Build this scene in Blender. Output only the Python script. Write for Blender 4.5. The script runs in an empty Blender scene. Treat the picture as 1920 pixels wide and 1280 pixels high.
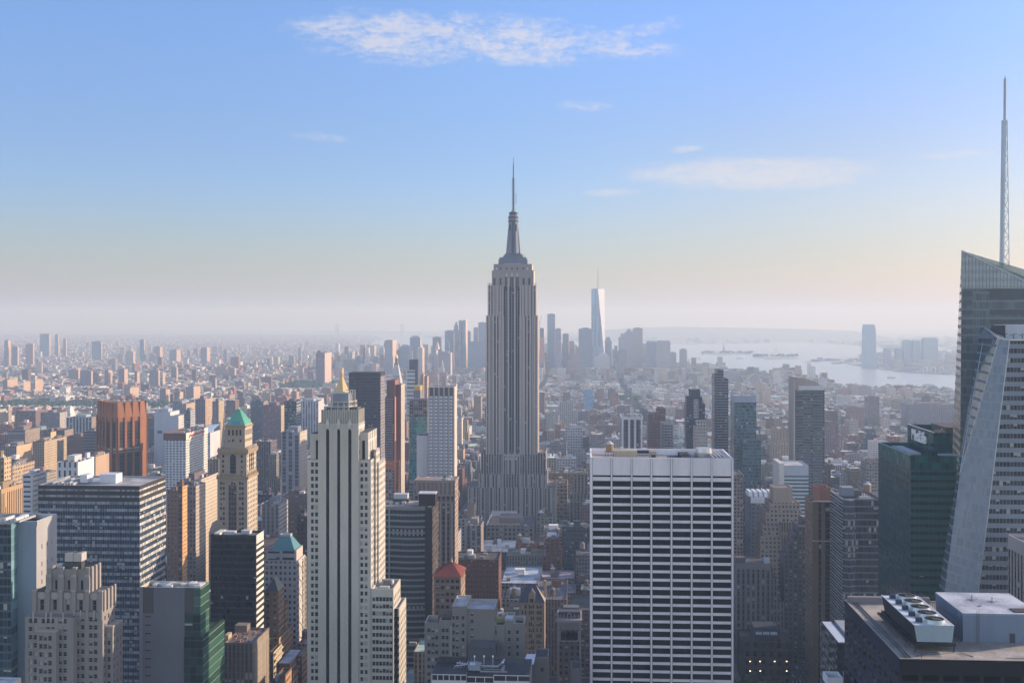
import bpy, math, random
import numpy as np
from mathutils import Vector

# ------------------------------------------------------------------ camera, sky, sun, exposure
SC = bpy.context.scene
F, CXP, HY, CAMZ = 2080.0, 960.0, 600.0, 260.0      # focal length / centre / eye level of a 1920 px wide frame
TH = math.atan(130.0 / F)                            # the avenues run along +Y, the lens looks a little left of them
ct, sn = math.cos(TH), math.sin(TH)
cam_d = bpy.data.cameras.new("camera")
cam = bpy.data.objects.new("camera", cam_d)
SC.collection.objects.link(cam)
cam.location = (0, 0, CAMZ)
cam.rotation_euler = (math.radians(90), 0, TH)
cam_d.sensor_width = 36.0
cam_d.lens = 36.0 * F / 1920.0
cam_d.shift_y = -40.0 / 1920.0
cam_d.clip_start = 1.0
cam_d.clip_end = 80000.0
SC.camera = cam

SUN_AZ, SUN_EL = math.radians(66), math.radians(19)   # azimuth from +Y towards +X
sd = Vector((math.sin(SUN_AZ) * math.cos(SUN_EL), math.cos(SUN_AZ) * math.cos(SUN_EL), math.sin(SUN_EL)))
sun_d = bpy.data.lights.new("sun", 'SUN')
sun_d.energy = 4.8
sun_d.angle = math.radians(0.5)
sun_d.color = (1.0, 0.80, 0.60)
sun = bpy.data.objects.new("sun", sun_d)
sun.rotation_euler = (-sd).to_track_quat('-Z', 'Y').to_euler()
SC.collection.objects.link(sun)

SC.view_settings.view_transform = 'Standard'
SC.view_settings.look = 'None'
SC.view_settings.exposure = 0.6
SC.view_settings.gamma = 1.0
SC.cycles.max_bounces = 5
SC.cycles.diffuse_bounces = 3
SC.cycles.glossy_bounces = 3
SC.cycles.transmission_bounces = 4
SC.cycles.transparent_max_bounces = 8
SC.cycles.volume_bounces = 1
SC.cycles.sample_clamp_indirect = 4.0
SC.cycles.caustics_reflective = False
SC.cycles.caustics_refractive = False
SC.cycles.use_denoising = True


class NT:
 """small helper for node trees"""
 def __init__(s, tree):
  s.t = tree
  s.n = tree.nodes
  s.l = tree.links

 def add(s, typ, **kw):
  nd = s.n.new(typ)
  for k, v in kw.items():
   setattr(nd, k, v)
  return nd

 def put(s, sock, v):
  if isinstance(v, bpy.types.NodeSocket):
   s.l.new(v, sock)
  else:
   sock.default_value = v

 def m(s, op, a, b=None, c=None, clamp=False):
  nd = s.add('ShaderNodeMath', operation=op, use_clamp=clamp)
  s.put(nd.inputs[0], a)
  if b is not None:
   s.put(nd.inputs[1], b)
  if c is not None:
   s.put(nd.inputs[2], c)
  return nd.outputs[0]

 def v(s, op, a, b=None, scale=None):
  nd = s.add('ShaderNodeVectorMath', operation=op)
  s.put(nd.inputs[0], a)
  if b is not None:
   s.put(nd.inputs[1], b)
  if scale is not None:
   s.put(nd.inputs[3], scale)
  return nd.outputs[0]

 def mix(s, f, a, b, blend='MIX'):
  nd = s.add('ShaderNodeMix', data_type='RGBA', blend_type=blend)
  s.put(nd.inputs[0], f)
  s.put(nd.inputs[6], a)
  s.put(nd.inputs[7], b)
  return nd.outputs[2]

 def noise(s, vec, scale, detail=3.0, rough=0.55):
  nd = s.add('ShaderNodeTexNoise')
  if vec is not None:
   s.put(nd.inputs['Vector'], vec)
  nd.inputs['Scale'].default_value = scale
  nd.inputs['Detail'].default_value = detail
  nd.inputs['Roughness'].default_value = rough
  return nd.outputs[0]

 def xyz(s, vec):
  nd = s.add('ShaderNodeSeparateXYZ')
  s.put(nd.inputs[0], vec)
  return nd.outputs

 def vec(s, x, y, z):
  nd = s.add('ShaderNodeCombineXYZ')
  for i, q in enumerate((x, y, z)):
   s.put(nd.inputs[i], q)
  return nd.outputs[0]

 def smooth(s, v, a, b):
  nd = s.add('ShaderNodeMapRange', interpolation_type='SMOOTHSTEP')
  s.put(nd.inputs[0], v)
  nd.inputs[1].default_value = a
  nd.inputs[2].default_value = b
  return nd.outputs[0]


# the sky: physical sky with thin high cloud streaks
W = bpy.data.worlds.new("World")
SC.world = W
W.use_nodes = True
w = NT(W.node_tree)
w.n.clear()
sky = w.add('ShaderNodeTexSky', sky_type='NISHITA')
sky.sun_disc = False
sky.sun_elevation = SUN_EL
sky.sun_rotation = SUN_AZ
sky.altitude = 200
sky.air_density = 1.0
sky.dust_density = 1.3
sky.ozone_density = 2.0
SKY_STRENGTH = 0.15
tc = w.add('ShaderNodeTexCoord')
dx, dy, dz = w.xyz(tc.outputs['Generated'])
hor = w.m('SQRT', w.m('ADD', w.m('MULTIPLY', dx, dx), w.m('MULTIPLY', dy, dy)))
el = w.m('DIVIDE', dz, hor)                       # tangent of the elevation
az = w.m('ARCTAN2', dx, dy)                       # azimuth from +Y towards +X
cvec = w.vec(az, w.m('MULTIPLY', el, 2.6), 0.0)
warp = w.noise(cvec, 5.0, 3.0)
n1 = w.noise(w.v('ADD', cvec, w.vec(w.m('MULTIPLY', warp, 0.12), w.m('MULTIPLY', warp, 0.1), 0.0)), 24.0, 9.0, 0.68)
n2 = w.noise(w.v('ADD', cvec, w.vec(0.0, w.m('MULTIPLY', n1, 0.05), 0.0)), 95.0, 5.0, 0.7)
nn = w.m('ADD', w.m('MULTIPLY', n1, 0.62), w.m('MULTIPLY', n2, 0.42))


def blob(ac, ec, ra, re, tilt=0.0):
 """soft ellipse of cloud round one direction"""
 a = w.m('SUBTRACT', az, ac)
 e = w.m('SUBTRACT', w.m('SUBTRACT', el, ec), w.m('MULTIPLY', a, tilt))
 q = w.m('ADD', w.m('POWER', w.m('ABSOLUTE', w.m('DIVIDE', a, ra)), 2.0), w.m('POWER', w.m('ABSOLUTE', w.m('DIVIDE', e, re)), 2.0))
 return w.m('SUBTRACT', 1.0, q, clamp=True)


def pxdir(px, py):
 return math.atan((px - CXP) / F) - TH, (HY - py) / F


blobs = []
for (px, py, rx, ry, tilt, amp) in [(740, 72, 260, 72, -0.01, 1.15), (960, 76, 290, 66, -0.06, 1.15), (1150, 88, 200, 34, -0.10, 1.0), (1200, 62, 130, 26, 0.22, .85),
       (1410, 332, 310, 44, -0.02, 1.5), (1330, 322, 170, 24, 0.02, 1.4), (1150, 362, 85, 12, 0.02, 1.1), (1285, 284, 48, 11, 0.05, 1.1), (1095, 200, 85, 20, -0.03, .8),
       (1125, 394, 50, 7, 0, .6), (600, 262, 95, 16, -0.05, .8), (1790, 312, 120, 12, 0.02, .95), (1440, 158, 80, 12, 0.1, .3), (1100, 430, 260, 20, 0, .45),
       (1860, 344, 70, 9, 0, .45), (300, 365, 200, 20, 0, .35)]:
 a_, e_ = pxdir(px, py)
 blobs.append(w.m('MULTIPLY', blob(a_, e_, rx / F, ry / F, tilt), amp))
bs = blobs[0]
for q in blobs[1:]:
 bs = w.m('MAXIMUM', bs, q)
cl = w.smooth(w.m('MULTIPLY', w.m('POWER', bs, 0.62), w.m('ADD', 0.5, w.m('MULTIPLY', w.m('SUBTRACT', nn, 0.5), w.m('ADD', 1.15, w.m('MULTIPLY', w.smooth(el, 0.14, 0.22), 0.65))))), 0.30, 0.74)
# clear deep blue ahead; the unseen sky behind the camera is brightened as added fill light
ahead = w.mix(w.smooth(el, 0.02, 0.13), (0.61, 0.575, 0.585, 1), (0.54, 0.63, 0.88, 1))
ahead = w.mix(w.smooth(el, 0.13, 0.30), ahead, (0.62, 0.75, 1.04, 1))
sunward = w.mix(w.smooth(el, 0.05, 0.11), (0.94, 0.86, 0.80, 1), (1.05, 0.88, 0.76, 1))
sunward = w.mix(w.smooth(el, 0.12, 0.26), sunward, (0.86, 0.85, 0.95, 1))
ahead = w.mix(1.0, ahead, w.mix(w.smooth(az, -0.12, 0.28), (1, 1, 1, 1), sunward), 'MULTIPLY')
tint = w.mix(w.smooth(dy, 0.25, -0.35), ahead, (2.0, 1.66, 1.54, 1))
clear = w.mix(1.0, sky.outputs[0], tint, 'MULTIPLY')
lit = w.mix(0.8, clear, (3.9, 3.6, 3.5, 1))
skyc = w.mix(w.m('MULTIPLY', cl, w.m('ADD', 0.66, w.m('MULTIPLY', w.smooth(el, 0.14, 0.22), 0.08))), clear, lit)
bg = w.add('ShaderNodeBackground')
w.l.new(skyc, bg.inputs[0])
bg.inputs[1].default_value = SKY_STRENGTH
wo = w.add('ShaderNodeOutputWorld')
w.l.new(bg.outputs[0], wo.inputs[0])

# ------------------------------------------------------------------ pixel of the 1920x1280 photo -> place in the world
def X(px, Y):
 u = (px - CXP) / F
 return Y / (u * sn + ct) * (u * ct - sn)


def Z(px, py, Y):
 u = (px - CXP) / F
 return CAMZ + (HY - py) / F * (Y / (u * sn + ct))


def G(px, py):
 """point of the ground plane"""
 u = (px - CXP) / F
 t = CAMZ * F / (py - HY)
 return (t * (u * ct - sn), t * (u * sn + ct))


def PX(x, y, z):
 d = -x * sn + y * ct
 return CXP + F * (x * ct + y * sn) / d, HY - F * (z - CAMZ) / d


# ------------------------------------------------------------------ materials
MATS = []


def new_mat(name):
 m = bpy.data.materials.new(name)
 m.use_nodes = True
 m.node_tree.nodes.clear()
 return m, NT(m.node_tree)


def attr(t, name):
 return t.add('ShaderNodeAttribute', attribute_name=name)


def principled(t, col, rough, metal=0.0, spec=0.5):
 p = t.add('ShaderNodeBsdfPrincipled')
 t.put(p.inputs['Base Color'], col)
 t.put(p.inputs['Roughness'], rough)
 t.put(p.inputs['Metallic'], metal)
 t.put(p.inputs['Specular IOR Level'], spec)
 return p


def out(t, shader):
 o = t.add('ShaderNodeOutputMaterial')
 t.l.new(shader, o.inputs[0])


def weather(t, col, scale=0.06, amt=0.35):
 """dirt and streaks that stay put"""
 geo = t.add('ShaderNodeNewGeometry')
 p = geo.outputs['Position']
 a = t.noise(t.v('MULTIPLY', p, (1, 1, 0.35)), scale, 4.0)
 b = t.noise(t.v('MULTIPLY', p, (1, 1, 0.12)), scale * 9, 3.0)
 s = t.m('ADD', t.m('MULTIPLY', a, amt * 1.2), t.m('MULTIPLY', b, amt * 0.8))
 s = t.m('ADD', s, 1.0 - amt)
 return t.mix(1.0, col, t.vec(s, s, s), 'MULTIPLY'), p


def facade_mat():
 m, t = new_mat('facade')
 wc, gc, sc, fp = (attr(t, q) for q in ('wc', 'gc', 'sc', 'fp'))
 uv = t.add('ShaderNodeUVMap', uv_map='UVMap')
 u, v, _ = t.xyz(uv.outputs[0])
 bay, fl, wf = t.xyz(fp.outputs['Color'])
 hf = fp.outputs['Alpha']
 a, b = t.m('DIVIDE', u, bay), t.m('DIVIDE', v, fl)
 fa, fb = t.m('FRACT', a), t.m('FRACT', b)
 ia, ib = t.m('FLOOR', a), t.m('FLOOR', b)
 inx = t.m('LESS_THAN', t.m('ABSOLUTE', t.m('SUBTRACT', fa, 0.5)), t.m('MULTIPLY', wf, 0.5))
 iny = t.m('LESS_THAN', t.m('ABSOLUTE', t.m('SUBTRACT', fb, 0.5)), t.m('MULTIPLY', hf, 0.5))
 win = t.m('MULTIPLY', inx, iny)
 wn = t.add('ShaderNodeTexWhiteNoise', noise_dimensions='3D')
 t.l.new(t.vec(ia, ib, t.m('MULTIPLY', wc.outputs['Alpha'], 91.7)), wn.inputs[0])
 r, rc = wn.outputs[0], wn.outputs[1]
 r1, r2, r3 = t.xyz(rc)
 amp = t.m('MAXIMUM', t.xyz(sc.outputs['Color'])[0], t.m('FLOOR', sc.outputs['Alpha']))
 k = t.m('ADD', 1.0, t.m('MULTIPLY', t.m('SUBTRACT', r1, 0.5), t.m('MULTIPLY', amp, 1.1)))
 gcol = t.mix(1.0, gc.outputs['Color'], t.vec(k, k, k), 'MULTIPLY')
 hasb = t.m('GREATER_THAN', gc.outputs['Alpha'], r2)
 upper = t.m('GREATER_THAN', t.m('SUBTRACT', fb, 0.5), t.m('MULTIPLY', t.m('SUBTRACT', r3, 0.6), hf))
 gcol = t.mix(t.m('MULTIPLY', hasb, upper), gcol, (0.30, 0.30, 0.28, 1))
 wall, pos = weather(t, wc.outputs['Color'])
 wall = t.mix(t.m('MULTIPLY', inx, t.m('FLOOR', sc.outputs['Alpha'])), wall, sc.outputs['Color'])
 # floor joints: a faint line at every storey
 pw = principled(t, wall, 0.85, 0.0, 0.25)
 nrm = t.add('ShaderNodeNewGeometry').outputs['Normal']
 tilt = t.v('SCALE', t.v('SUBTRACT', rc, (0.5, 0.5, 0.5)), scale=0.035)
 pg = principled(t, gcol, 0.08, 0.0, t.m('FRACT', sc.outputs['Alpha']))
 t.l.new(t.v('NORMALIZE', t.v('ADD', nrm, tilt)), pg.inputs['Normal'])
 mx = t.add('ShaderNodeMixShader')
 t.put(mx.inputs[0], win)
 t.l.new(pw.outputs[0], mx.inputs[1])
 t.l.new(pg.outputs[0], mx.inputs[2])
 out(t, mx.outputs[0])
 return m


def roof_mat():
 m, t = new_mat('roof_deck')
 wc = attr(t, 'wc')
 geo = t.add('ShaderNodeNewGeometry')
 p = geo.outputs['Position']
 a = t.smooth(t.noise(p, 0.09, 4.0, 0.6), 0.35, 0.65)
 b = t.noise(p, 1.4, 3.0, 0.7)
 col = t.mix(a, wc.outputs['Color'], t.mix(1.0, wc.outputs['Color'], (0.55, 0.55, 0.58, 1), 'MULTIPLY'))
 s = t.m('ADD', 0.55, t.m('MULTIPLY', b, 0.9))
 col = t.mix(1.0, col, t.vec(s, s, s), 'MULTIPLY')
 out(t, principled(t, col, 0.9, 0.0, 0.2).outputs[0])
 return m


def plain_mat():
 m, t = new_mat('masonry_and_paint')
 wc = attr(t, 'wc')
 col, p = weather(t, wc.outputs['Color'], 0.11, 0.3)
 out(t, principled(t, col, 0.8, 0.0, 0.15).outputs[0])
 return m


def glass_mat():
 m, t = new_mat('window_glass')
 wc = attr(t, 'wc')
 out(t, principled(t, wc.outputs['Color'], 0.08, 0.0, 0.2).outputs[0])
 return m


def metal_mat():
 m, t = new_mat('painted_metal')
 wc = attr(t, 'wc')
 col, p = weather(t, wc.outputs['Color'], 0.3, 0.25)
 out(t, principled(t, col, 0.38, 0.75, 0.5).outputs[0])
 return m


def screen_mat():
 """clear crown glazing: pale panes one can look through"""
 m, t = new_mat('clear_glazing')
 wc = attr(t, 'wc')
 pg = principled(t, wc.outputs['Color'], 0.15, 0.0, 0.5)
 tr = t.add('ShaderNodeBsdfTransparent')
 tr.inputs[0].default_value = (0.78, 0.86, 0.88, 1)
 mx = t.add('ShaderNodeMixShader')
 mx.inputs[0].default_value = 0.68
 t.l.new(tr.outputs[0], mx.inputs[1])
 t.l.new(pg.outputs[0], mx.inputs[2])
 out(t, mx.outputs[0])
 return m


def gold_mat():
 m, t = new_mat('gilded_metal')
 wc = attr(t, 'wc')
 out(t, principled(t, wc.outputs['Color'], 0.45, 0.35, 0.5).outputs[0])
 return m


def lamp_mat():
 m, t = new_mat('lit_window')
 e = t.add('ShaderNodeEmission')
 e.inputs[0].default_value = (1.0, 0.78, 0.5, 1)
 e.inputs[1].default_value = 2.2
 out(t, e.outputs[0])
 return m


def leaf_mat():
 m, t = new_mat('leaves')
 wc = attr(t, 'wc')
 out(t, principled(t, wc.outputs['Color'], 0.7, 0.0, 0.25).outputs[0])
 return m


FAC, ROOF, PLAIN, GLASS, METAL, SCREEN, GOLD, LAMP, LEAF = range(9)
MATS = [facade_mat(), roof_mat(), plain_mat(), glass_mat(), metal_mat(), screen_mat(), gold_mat(), lamp_mat(), leaf_mat()]

RNG = random.Random(7)


def S(wc, gc=(0.035, 0.045, 0.06), sc=None, bay=3.0, fl=3.6, wf=0.5, hf=0.55, blind=0.18, spec=0.34, var=1.0):
 return dict(sp=spec, va=var, wc=wc, gc=gc, sc=sc, bay=bay, fl=fl, wf=wf, hf=hf, bl=blind)


def C(*c):
 """plain colour style without windows"""
 if len(c) == 1:
  c = (c[0],) * 3
 return dict(sp=.3, va=1.0, wc=c, gc=(0, 0, 0), sc=None, bay=1.0, fl=1.0, wf=0.0, hf=0.0, bl=0.0)


class MB:
 """collects faces in world coordinates and links them as ONE mesh object"""

 def __init__(s):
  s.v, s.f, s.uv, s.at, s.mi = [], [], [], [], []
  s.seed = RNG.random()

 def face(s, pts, st, mat=PLAIN, uv=None, bay=None):
  i = len(s.v)
  s.v.extend(pts)
  s.f.append(tuple(range(i, i + len(pts))))
  s.uv.extend(uv if uv else [(0.0, 0.0)] * len(pts))
  sc = st['sc']
  s.at.append((*st['wc'], s.seed, *st['gc'], st['bl'], *(sc if sc else (st['va'], 0, 0)), (1.0 if sc else 0.0) + st['sp'], bay or st['bay'], st['fl'], st['wf'], st['hf']))
  s.mi.append(mat)

 def wall(s, p0, p1, z0, z1, st, mat=FAC, vb=0.0):
  L = math.hypot(p1[0] - p0[0], p1[1] - p0[1])
  n = max(1, round(L / st['bay']))
  s.face([(p0[0], p0[1], z0), (p1[0], p1[1], z0), (p1[0], p1[1], z1), (p0[0], p0[1], z1)], st, mat,
   [(0, z0 - vb), (L, z0 - vb), (L, z1 - vb), (0, z1 - vb)], bay=L / n)

 def wall4(s, a, b, c, d, st, mat=FAC):
  """any planar quad, uv in metres; a-b is the lower edge"""
  A, Bv, Cv, D = (Vector(q) for q in (a, b, c, d))
  ux = (Bv - A)
  L = ux.length or 1.0
  ux = ux / L
  uv = [((q - A).dot(ux), q.z) for q in (A, Bv, Cv, D)]
  n = max(1, round(L / st['bay']))
  s.face([a, b, c, d], st, mat, uv, bay=L / n)

 def prism(s, poly, z0, z1, st, roof=None, par=1.0, mat=FAC, cap=True, skip=(), pt=0.5):
  n = len(poly)
  if isinstance(st, dict):
   st = [st] * n
  for i in range(n):
   if i not in skip:
    s.wall(poly[i], poly[(i + 1) % n], z0, z1, st[i], mat)
  if not cap:
   return
  r = roof or C(.16, .15, .15)
  if par <= 0:
   s.face([(p[0], p[1], z1) for p in poly], r, ROOF)
   return
  ins = inset(poly, pt)
  cop = C(*[min(.8, q * 1.15) for q in st[0]['wc']])
  for i in range(n):
   j = (i + 1) % n
   a, b, c, d = poly[i], poly[j], ins[j], ins[i]
   s.face([(a[0], a[1], z1), (b[0], b[1], z1), (c[0], c[1], z1), (d[0], d[1], z1)], cop, PLAIN)
   s.face([(d[0], d[1], z1 - par), (d[0], d[1], z1), (c[0], c[1], z1), (c[0], c[1], z1 - par)], cop, PLAIN)
  s.face([(p[0], p[1], z1 - par) for p in ins], r, ROOF)

 def box(s, x0, x1, y0, y1, z0, z1, st, mat=PLAIN, bottom=False):
  q = [(x0, y0), (x1, y0), (x1, y1), (x0, y1)]
  if isinstance(st, dict):
   for i in range(4):
    s.wall(q[i], q[(i + 1) % 4], z0, z1, st, mat)
  s.face([(p[0], p[1], z1) for p in q], st, mat if mat != FAC else PLAIN)
  if bottom:
   s.face([(p[0], p[1], z0) for p in reversed(q)], st, mat if mat != FAC else PLAIN)

 def loft(s, q0, z0, q1, z1, st, mat=PLAIN, cap=True):
  n = len(q0)
  for i in range(n):
   j = (i + 1) % n
   s.wall4((*q0[i], z0), (*q0[j], z0), (*q1[j], z1), (*q1[i], z1), st, mat)
  if cap:
   s.face([(*p, z1) for p in q1], st, mat if mat not in (FAC,) else PLAIN)

 def cone(s, cx, cy, r0, z0, r1, z1, st, mat=PLAIN, n=12, cap=True):
  q0 = [(cx + r0 * math.cos(2 * math.pi * i / n), cy + r0 * math.sin(2 * math.pi * i / n)) for i in range(n)]
  q1 = [(cx + r1 * math.cos(2 * math.pi * i / n), cy + r1 * math.sin(2 * math.pi * i / n)) for i in range(n)]
  s.loft(q0, z0, q1, z1, st, mat, cap)

 def rod(s, a, b, r, st, mat=METAL, n=4):
  a, b = Vector(a), Vector(b)
  d = (b - a).normalized()
  p = d.cross(Vector((0, 0, 1)))
  if p.length < 1e-3:
   p = Vector((1, 0, 0))
  p.normalize()
  q = d.cross(p)
  ra = [a + (p * math.cos(2 * math.pi * (i + .5) / n) + q * math.sin(2 * math.pi * (i + .5) / n)) * r for i in range(n)]
  rb = [x + (b - a) for x in ra]
  for i in range(n):
   j = (i + 1) % n
   s.face([tuple(ra[i]), tuple(ra[j]), tuple(rb[j]), tuple(rb[i])], st, mat)
  s.face([tuple(x) for x in rb], st, mat)
  s.face([tuple(x) for x in reversed(ra)], st, mat)

 def build(s, name, parent=None, origin=(0, 0, 0)):
  if not s.f:
   return None
  me = bpy.data.meshes.new(name)
  V = np.array(s.v, dtype=np.float64) - np.array(origin)
  me.from_pydata(V.tolist(), [], s.f)
  uvl = me.uv_layers.new(name='UVMap')
  uvl.data.foreach_set('uv', np.array(s.uv, dtype=np.float32).ravel())
  A = np.array(s.at, dtype=np.float32)
  for k, nm in enumerate(('wc', 'gc', 'sc', 'fp')):
   at = me.attributes.new(nm, 'FLOAT_COLOR', 'FACE')
   at.data.foreach_set('color', np.ascontiguousarray(A[:, 4 * k:4 * k + 4]).ravel())
  used = sorted(set(s.mi))
  for u in used:
   me.materials.append(MATS[u])
  lut = {u: i for i, u in enumerate(used)}
  me.polygons.foreach_set('material_index', np.array([lut[q] for q in s.mi], dtype=np.int32))
  me.update()
  o = bpy.data.objects.new(name, me)
  SC.collection.objects.link(o)
  if parent:
   o.parent = parent
  else:
   o.location = origin
  return o


def inset(poly, d):
 n = len(poly)
 res = []
 for i in range(n):
  p, a, b = Vector(poly[i]), Vector(poly[i - 1]), Vector(poly[(i + 1) % n])
  e0, e1 = (p - a).normalized(), (b - p).normalized()
  n0, n1 = Vector((-e0.y, e0.x)), Vector((-e1.y, e1.x))
  mm = (n0 + n1)
  k = d / max(0.25, 1 + n0.dot(n1)) if mm.length > 1e-6 else 0
  q = p + mm * k
  res.append((q.x, q.y))
 return res


def rect(x0, x1, y0, y1):
 return [(x0, y0), (x1, y0), (x1, y1), (x0, y1)]


# ------------------------------------------------------------------ things with parts
HERO = []          # (x0, x1, y0, y1, px left, px right, Y, lowest visible row, short name)
ALLB = []


class B:
 def __init__(s, name, label, cat, loc, group=None, kind=None):
  s.name, s.label, s.cat, s.group, s.loc = name, label, cat, group, loc
  s.p = {}
  s.sub = {}
  s.wins = []
  s.inst = []
  s.main = None
  ALLB.append(s)

 def mb(s, part='wall', key=0, under=None):
  k = (part, key)
  if k not in s.p:
   s.p[k] = MB()
   if under:
    s.sub[k] = under
  return s.p[k]

 def finish(s):
  root = bpy.data.objects.new(s.name, None)
  SC.collection.objects.link(root)
  root.location = s.loc
  root['label'] = s.label
  root['category'] = s.cat
  if s.group:
   root['group'] = s.group
  s.root = root
  done = {}
  for k, mbs in s.p.items():
   if k not in s.sub:
    done[k] = mbs.build(k[0], root, s.loc)
  for k, mbs in s.p.items():
   if k in s.sub:
    done[k] = mbs.build(k[0], done[s.sub[k]], s.loc)
  for k, o in done.items():
   if o and k[0] in ('roof_debris', 'roof_garden', 'carved_band', 'balustrade', 'antenna_element', 'scaffold'):
    o['kind'] = 'stuff'
  for (nm, me, loc, rz, sc) in s.inst:
   o = bpy.data.objects.new(nm, me)
   SC.collection.objects.link(o)
   o.parent = root
   o.location = (loc[0] - s.loc[0], loc[1] - s.loc[1], loc[2] - s.loc[2])
   o.rotation_euler = (0, 0, rz)
   o.scale = (sc, sc, sc)
  if s.wins:
   make_windows(s, root)
  return root


WMESH = {}
GLZ = [(0.030, 0.036, 0.045), (0.020, 0.024, 0.030), (0.045, 0.052, 0.060), (0.028, 0.032, 0.036), (0.06, 0.066, 0.07), (0.035, 0.04, 0.05)]
BLN = [0.0, 0.0, 0.45, 0.0, 0.3, 1.0]


def window_mesh(w_, h, var, fr, dark):
 key = (round(w_, 1), round(h, 1), var, fr, dark)
 if key in WMESH:
  return WMESH[key]
 w_, h = max(.3, key[0]), max(.3, key[1])
 mb = MB()
 window_faces(mb, (0, 0, 0), (1, 0), w_, h, var, fr, dark)
 o = mb.build('window')
 me = o.data
 bpy.data.objects.remove(o)
 WMESH[key] = me
 return me


def window_faces(mb, c, u, w_, h, var, fr, dark):
 nx, ny = u[1], -u[0]

 def P(a, z, d=0.0):
  return (c[0] + u[0] * a + nx * d, c[1] + u[1] * a + ny * d, c[2] + z)
 g = tuple(q * dark for q in GLZ[var])
 b = BLN[var] if fr else 0.0
 hb = h * (1 - b)
 if hb > 0.05:
  mb.face([P(-w_ / 2, 0), P(w_ / 2, 0), P(w_ / 2, hb), P(-w_ / 2, hb)], C(*g), GLASS)
 if b > 0:
  mb.face([P(-w_ / 2, hb), P(w_ / 2, hb), P(w_ / 2, h), P(-w_ / 2, h)], C(.36, .35, .33), GLASS)
 if fr:
  t = 0.07
  fc = C(*fr)
  for (a0, a1, z0, z1) in ((-w_ / 2, w_ / 2, h * .5 - t / 2, h * .5 + t / 2), (-w_ / 2, w_ / 2, 0, t), (-w_ / 2, -w_ / 2 + t, 0, h), (w_ / 2 - t, w_ / 2, 0, h)):
   mb.face([P(a0, z0, .04), P(a1, z0, .04), P(a1, z1, .04), P(a0, z1, .04)], fc, PLAIN)


def make_windows(s, root):
 """the hundred windows that show largest are objects, the rest one part"""
 def key(q):
  (c, u, w_, h, fr, dark) = q
  px, py = PX(c[0], c[1], c[2] + h / 2)
  facing = c[0] * u[1] - (-u[0]) * c[1] * -1.0
  d = math.hypot(c[0], c[1])
  vis = (u[1] * (-c[0]) + (-u[0]) * (-c[1])) / d       # outward normal against the view
  inside = -20 < px < 1940 and py < 1290
  return (0 if inside and vis > 0.02 else 1, -(w_ * h * max(vis, 0) / (d * d)) * (1.0 if py < 1200 else .5), c[2] * -1)
 s.wins.sort(key=key)
 rest = MB()
 for i, (c, u, w_, h, fr, dark) in enumerate(s.wins):
  var = RNG.choice((0, 0, 1, 1, 2, 3, 3, 4, 5)) if fr else RNG.choice((0, 1, 1, 3))
  if i < 100:
   o = bpy.data.objects.new('window', window_mesh(w_, h, var, fr, dark))
   SC.collection.objects.link(o)
   o.parent = root
   o.location = (c[0] - s.loc[0], c[1] - s.loc[1], c[2] - s.loc[2])
   o.rotation_euler = (0, 0, math.atan2(u[1], u[0]))
  else:
   window_faces(rest, c, u, w_, h, var, fr, dark)
 o = rest.build('window', root, s.loc)
 if o:
  o['kind'] = 'stuff'


def gwall(b, p0, p1, z0, z1, cols, rows, st, rec=0.35, fr=(.3, .3, .28), dark=1.0, part='wall', sill=None, spandrel=None):
 """a wall with real openings; cols and rows are metre intervals; windows sit rec behind the face"""
 mb = b.mb(part)
 L = math.hypot(p1[0] - p0[0], p1[1] - p0[1])
 u = ((p1[0] - p0[0]) / L, (p1[1] - p0[1]) / L)
 n = (u[1], -u[0])

 def P(a, z, d=0.0):
  return (p0[0] + u[0] * a - n[0] * d, p0[1] + u[1] * a - n[1] * d, z)

 def q(a0, a1, za, zb):
  if a1 - a0 > 1e-3 and zb - za > 1e-3:
   mb.face([P(a0, za), P(a1, za), P(a1, zb), P(a0, zb)], st, PLAIN)
 x = 0.0
 sp = spandrel or st
 for (a, c) in cols:
  q(x, a, z0, z1)
  z = z0
  for (za, zb) in rows:
   if zb > z1 or za < z0:
    continue
   if spandrel:
    mb.face([P(a, z, rec * .6), P(c, z, rec * .6), P(c, za, rec * .6), P(a, za, rec * .6)], sp, PLAIN)
   else:
    q(a, c, z, za)
   mb.face([P(a, za), P(c, za), P(c, za, rec), P(a, za, rec)], sill or st, PLAIN)
   mb.face([P(a, zb, rec), P(c, zb, rec), P(c, zb), P(a, zb)], st, PLAIN)
   mb.face([P(a, za, rec), P(a, zb, rec), P(a, zb), P(a, za)], st, PLAIN)
   mb.face([P(c, za), P(c, zb), P(c, zb, rec), P(c, za, rec)], st, PLAIN)
   b.wins.append((P((a + c) / 2, za, rec), u, c - a, zb - za, fr, dark))
   z = zb
  if spandrel:
   mb.face([P(a, z, rec * .6), P(c, z, rec * .6), P(c, z1, rec * .6), P(a, z1, rec * .6)], sp, PLAIN)
   mb.face([P(a, z0), P(a, z0, rec * .6), P(a, z1, rec * .6), P(a, z1)], st, PLAIN)
   mb.face([P(c, z0, rec * .6), P(c, z0), P(c, z1), P(c, z1, rec * .6)], st, PLAIN)
  else:
   q(a, c, z, z1)
  x = c
 q(x, L, z0, z1)


def rows_down(ztop, pitch, h, n, zmin=0.0):
 """n storeys counted down from a first window head"""
 r = [(ztop - i * pitch - h, ztop - i * pitch) for i in range(n)]
 return sorted(q for q in r if q[0] > zmin + .3)


def evenly(L, n, w_, margin=0.0):
 p = (L - 2 * margin) / n
 return [(margin + p * (i + .5) - w_ / 2, margin + p * (i + .5) + w_ / 2) for i in range(n)]


def reg(x0, x1, y0, y1, l, r, Y, vb, short):
 HERO.append((x0, x1, y0, y1, l, r, Y, vb, short))


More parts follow.
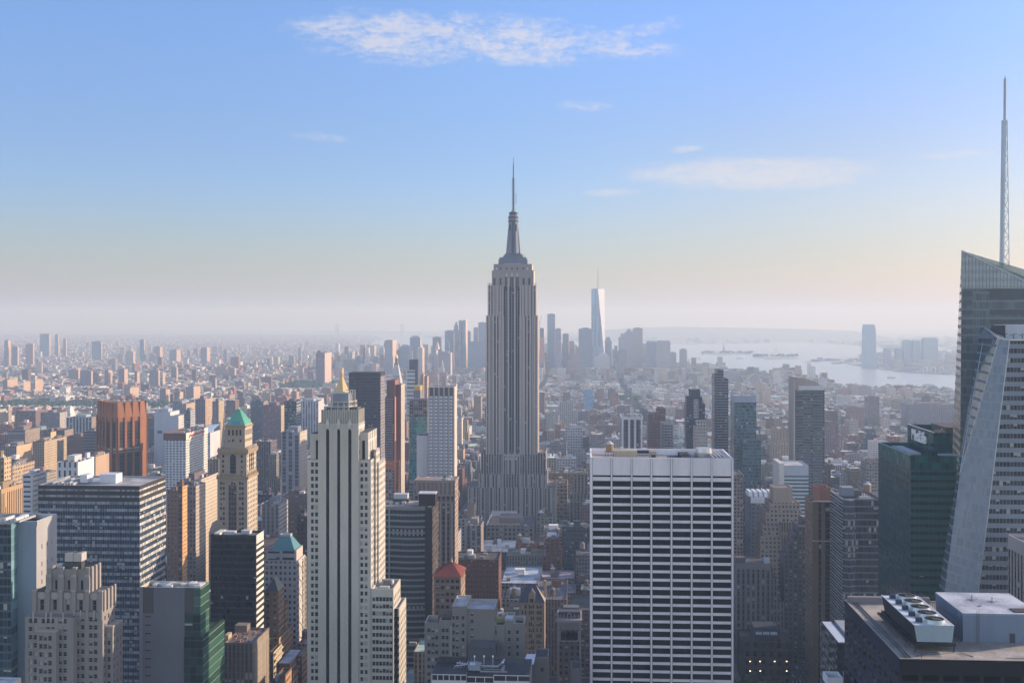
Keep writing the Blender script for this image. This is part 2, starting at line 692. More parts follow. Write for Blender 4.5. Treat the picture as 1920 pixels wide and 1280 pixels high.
def hb(name, label, cat, short, l, r, top, Y, dep, vb, st, right=None, left=None, roof=None, z0=0.0, par=1.0, group=None, pyr=None):
 """an upright block from its front edges and roof line in the photo; returns the thing and its box"""
 x0, x1, z = X(l, Y), X(r, Y), Z((l + r) / 2, top, Y)
 b = B(name, label, cat, ((x0 + x1) / 2, Y + dep / 2, 0), group)
 b.mb().prism(rect(x0, x1, Y, Y + dep), z0, z, [st, right or st, st, left or st], roof, par)
 pr = PX(x1, Y + dep, z)[0]
 pl = PX(x0, Y + dep, z)[0]
 reg(x0, x1, Y, Y + dep, min(l, pl), max(r, pr), Y, vb, short)
 return b, (x0, x1, Y, Y + dep, z)


def pbox(b, part, l, r, top, bot, Y, dep, st, mat=PLAIN, key=0, under=None):
 """a block on a roof, from its front edges in the photo"""
 mb = b.mb(part, key, under)
 x0, x1 = X(l, Y), X(r, Y)
 mb.box(x0, x1, Y, Y + dep, Z((l + r) / 2, bot, Y), Z((l + r) / 2, top, Y), st, mat)
 return x0, x1


TANK = None


def tank_mesh(kind):
 mb = MB()
 wood = C(.17, .11, .075) if kind == 0 else (C(.24, .23, .22) if kind == 1 else C(.30, .20, .13))
 for (sx, sy) in ((-1, -1), (1, -1), (1, 1), (-1, 1)):
  mb.rod((sx * 1.5, sy * 1.5, 0), (sx * 1.5, sy * 1.5, 3.0), .14, C(.07), PLAIN)
 mb.box(-2, 2, -2, 2, 2.8, 3.1, C(.09), PLAIN, True)
 mb.cone(0, 0, 2.0, 3.1, 1.9, 6.9, wood, PLAIN, 12)
 mb.cone(0, 0, 2.2, 6.9, 0.1, 8.6, C(.20, .19, .18) if kind != 2 else C(.5, .5, .5), PLAIN, 12)
 o = mb.build('water_tank')
 me = o.data
 bpy.data.objects.remove(o)
 return me


TANKS = [tank_mesh(i) for i in range(3)]


def tank(b, x, y, z, sc=1.0, kind=0):
 b.inst.append(('water_tank', TANKS[kind], (x, y, z), RNG.random() * 3, sc))


def clutter(b, x0, x1, y0, y1, z, n=6, part='roof_unit', seed=1):
 """air handlers, hatches and duct runs on a roof deck; each its own part"""
 r = random.Random(seed)
 for i in range(n):
  w_, d = r.uniform(1.5, 5), r.uniform(1.5, 4.5)
  if x1 - x0 < w_ + 2.5 or y1 - y0 < d + 2.5:
   continue
  x, y = r.uniform(x0 + 1, x1 - 1 - w_), r.uniform(y0 + 1, y1 - 1 - d)
  h = r.uniform(1.0, 3.0)
  b.mb(part, i).box(x, x + w_, y, y + d, z + .01 * i, z + h, C(r.choice((.16, .25, .36, .48))), PLAIN)


LIME = (.40, .36, .30)
LIMEW = (.47, .43, .36)
TAN = (.36, .28, .20)
BRICK = (.22, .105, .07)
BROWN = (.13, .085, .06)
WHITE = (.62, .62, .62)
GREY = (.27, .27, .28)
DG = (.02, .024, .03)
BLUEG = (.035, .06, .085)

# ------------------------------------------------------------------ near towers, built one by one
def grace():
 Y = 548.0
 st = C(.67, .63, .655)
 x0, x1 = X(1107, Y), X(1375, Y)
 zt = Z(1240, 858, Y)
 W_ = x1 - x0
 dep = 39.0
 b = B('office_slab', 'wide white office slab with a grid of black strip windows', 'office tower', ((x0 + x1) / 2, Y + dep / 2, 0))
 zf = lambda py: Z(1240, py, Y)
 cols = [((a - 75) / 747 * W_, (c - 75) / 747 * W_) for a, c in ((88, 181), (192, 287), (297, 389), (401, 494), (506, 600), (611, 705), (716, 811))]
 rows = [(zf(894.6), zf(891.2))]
 y = 901.9
 while zf(y + 10.4) > 4:
  rows.append((zf(y + 10.6), zf(y)))
  y += 15.63
 rows = sorted(rows)
 gwall(b, (x0, Y), (x1, Y), 0, zt, cols, rows, st, 0.35, None, .3)
 mb = b.mb()
 mb.wall((x0, Y + dep), (x0, Y), 0, zt, st, PLAIN)
 mb.wall((x1, Y), (x1, Y + dep), 0, zt, st, PLAIN)
 mb.wall((x1, Y + dep), (x0, Y + dep), 0, zt, st, PLAIN)
 pc = b.mb('column')
 edges = [0.0] + [c for ab in cols for c in ab] + [W_]
 for i in range(0, len(edges), 2):
  a, c = edges[i], edges[i + 1]
  a2, c2 = a + (.0 if i == 0 else .16), c - (.0 if i == len(edges) - 2 else .16)
  k = b.mb('column', i)
  k.box(x0 + a2, x0 + c2, Y - .55, Y + .002, 0, zt + .003, st, PLAIN)
  for e in ((a, a2), (c2, c)):
   if e[1] - e[0] > .1:
    mb.face([(x0 + e[0], Y - .004, 0), (x0 + e[1], Y - .004, 0), (x0 + e[1], Y - .004, zt), (x0 + e[0], Y - .004, zt)], C(.05, .05, .06), PLAIN)
 del b.p[('column', 0)]
 k = b.mb('column', 0)
 k.box(x0, x0 + cols[0][0] - .16, Y - .55, Y + .002, 0, zt + .003, st, PLAIN)
 # parapet ring and sunken deck
 rp = b.mb('roof_deck')
 pol = rect(x0, x1, Y, Y + dep)
 rp.prism(pol, zt - .01, zt, st, C(.30, .29, .27), 3.2, PLAIN, True, (0, 1, 2, 3), .8)
 zd = zt - 3.2
 tank(b, X(1143, 575), 575, zd, 1.0, 2)
 bk = b.mb('bulkhead')
 bk.box(X(1152, 562), X(1194, 562), 562, 571, zd, Z(1170, 845, 562), C(.38, .33, .25))
 k = b.mb('bulkhead', 1)
 k.box(X(1218, 560), X(1231, 560), 560, 566, zd, Z(1224, 846, 560), C(.30, .27, .22))
 k.box(X(1221, 560.5), X(1229, 560.5), 559.9, 560.4, zd + .6, zd + 3.2, C(.05))
 ct_ = b.mb('cooling_tank')
 ct_.cone(X(1319, 572), 572, 4.6, zd, 4.6, zd + 3.4, C(.42, .43, .44), METAL, 24)
 ct_.cone(X(1319, 572), 572, 4.2, zd + 3.4, 4.0, zd + 5.6, C(.52, .52, .53), METAL, 24)
 k = b.mb('louvre_pit')
 k.box(X(1281, 553), X(1300, 553), 552, 584, zd + .2, zd + 2.0, C(.04))
 for i in range(5):
  k.rod((X(1340, 553) + i * 1.9, 552, zt - .6), (X(1340, 553) + i * 1.9 - 1, 585, zt - .6), .28, C(.5), PLAIN)
 k = b.mb('steel_frame')
 k.box(X(1195, 572), X(1222, 572), 572, 575, zd + 2.4, zd + 3.8, C(.05))
 for i in range(8):
  k.rod((X(1195, 572) + i, 572, zd), (X(1195, 572) + i, 572, zd + 2.4), .12, C(.06), PLAIN)
 for (px, top) in ((1166, 838), (1176, 841)):
  k.rod((X(px, 570), 570, zd), (X(px, 570), 570, Z(px, top, 570)), .22, C(.6), PLAIN)
  k.box(X(px, 570) - .7, X(px, 570) + .7, 569.5, 571, Z(px, top + 5, 570), Z(px, top, 570), C(.62))
 for i in range(9):
  yy = 555 + i * 3.3
  k.rod((X(1250, 560) + i * .2, yy, zd + .25), (X(1278, 560), yy, zd + .25), .12, C(.12), PLAIN)
 k.rod((X(1112, 553), 553, zd), (X(1124, 553), 553, zd + 2.8), .1, C(.25), PLAIN)
 k.rod((X(1130, 553), 553, zd), (X(1124, 553), 553, zd + 2.8), .1, C(.25), PLAIN)
 reg(x0, x1, Y, Y + dep, 1106, 1377, Y, 1290, 'white grid slab')
 return b


def five_hundred():
 Y = 560.0
 st = C(.455, .425, .37)
 b = B('limestone_tower', 'pale limestone tower with three black vertical window strips and stepped wings', 'skyscraper', (X(640, Y), Y + 14, 0))
 zf = lambda py: Z(640, py, Y)
 x = lambda px: X(px, Y)
 mb = b.mb()
 # main shaft: three dark strips in a blank front
 a0, a1 = x(597), x(673)
 zt = zf(793)
 W_ = a1 - a0
 px2m = W_ / 76.0
 cols = [((p - 597) * px2m, (q - 597) * px2m) for p, q in ((612.0, 618.0), (632.8, 638.5), (653.5, 659.5))]
 zs = zf(807)
 gwall(b, (a0, Y - .8), (a1, Y - .8), 0, zt, cols, [(1.0, zs)], st, .9, None, .5)
 # pointed heads of the strips and the finials above
 fn = C(.52, .49, .43)
 for i, (p, q) in enumerate(cols):
  cx = a0 + (p + q) / 2
  k = b.mb('finial', i)
  hw = (q - p) / 2 * 1.0
  k.loft(rect(cx - hw, cx + hw, Y - 1.25, Y - .75), zs + 1.2, rect(cx - hw * 1.15, cx + hw * 1.15, Y - 1.5, Y - .75), zf(795), fn)
  k.loft(rect(cx - hw * 1.2, cx + hw * 1.2, Y - 1.5, Y - .7), zf(795), rect(cx - .15, cx + .15, Y - 1.0, Y - .75), zf(784.5), fn)
  mb.face([(cx - hw, Y - .804, zs), (cx + hw, Y - .804, zs), (cx, Y - .804, zs + 1.3)], C(.03), GLASS)
 # thin steel rails that divide each strip into storeys
 for i, (p, q) in enumerate(cols):
  k = b.mb('spandrel_rail', i)
  zz = 4.0
  while zz < zs - 2:
   k.box(a0 + p, a0 + q, Y - .32, Y - .2, zz, zz + .9, C(.035, .035, .04), PLAIN)
   zz += 3.55
 yb = Y + 15
 mb.wall((a1, Y - .8), (a1, yb), 0, zt, S((.47, .435, .375), bay=3.2, wf=.38, hf=.5), FAC)
 mb.wall((a0, yb), (a0, Y - .8), 0, zt, st, PLAIN)
 mb.wall((a1, yb), (a0, yb), 0, zt, st, PLAIN)
 mb.face([(a0, Y - .8, zt), (a1, Y - .8, zt), (a1, yb, zt), (a0, yb, zt)], C(.3, .28, .25), ROOF)
 # ribbed crown
 c0, c1, zc = x(602.8), x(671.8), zf(769)
 cr = b.mb('crown')
 cs = C(.36, .345, .31)
 cr.prism(rect(c0, c1, Y + .6, Y + 14), zt, zc, cs, C(.1), 1.6, PLAIN)
 n = 16
 for i in range(n + 1):
  xx = c0 + (c1 - c0) * i / n
  cr.box(xx - .22, xx + .22, Y + .2, Y + .62, zt, zc + .35, C(.47, .45, .40), PLAIN)
 for i in range(6):
  yy = Y + 1 + 12.5 * i / 5
  cr.box(c1 - .02, c1 + .4, yy - .3, yy + .3, zt, zc + .35, C(.47, .43, .36), PLAIN)
 for i, (p, q) in enumerate(cols):
  cxm = a0 + (p + q) / 2
  b.mb('spandrel_rail', i).box(cxm - .12, cxm + .12, Y - .36, Y - .16, 1, zs - .5, C(.04, .04, .045), PLAIN)
 # mechanical penthouse and the open steel frame
 ph = b.mb('penthouse')
 ph.box(x(622.5), x(651), Y + 3, Y + 11, zc - 2, zf(738.5), C(.21, .24, .28))
 fr = b.mb('steel_frame')
 fs = C(.45, .43, .36)
 X0, X1, z0, z1 = x(620), x(660), zc - 1, zf(754)
 for (xx, yy) in ((X0, Y + 2), (x(632), Y + 2), (x(643), Y + 2), (x(652), Y + 2), (X0, Y + 12), (X1 - .5, Y + 12), (x(656), Y + 7)):
  fr.rod((xx, yy, z0), (xx, yy, z1), .32, fs, PLAIN)
 for zz in (z1, z1 - 2.4):
  fr.rod((X0, Y + 2, zz), (x(652), Y + 2, zz), .34, fs, PLAIN)
  fr.rod((x(652), Y + 2, zz), (X1, Y + 12, zz), .34, fs, PLAIN)
  fr.rod((X0, Y + 12, zz), (X1, Y + 12, zz), .34, fs, PLAIN)
 X2, X3, zz = x(642), x(657), zf(733)
 for xx in (x(650.5), x(655), x(659.5)):
  fr.rod((xx, Y + 8, z0), (xx, Y + 8, zz), .3, fs, PLAIN)
 fr.rod((x(643), Y + 8, zz), (x(660), Y + 8, zz), .34, fs, PLAIN)
 fr.rod((x(643), Y + 8, zz - 2), (x(660), Y + 8, zz - 2), .26, fs, PLAIN)
 fr.rod((x(625), Y + 5, zf(737)), (x(644), Y + 5, zf(736)), .3, fs, PLAIN)
 dk = b.mb('roof_plant')
 dk.box(x(609), x(622), Y + 4, Y + 10, zc - 1, zf(766), C(.13))
 dk = b.mb('roof_plant', 1)
 dk.box(x(655), x(668), Y + 3, Y + 12, zc - 1, zf(764.5), C(.10))
 for i in range(9):
  dk.rod((x(652 + i), Y + 13, zc - 1), (x(652 + i), Y + 13, zf(750 + (i % 3) * 3)), .12, C(.3), PLAIN)
 # upper wings with one tall strip each, then the wide wings with paired windows
 frc = (.28, .27, .25)
 pit = 13.2 * px2m
 for side, (l, r, sl, sr, top) in enumerate(((580.0, 597.0, 590.5, 596.5, 814), (673.0, 689.0, 677.4, 683, 811))):
  z1 = zf(top)
  zl = zf(861.5)
  L0, L1 = x(l), x(r)
  gwall(b, (L0, Y + 1.8), (L1, Y + 1.8), zl - 3, z1, [((sl - l) * px2m, (sr - l) * px2m)], [(zl - 1, zf(826))], st, .6, None, .7)
  dpt = 26
  mb.wall((L1, Y + 1.8), (L1, Y + dpt), zl - 3, z1, S((.47, .435, .375), bay=4.5, wf=.3, hf=.85, fl=9), FAC)
  mb.wall((L0, Y + dpt), (L0, Y + 1.8), zl - 3, z1, st, PLAIN)
  mb.face([(L0, Y + 1.8, z1), (L1, Y + 1.8, z1), (L1, Y + dpt, z1), (L0, Y + dpt, z1)], C(.12), ROOF)
  mb.wall((L1, Y + dpt), (L0, Y + dpt), zl - 3, z1, st, PLAIN)
 rows = rows_down(zf(867), pit, 7.7 * px2m, 62, 1.0)
 for side, (l, r, wins) in enumerate(((576.0, 597.0, ((583, 588.2), (590.8, 596.2))), (673.0, 695.5, ((675.6, 680.8), (683.8, 689.0))))):
  L0, L1, z1 = x(l), x(r), zf(861.5)
  gwall(b, (L0, Y), (L1, Y), 0, z1, [((p - l) * px2m, (q - l) * px2m) for p, q in wins], rows, st, .4, frc, .8, 'wall', C(.55, .53, .48))
  dpt = 20.5
  if side == 1:
   Ls = dpt
   gwall(b, (L1, Y), (L1, Y + dpt), 0, z1, evenly(Ls, 4, 2.0, .6), rows, st, .4, frc, .8, 'wall', C(.55, .53, .48))
  else:
   mb.wall((L0, Y + dpt), (L0, Y), 0, z1, S((.47, .435, .375), bay=3.4), FAC)
  mb.wall((L1, Y + dpt), (L0, Y + dpt), 0, z1, st, PLAIN)
  mb.face([(L0, Y, z1), (L1, Y, z1), (L1, Y + dpt, z1), (L0, Y + dpt, z1)], C(.14), ROOF)
 # outer lower piers on the west face
 for (l, r, top, y0, y1) in ((695.5, 699.5, 846, Y + 8, Y + 19), (699.5, 703, 871, Y + 11, Y + 30)):
  mb.prism(rect(x(l), x(r), y0, y1), 0, zf(top), S((.47, .435, .375), bay=3.0, wf=.4, hf=.5), C(.2), .8)
 # low wings stepping out to the right
 for i, (l, r, top, y0, y1, nb) in enumerate(((696.2, 737.6, 1103, Y - 1.0, Y + 21, 6), (737.6, 748.5, 1140, Y + 1.5, Y + 24, 3))):
  L0, L1, z1 = X(l, y0), X(r, y0), Z(l, top, y0)
  wd = L1 - L0
  rr = rows_down(z1 - 4.2, pit, 2.1, 40, 1.0)
  cols = evenly(wd, nb, 1.5, .4)
  gwall(b, (L0, y0), (L1, y0), 0, z1, cols, rr, C(.46, .425, .36), .45, frc, .8)
  gwall(b, (L1, y0), (L1, y1), 0, z1, evenly(y1 - y0, 5, 1.7, .5), rr, C(.46, .425, .36), .45, frc, .8)
  rp = b.mb('roof_deck', i)
  rp.prism(rect(L0, L1, y0, y1), z1 - .01, z1, C(.44, .41, .35), C(.34, .33, .32), 1.1, PLAIN, True, (0, 1, 2, 3), .5)
  mb.wall((L1, y1), (L0, y1), 0, z1, st, PLAIN)
  clutter(b, L0 + 1, L1 - 1, y0 + 2, y1 - 2, z1 - 1.1, 5, 'roof_unit' if i == 0 else 'hatch', 30 + i)
 reg(x(575), x(749), Y - 2, Y + 32, 575, 759, Y, 1290, 'pale limestone tower')


def banded():
 Y, D = 600.0, 38.5
 x0, x1, zt = X(71.5, Y), X(261.5, Y), Z(166, 909.7, Y)
 b = B('office_tower', 'broad blue glass office block with pale bands and a dark top', 'office tower', ((x0 + x1) / 2, Y + D / 2, 0))
 pit = 13.62 * Y / F
 mb = b.mb()
 cor = [(x0, Y), (x1, Y), (x1, Y + D), (x0, Y + D)]
 gl = S((.30, .31, .33), gc=(.022, .038, .06), bay=1.42, fl=50, wf=.93, hf=1.0, blind=.0)
 gl2 = S((.24, .25, .27), gc=(.022, .042, .066), bay=1.42, fl=50, wf=.93, hf=1.0, blind=.0)
 lt = S((.27, .28, .31), gc=(.20, .215, .24), bay=1.42, fl=50, wf=.86, hf=1.0, blind=0)
 lt2 = S((.42, .41, .39), gc=(.43, .42, .38), bay=1.42, fl=50, wf=.86, hf=1.0, blind=0)  # right-side bands: paler, warmer copy with sunlight put into the colour
 dk = C(.045, .042, .04)
 tops = b.mb('top_band')
 zs = [zt]
 for h in (7.3, 3.5, 7.8, 4.2, 7.8):
  zs.append(zs[-1] - h * Y / F)
 for i in range(5):
  for k in range(4):
   p0, p1 = cor[k], cor[(k + 1) % 4]
   if i % 2 == 0:
    tops.wall(p0, p1, zs[i + 1], zs[i], dk, PLAIN)
   else:
    tops.wall(p0, p1, zs[i + 1], zs[i], lt2 if k in (1,) else lt, FAC)
 z = zs[-1]
 n = 0
 while z > 0.5:
  h0, h1 = pit * .40, pit * .60
  for k in range(4):
   p0, p1 = cor[k], cor[(k + 1) % 4]
   d = Vector((p1[0] - p0[0], p1[1] - p0[1])).normalized()
   nx, ny = d.y * .18, -d.x * .18
   q0, q1 = (p0[0] + nx, p0[1] + ny), (p1[0] + nx, p1[1] + ny)
   s_ = lt2 if k == 1 else lt
   b.mb('spandrel_band', min(n, 60)).wall(q0, q1, max(0, z - h0), z, s_, FAC)
   for (zz, up) in ((z, 1), (max(0, z - h0), -1)):
    f = [(p0[0], p0[1], zz), (q0[0], q0[1], zz), (q1[0], q1[1], zz), (p1[0], p1[1], zz)]
    b.mb('spandrel_band', min(n, 60)).face(f if up > 0 else f[::-1], C(.3), PLAIN)
   g = dict(gl2 if k == 1 else gl)
   g['bl'] = .0
   mb.wall(p0, p1, max(0, z - pit), max(0, z - h0), S(g['wc'], gc=g['gc'], bay=1.42, fl=pit, wf=.93, hf=1.0, blind=.06), FAC)
  z -= pit
  n += 1
 rp = b.mb('roof_deck')
 rp.prism(cor, zt - .01, zt, C(.3), C(.42, .41, .41), 1.0, PLAIN, True, (0, 1, 2, 3), .7)
 yr = Y + 8
 pbox(b, 'penthouse', 187, 217, 889, 906, Y + 14, 9, C(.50, .52, .56))
 pbox(b, 'penthouse', 150, 163, 890, 905, Y + 12, 8, C(.52, .54, .57), key=1)
 k = b.mb('roof_duct')
 for i in range(14):
  xx = X(98 + i * 3.6, Y + 12)
  k.box(xx, xx + 1.0, Y + 4 + (i % 3), Y + 28 - (i % 4) * 3, zt - 1, zt + .3 + .25 * (i % 4), C(.28 + .06 * (i % 3)))
 for px in (233, 249):
  k.rod((X(px, Y + 12), Y + 12, zt - 1), (X(px, Y + 12), Y + 12, zt + 3), .15, C(.3), PLAIN)
 reg(x0, x1, Y, Y + D, 71, 314, Y, 1290, 'blue banded office block')


def edge_glass():
 Y, D = 490.0, 19.7
 x0, x1, zt = X(33, Y), X(68.3, Y), Z(50, 976.5, Y)
 b = B('office_tower', 'glass tower with a blank white end wall and slit windows at the left edge', 'office tower', (x0, Y + 9, 0))
 mb = b.mb()
 wl = C(.22, .275, .34)
 wr = C(.33, .325, .315)
 mb.wall((x0, Y), (x1, Y), 0, zt, wl, PLAIN)
 cols = [(4.8, 5.5), (9.8, 10.5), (14.5, 15.2)]
 rows = rows_down(Z(90, 1016, Y + 9), 4.05, 2.2, 60, 1)
 # slits begin lower nearer the street side, as the wall shows
 for i, (a, c) in enumerate(cols):
  pass
 gwall(b, (x1, Y), (x1, Y + D), 0, zt, cols, [r for j, r in enumerate(rows[::-1]) if j % 5 not in (1,)][::-1], wr, .7, None, .35)
 mb.wall((x1, Y + D), (x0 - 60, Y + D), 0, zt, wl, PLAIN)
 gx = X(21, Y - 7)
 z2 = Z(10, 982, Y - 7)
 gf = S((.06, .10, .12), gc=(.025, .045, .06), bay=1.8, fl=3.7, wf=.9, hf=.75, blind=.08)
 gs = S((.16, .26, .28), gc=(.14, .26, .28), bay=7, fl=3.7, wf=.98, hf=.9, blind=.12)
 k = b.mb('glass_front')
 k.wall((gx - 62, Y - 7), (gx, Y - 7), 0, z2, gf)
 k.wall4((gx, Y - 7, 0), (x0, Y, 0), (x0, Y, z2), (gx, Y - 7, z2), gs, FAC)
 k.wall((gx - 62, Y + D), (gx - 62, Y - 7), 0, z2, gf)
 rp = b.mb('roof_deck')
 rp.face([(gx - 62, Y - 7, z2), (gx, Y - 7, z2), (x0, Y, z2), (x0, Y + D, z2), (gx - 62, Y + D, z2)], C(.3, .29, .27), ROOF)
 rp.face([(x0, Y, zt - 2.2), (x1, Y, zt - 2.2), (x1, Y + D, zt - 2.2), (x0, Y + D, zt - 2.2)], C(.05, .05, .06), ROOF)
 pp = b.mb('parapet')
 for (a, c, e, f) in ((x0, x1, Y + .003, Y + .5), (x1 - .5, x1 - .003, Y + .5, Y + D), (x0 - 6, x1 - .5, Y + D - .5, Y + D - .003)):
  pp.box(a, c, e, f, zt - 2.3, zt + .02, C(.6, .6, .6))
 for i in range(7):
  b.mb('roof_unit', i).box(gx - 9 + i * 1.6, gx - 7.8 + i * 1.6, Y - 3, Y + 12 - (i % 3) * 4, z2, z2 + .9 + .5 * (i % 3), C(.35 + .08 * (i % 3)))
 b.mb('roof_unit', 8).box(X(40, Y + 8), X(50, Y + 8), Y + 6, Y + 10, z2, zt + 1.5, C(.55))
 reg(gx - 62, x1, Y - 7, Y + D, -200, 110, Y - 7, 1290, 'white-ended glass tower')


def art_deco():
 Y = 480.0
 s_ = (.235, .215, .20)
 st = C(*s_)
 lt = C(.32, .285, .26)
 b = B('stepped_tower', 'stepped tan art deco tower with scalloped parapets and roof cooling unit', 'skyscraper', (X(125, Y), Y + 10, 0))
 mb = b.mb()
 x = lambda px: X(px, Y)
 zf = lambda py: Z(130, py, Y)
 fr = (.42, .42, .41)
 pxm = (x(192) - x(62)) / 130.0
 pit = 15.65 * Y / F
 # lower body: wide front and the projecting bay on its left
 zb = zf(1146)
 r_lo = rows_down(zf(1155.5), pit, 2.1, 34, 1)
 l0, l1 = x(139.5), x(192.3)
 gwall(b, (l0, Y), (l1, Y), 0, zb, [((a - 139.5) * pxm, (c - 139.5) * pxm) for a, c in ((142, 148.6), (151, 158), (166.6, 173.2), (175.6, 182.4))], r_lo, st, .5, fr, .8, 'wall', C(.5, .48, .45))
 yl = Y - 4
 m0, m1 = X(47.5, yl), X(137.5, yl)
 gwall(b, (m0, yl), (m1, yl), 0, zf(1148) - 1, [((a - 47.5) * pxm, (c - 47.5) * pxm) for a, c in ((54, 60.5), (63, 69.5), (78, 84), (86.5, 93), (95, 101.5), (109, 115.5), (118, 124.5))], r_lo, st, .5, fr, .8, 'wall', C(.5, .48, .45))
 # a shallow three-window bay in front of it
 yb = yl - 3.0
 q0, q1 = X(69, yb), X(105, yb)
 gwall(b, (q0, yb), (q1, yb), 0, Z(88, 1184, yb), [((a - 69) * pxm, (c - 69) * pxm) for a, c in ((73, 79.4), (81.4, 87.6), (90, 96.6))], rows_down(Z(88, 1191.5, yb), pit, 2.1, 30, 1), st, .5, fr, .8)
 mb.wall((q1, yb), (q1, yl), 0, Z(88, 1184, yb), st, PLAIN)
 mb.wall((q0, yl), (q0, yb), 0, Z(88, 1184, yb), st, PLAIN)
 k = b.mb('bay_cap')
 zq = Z(88, 1184, yb)
 k.box(q0 - .4, q1 + .4, yb - .4, yl, zq, zq + .7, lt)
 zm = zf(1148) - 1
 mb.wall((m1, yl), (m1, Y), 0, zm, st, PLAIN)
 mb.wall((m0, Y + 14), (m0, yl), 0, zm, S(s_, bay=3), FAC)
 mb.face([(m0, yl, zm), (m1, yl, zm), (m1, Y + 1, zm), (m0, Y + 14, zm)], C(.2), ROOF)
 mb.face([(l0, Y, zb), (l1, Y, zb), (l1, Y + 13, zb), (l0, Y + 13, zb)], C(.2), ROOF)
 gwall(b, (l1, Y), (l1, Y + 13), 0, zb, evenly(13, 3, 1.5, .4), r_lo, st, .5, fr, .8, 'wall', C(.5, .48, .45))
 mb.wall((l1, Y + 13), (m0, Y + 13), 0, zb, st, PLAIN)
 # side wing on the right
 w0, w1, wz = X(197, Y + 3), X(211, Y + 3), Z(204, 1176, Y + 3)
 gwall(b, (w0, Y + 3), (w1, Y + 3), 0, wz, evenly(w1 - w0, 1, 1.4), rows_down(wz - 2.2, pit, 2.1, 34, 1), st, .4, fr, .8)
 gwall(b, (w1, Y + 3), (w1, Y + 14), 0, wz, evenly(11, 3, 1.4, .3), rows_down(wz - 2.2, pit, 2.1, 34, 1), st, .4, fr, .8)
 b.mb('wing_cap').box(w0 - .2, w1 + .25, Y + 2.8, Y + 14, wz, wz + .8, lt)
 # fins and scallops along the shoulder
 for i, px in enumerate((62, 86, 95, 118, 139, 151, 163, 176, 190)):
  yy = (yl if px < 138 else Y) - .35
  b.mb('fin', i).box(X(px, yy) - .35, X(px, yy) + .35, yy, yy + .345, zf(1160), zf(1142.5), lt)
 # middle tier: five windows under round panels between piers
 Y2 = Y + 1.4
 t0, t1, z2 = X(62, Y2), X(192.4, Y2), Z(130, 1109.5, Y2)
 L = t1 - t0
 f2 = L / 130.4
 wz0, wz1 = Z(130, 1144, Y2), Z(130, 1124, Y2)
 cs = [((a - 62) * f2, (c - 62) * f2) for a, c in ((75, 82.5), (99.5, 106.5), (123.5, 130.5), (148.5, 155), (173.5, 180.5))]
 gwall(b, (t0, Y2), (t1, Y2), zb - 3, z2, cs, [(wz0, wz1)], st, .7, fr, .8)
 gwall(b, (t1, Y2), (t1, Y2 + 12.5), zb - 3, z2, evenly(12.5, 3, 1.7, .5), [(wz0, wz1)], st, .7, fr, .8)
 mb.wall((t0, Y2 + 12.5), (t0, Y2), zb - 3, z2, st, PLAIN)
 mb.wall((t1, Y2 + 12.5), (t0, Y2 + 12.5), 0, z2, st, PLAIN)
 mb.face([(t0, Y2, z2), (t1, Y2, z2), (t1, Y2 + 12.5, z2), (t0, Y2 + 12.5, z2)], C(.1), ROOF)
 for i, (a, c) in enumerate(cs):
  k = b.mb('round_panel', i)
  cx, cz, rr = t0 + (a + c) / 2, Z(130, 1116.5, Y2), 1.75
  pts = [(cx + rr * math.cos(j * math.pi / 8), Y2 - .25, cz + rr * .85 * math.sin(j * math.pi / 8)) for j in range(16)]
  k.face(pts, lt, PLAIN)
  for j in range(16):
   p, q = pts[j], pts[(j + 1) % 16]
   k.face([p, (p[0], Y2, p[2]), (q[0], Y2, q[2]), q], lt, PLAIN)
 for i, px in enumerate((65.5, 90.5, 115, 139.5, 164.5, 189.2)):
  k = b.mb('pier', i)
  xc = t0 + (px - 62) * f2
  k.box(xc - .95, xc + .95, Y2 - .8, Y2 - .002, zb - 1, z2 + .4, st)
  k.box(xc - 1.05, xc + 1.05, Y2 - .9, Y2 + .3, z2 + .4, z2 + 1.0, lt)
 for i in range(4):
  yy = Y2 + .6 + i * 3.7
  b.mb('pier', 10 + i).box(t1 + .002, t1 + .7, yy, yy + 1.2, zb - 1, z2 + 1.0, lt)
 # top tier with concave recesses between fluted piers
 Y3 = Y + 2.6
 u0, u1, z3 = X(88, Y3), X(169.3, Y3), Z(130, 1066, Y3)
 zc = z2 - 1
 D3 = 9.5
 cs3 = [(a, c) for a, c in (((103.5 - 88), (107.5 - 88)), ((127 - 88), (131.5 - 88)), ((151.5 - 88), (156 - 88)))]
 f3 = (u1 - u0) / 81.3
 gwall(b, (u0, Y3), (u1, Y3), zc, z3, [(a * f3, c * f3) for a, c in cs3], [(Z(130, 1105, Y3), Z(130, 1087, Y3))], st, .6, None, .6)
 mb.wall((u1, Y3), (u1, Y3 + D3), zc, z3, S(s_, bay=3.2, fl=20, wf=.3, hf=.3), FAC)
 mb.wall((u0, Y3 + D3), (u0, Y3), zc, z3, st, PLAIN)
 mb.wall((u1, Y3 + D3), (u0, Y3 + D3), zc, z3, st, PLAIN)
 mb.face([(u0, Y3, z3 - 1.2), (u1, Y3, z3 - 1.2), (u1, Y3 + D3, z3 - 1.2), (u0, Y3 + D3, z3 - 1.2)], C(.06), ROOF)
 for i, (a, c) in enumerate(((88, 98.5), (111.5, 121.5), (136, 145.5), (160, 169.3))):
  k = b.mb('crown_pier', i)
  xa, xb = u0 + (a - 88) * f3, u0 + (c - 88) * f3
  k.box(xa, xb, Y3 - 1.1, Y3 - .002, zc, Z(130, 1080.5, Y3), st)
  k.box(xa + .05, xb - .05, Y3 - 1.2, Y3 - .6, Z(130, 1080.5, Y3), Z(130, 1080.5, Y3) + 1.1, lt)
  k.box(xa + .3, xb - .3, Y3 - .7, Y3 + .4, Z(130, 1080.5, Y3) + 1.1, Z(130, 1063, Y3), st)
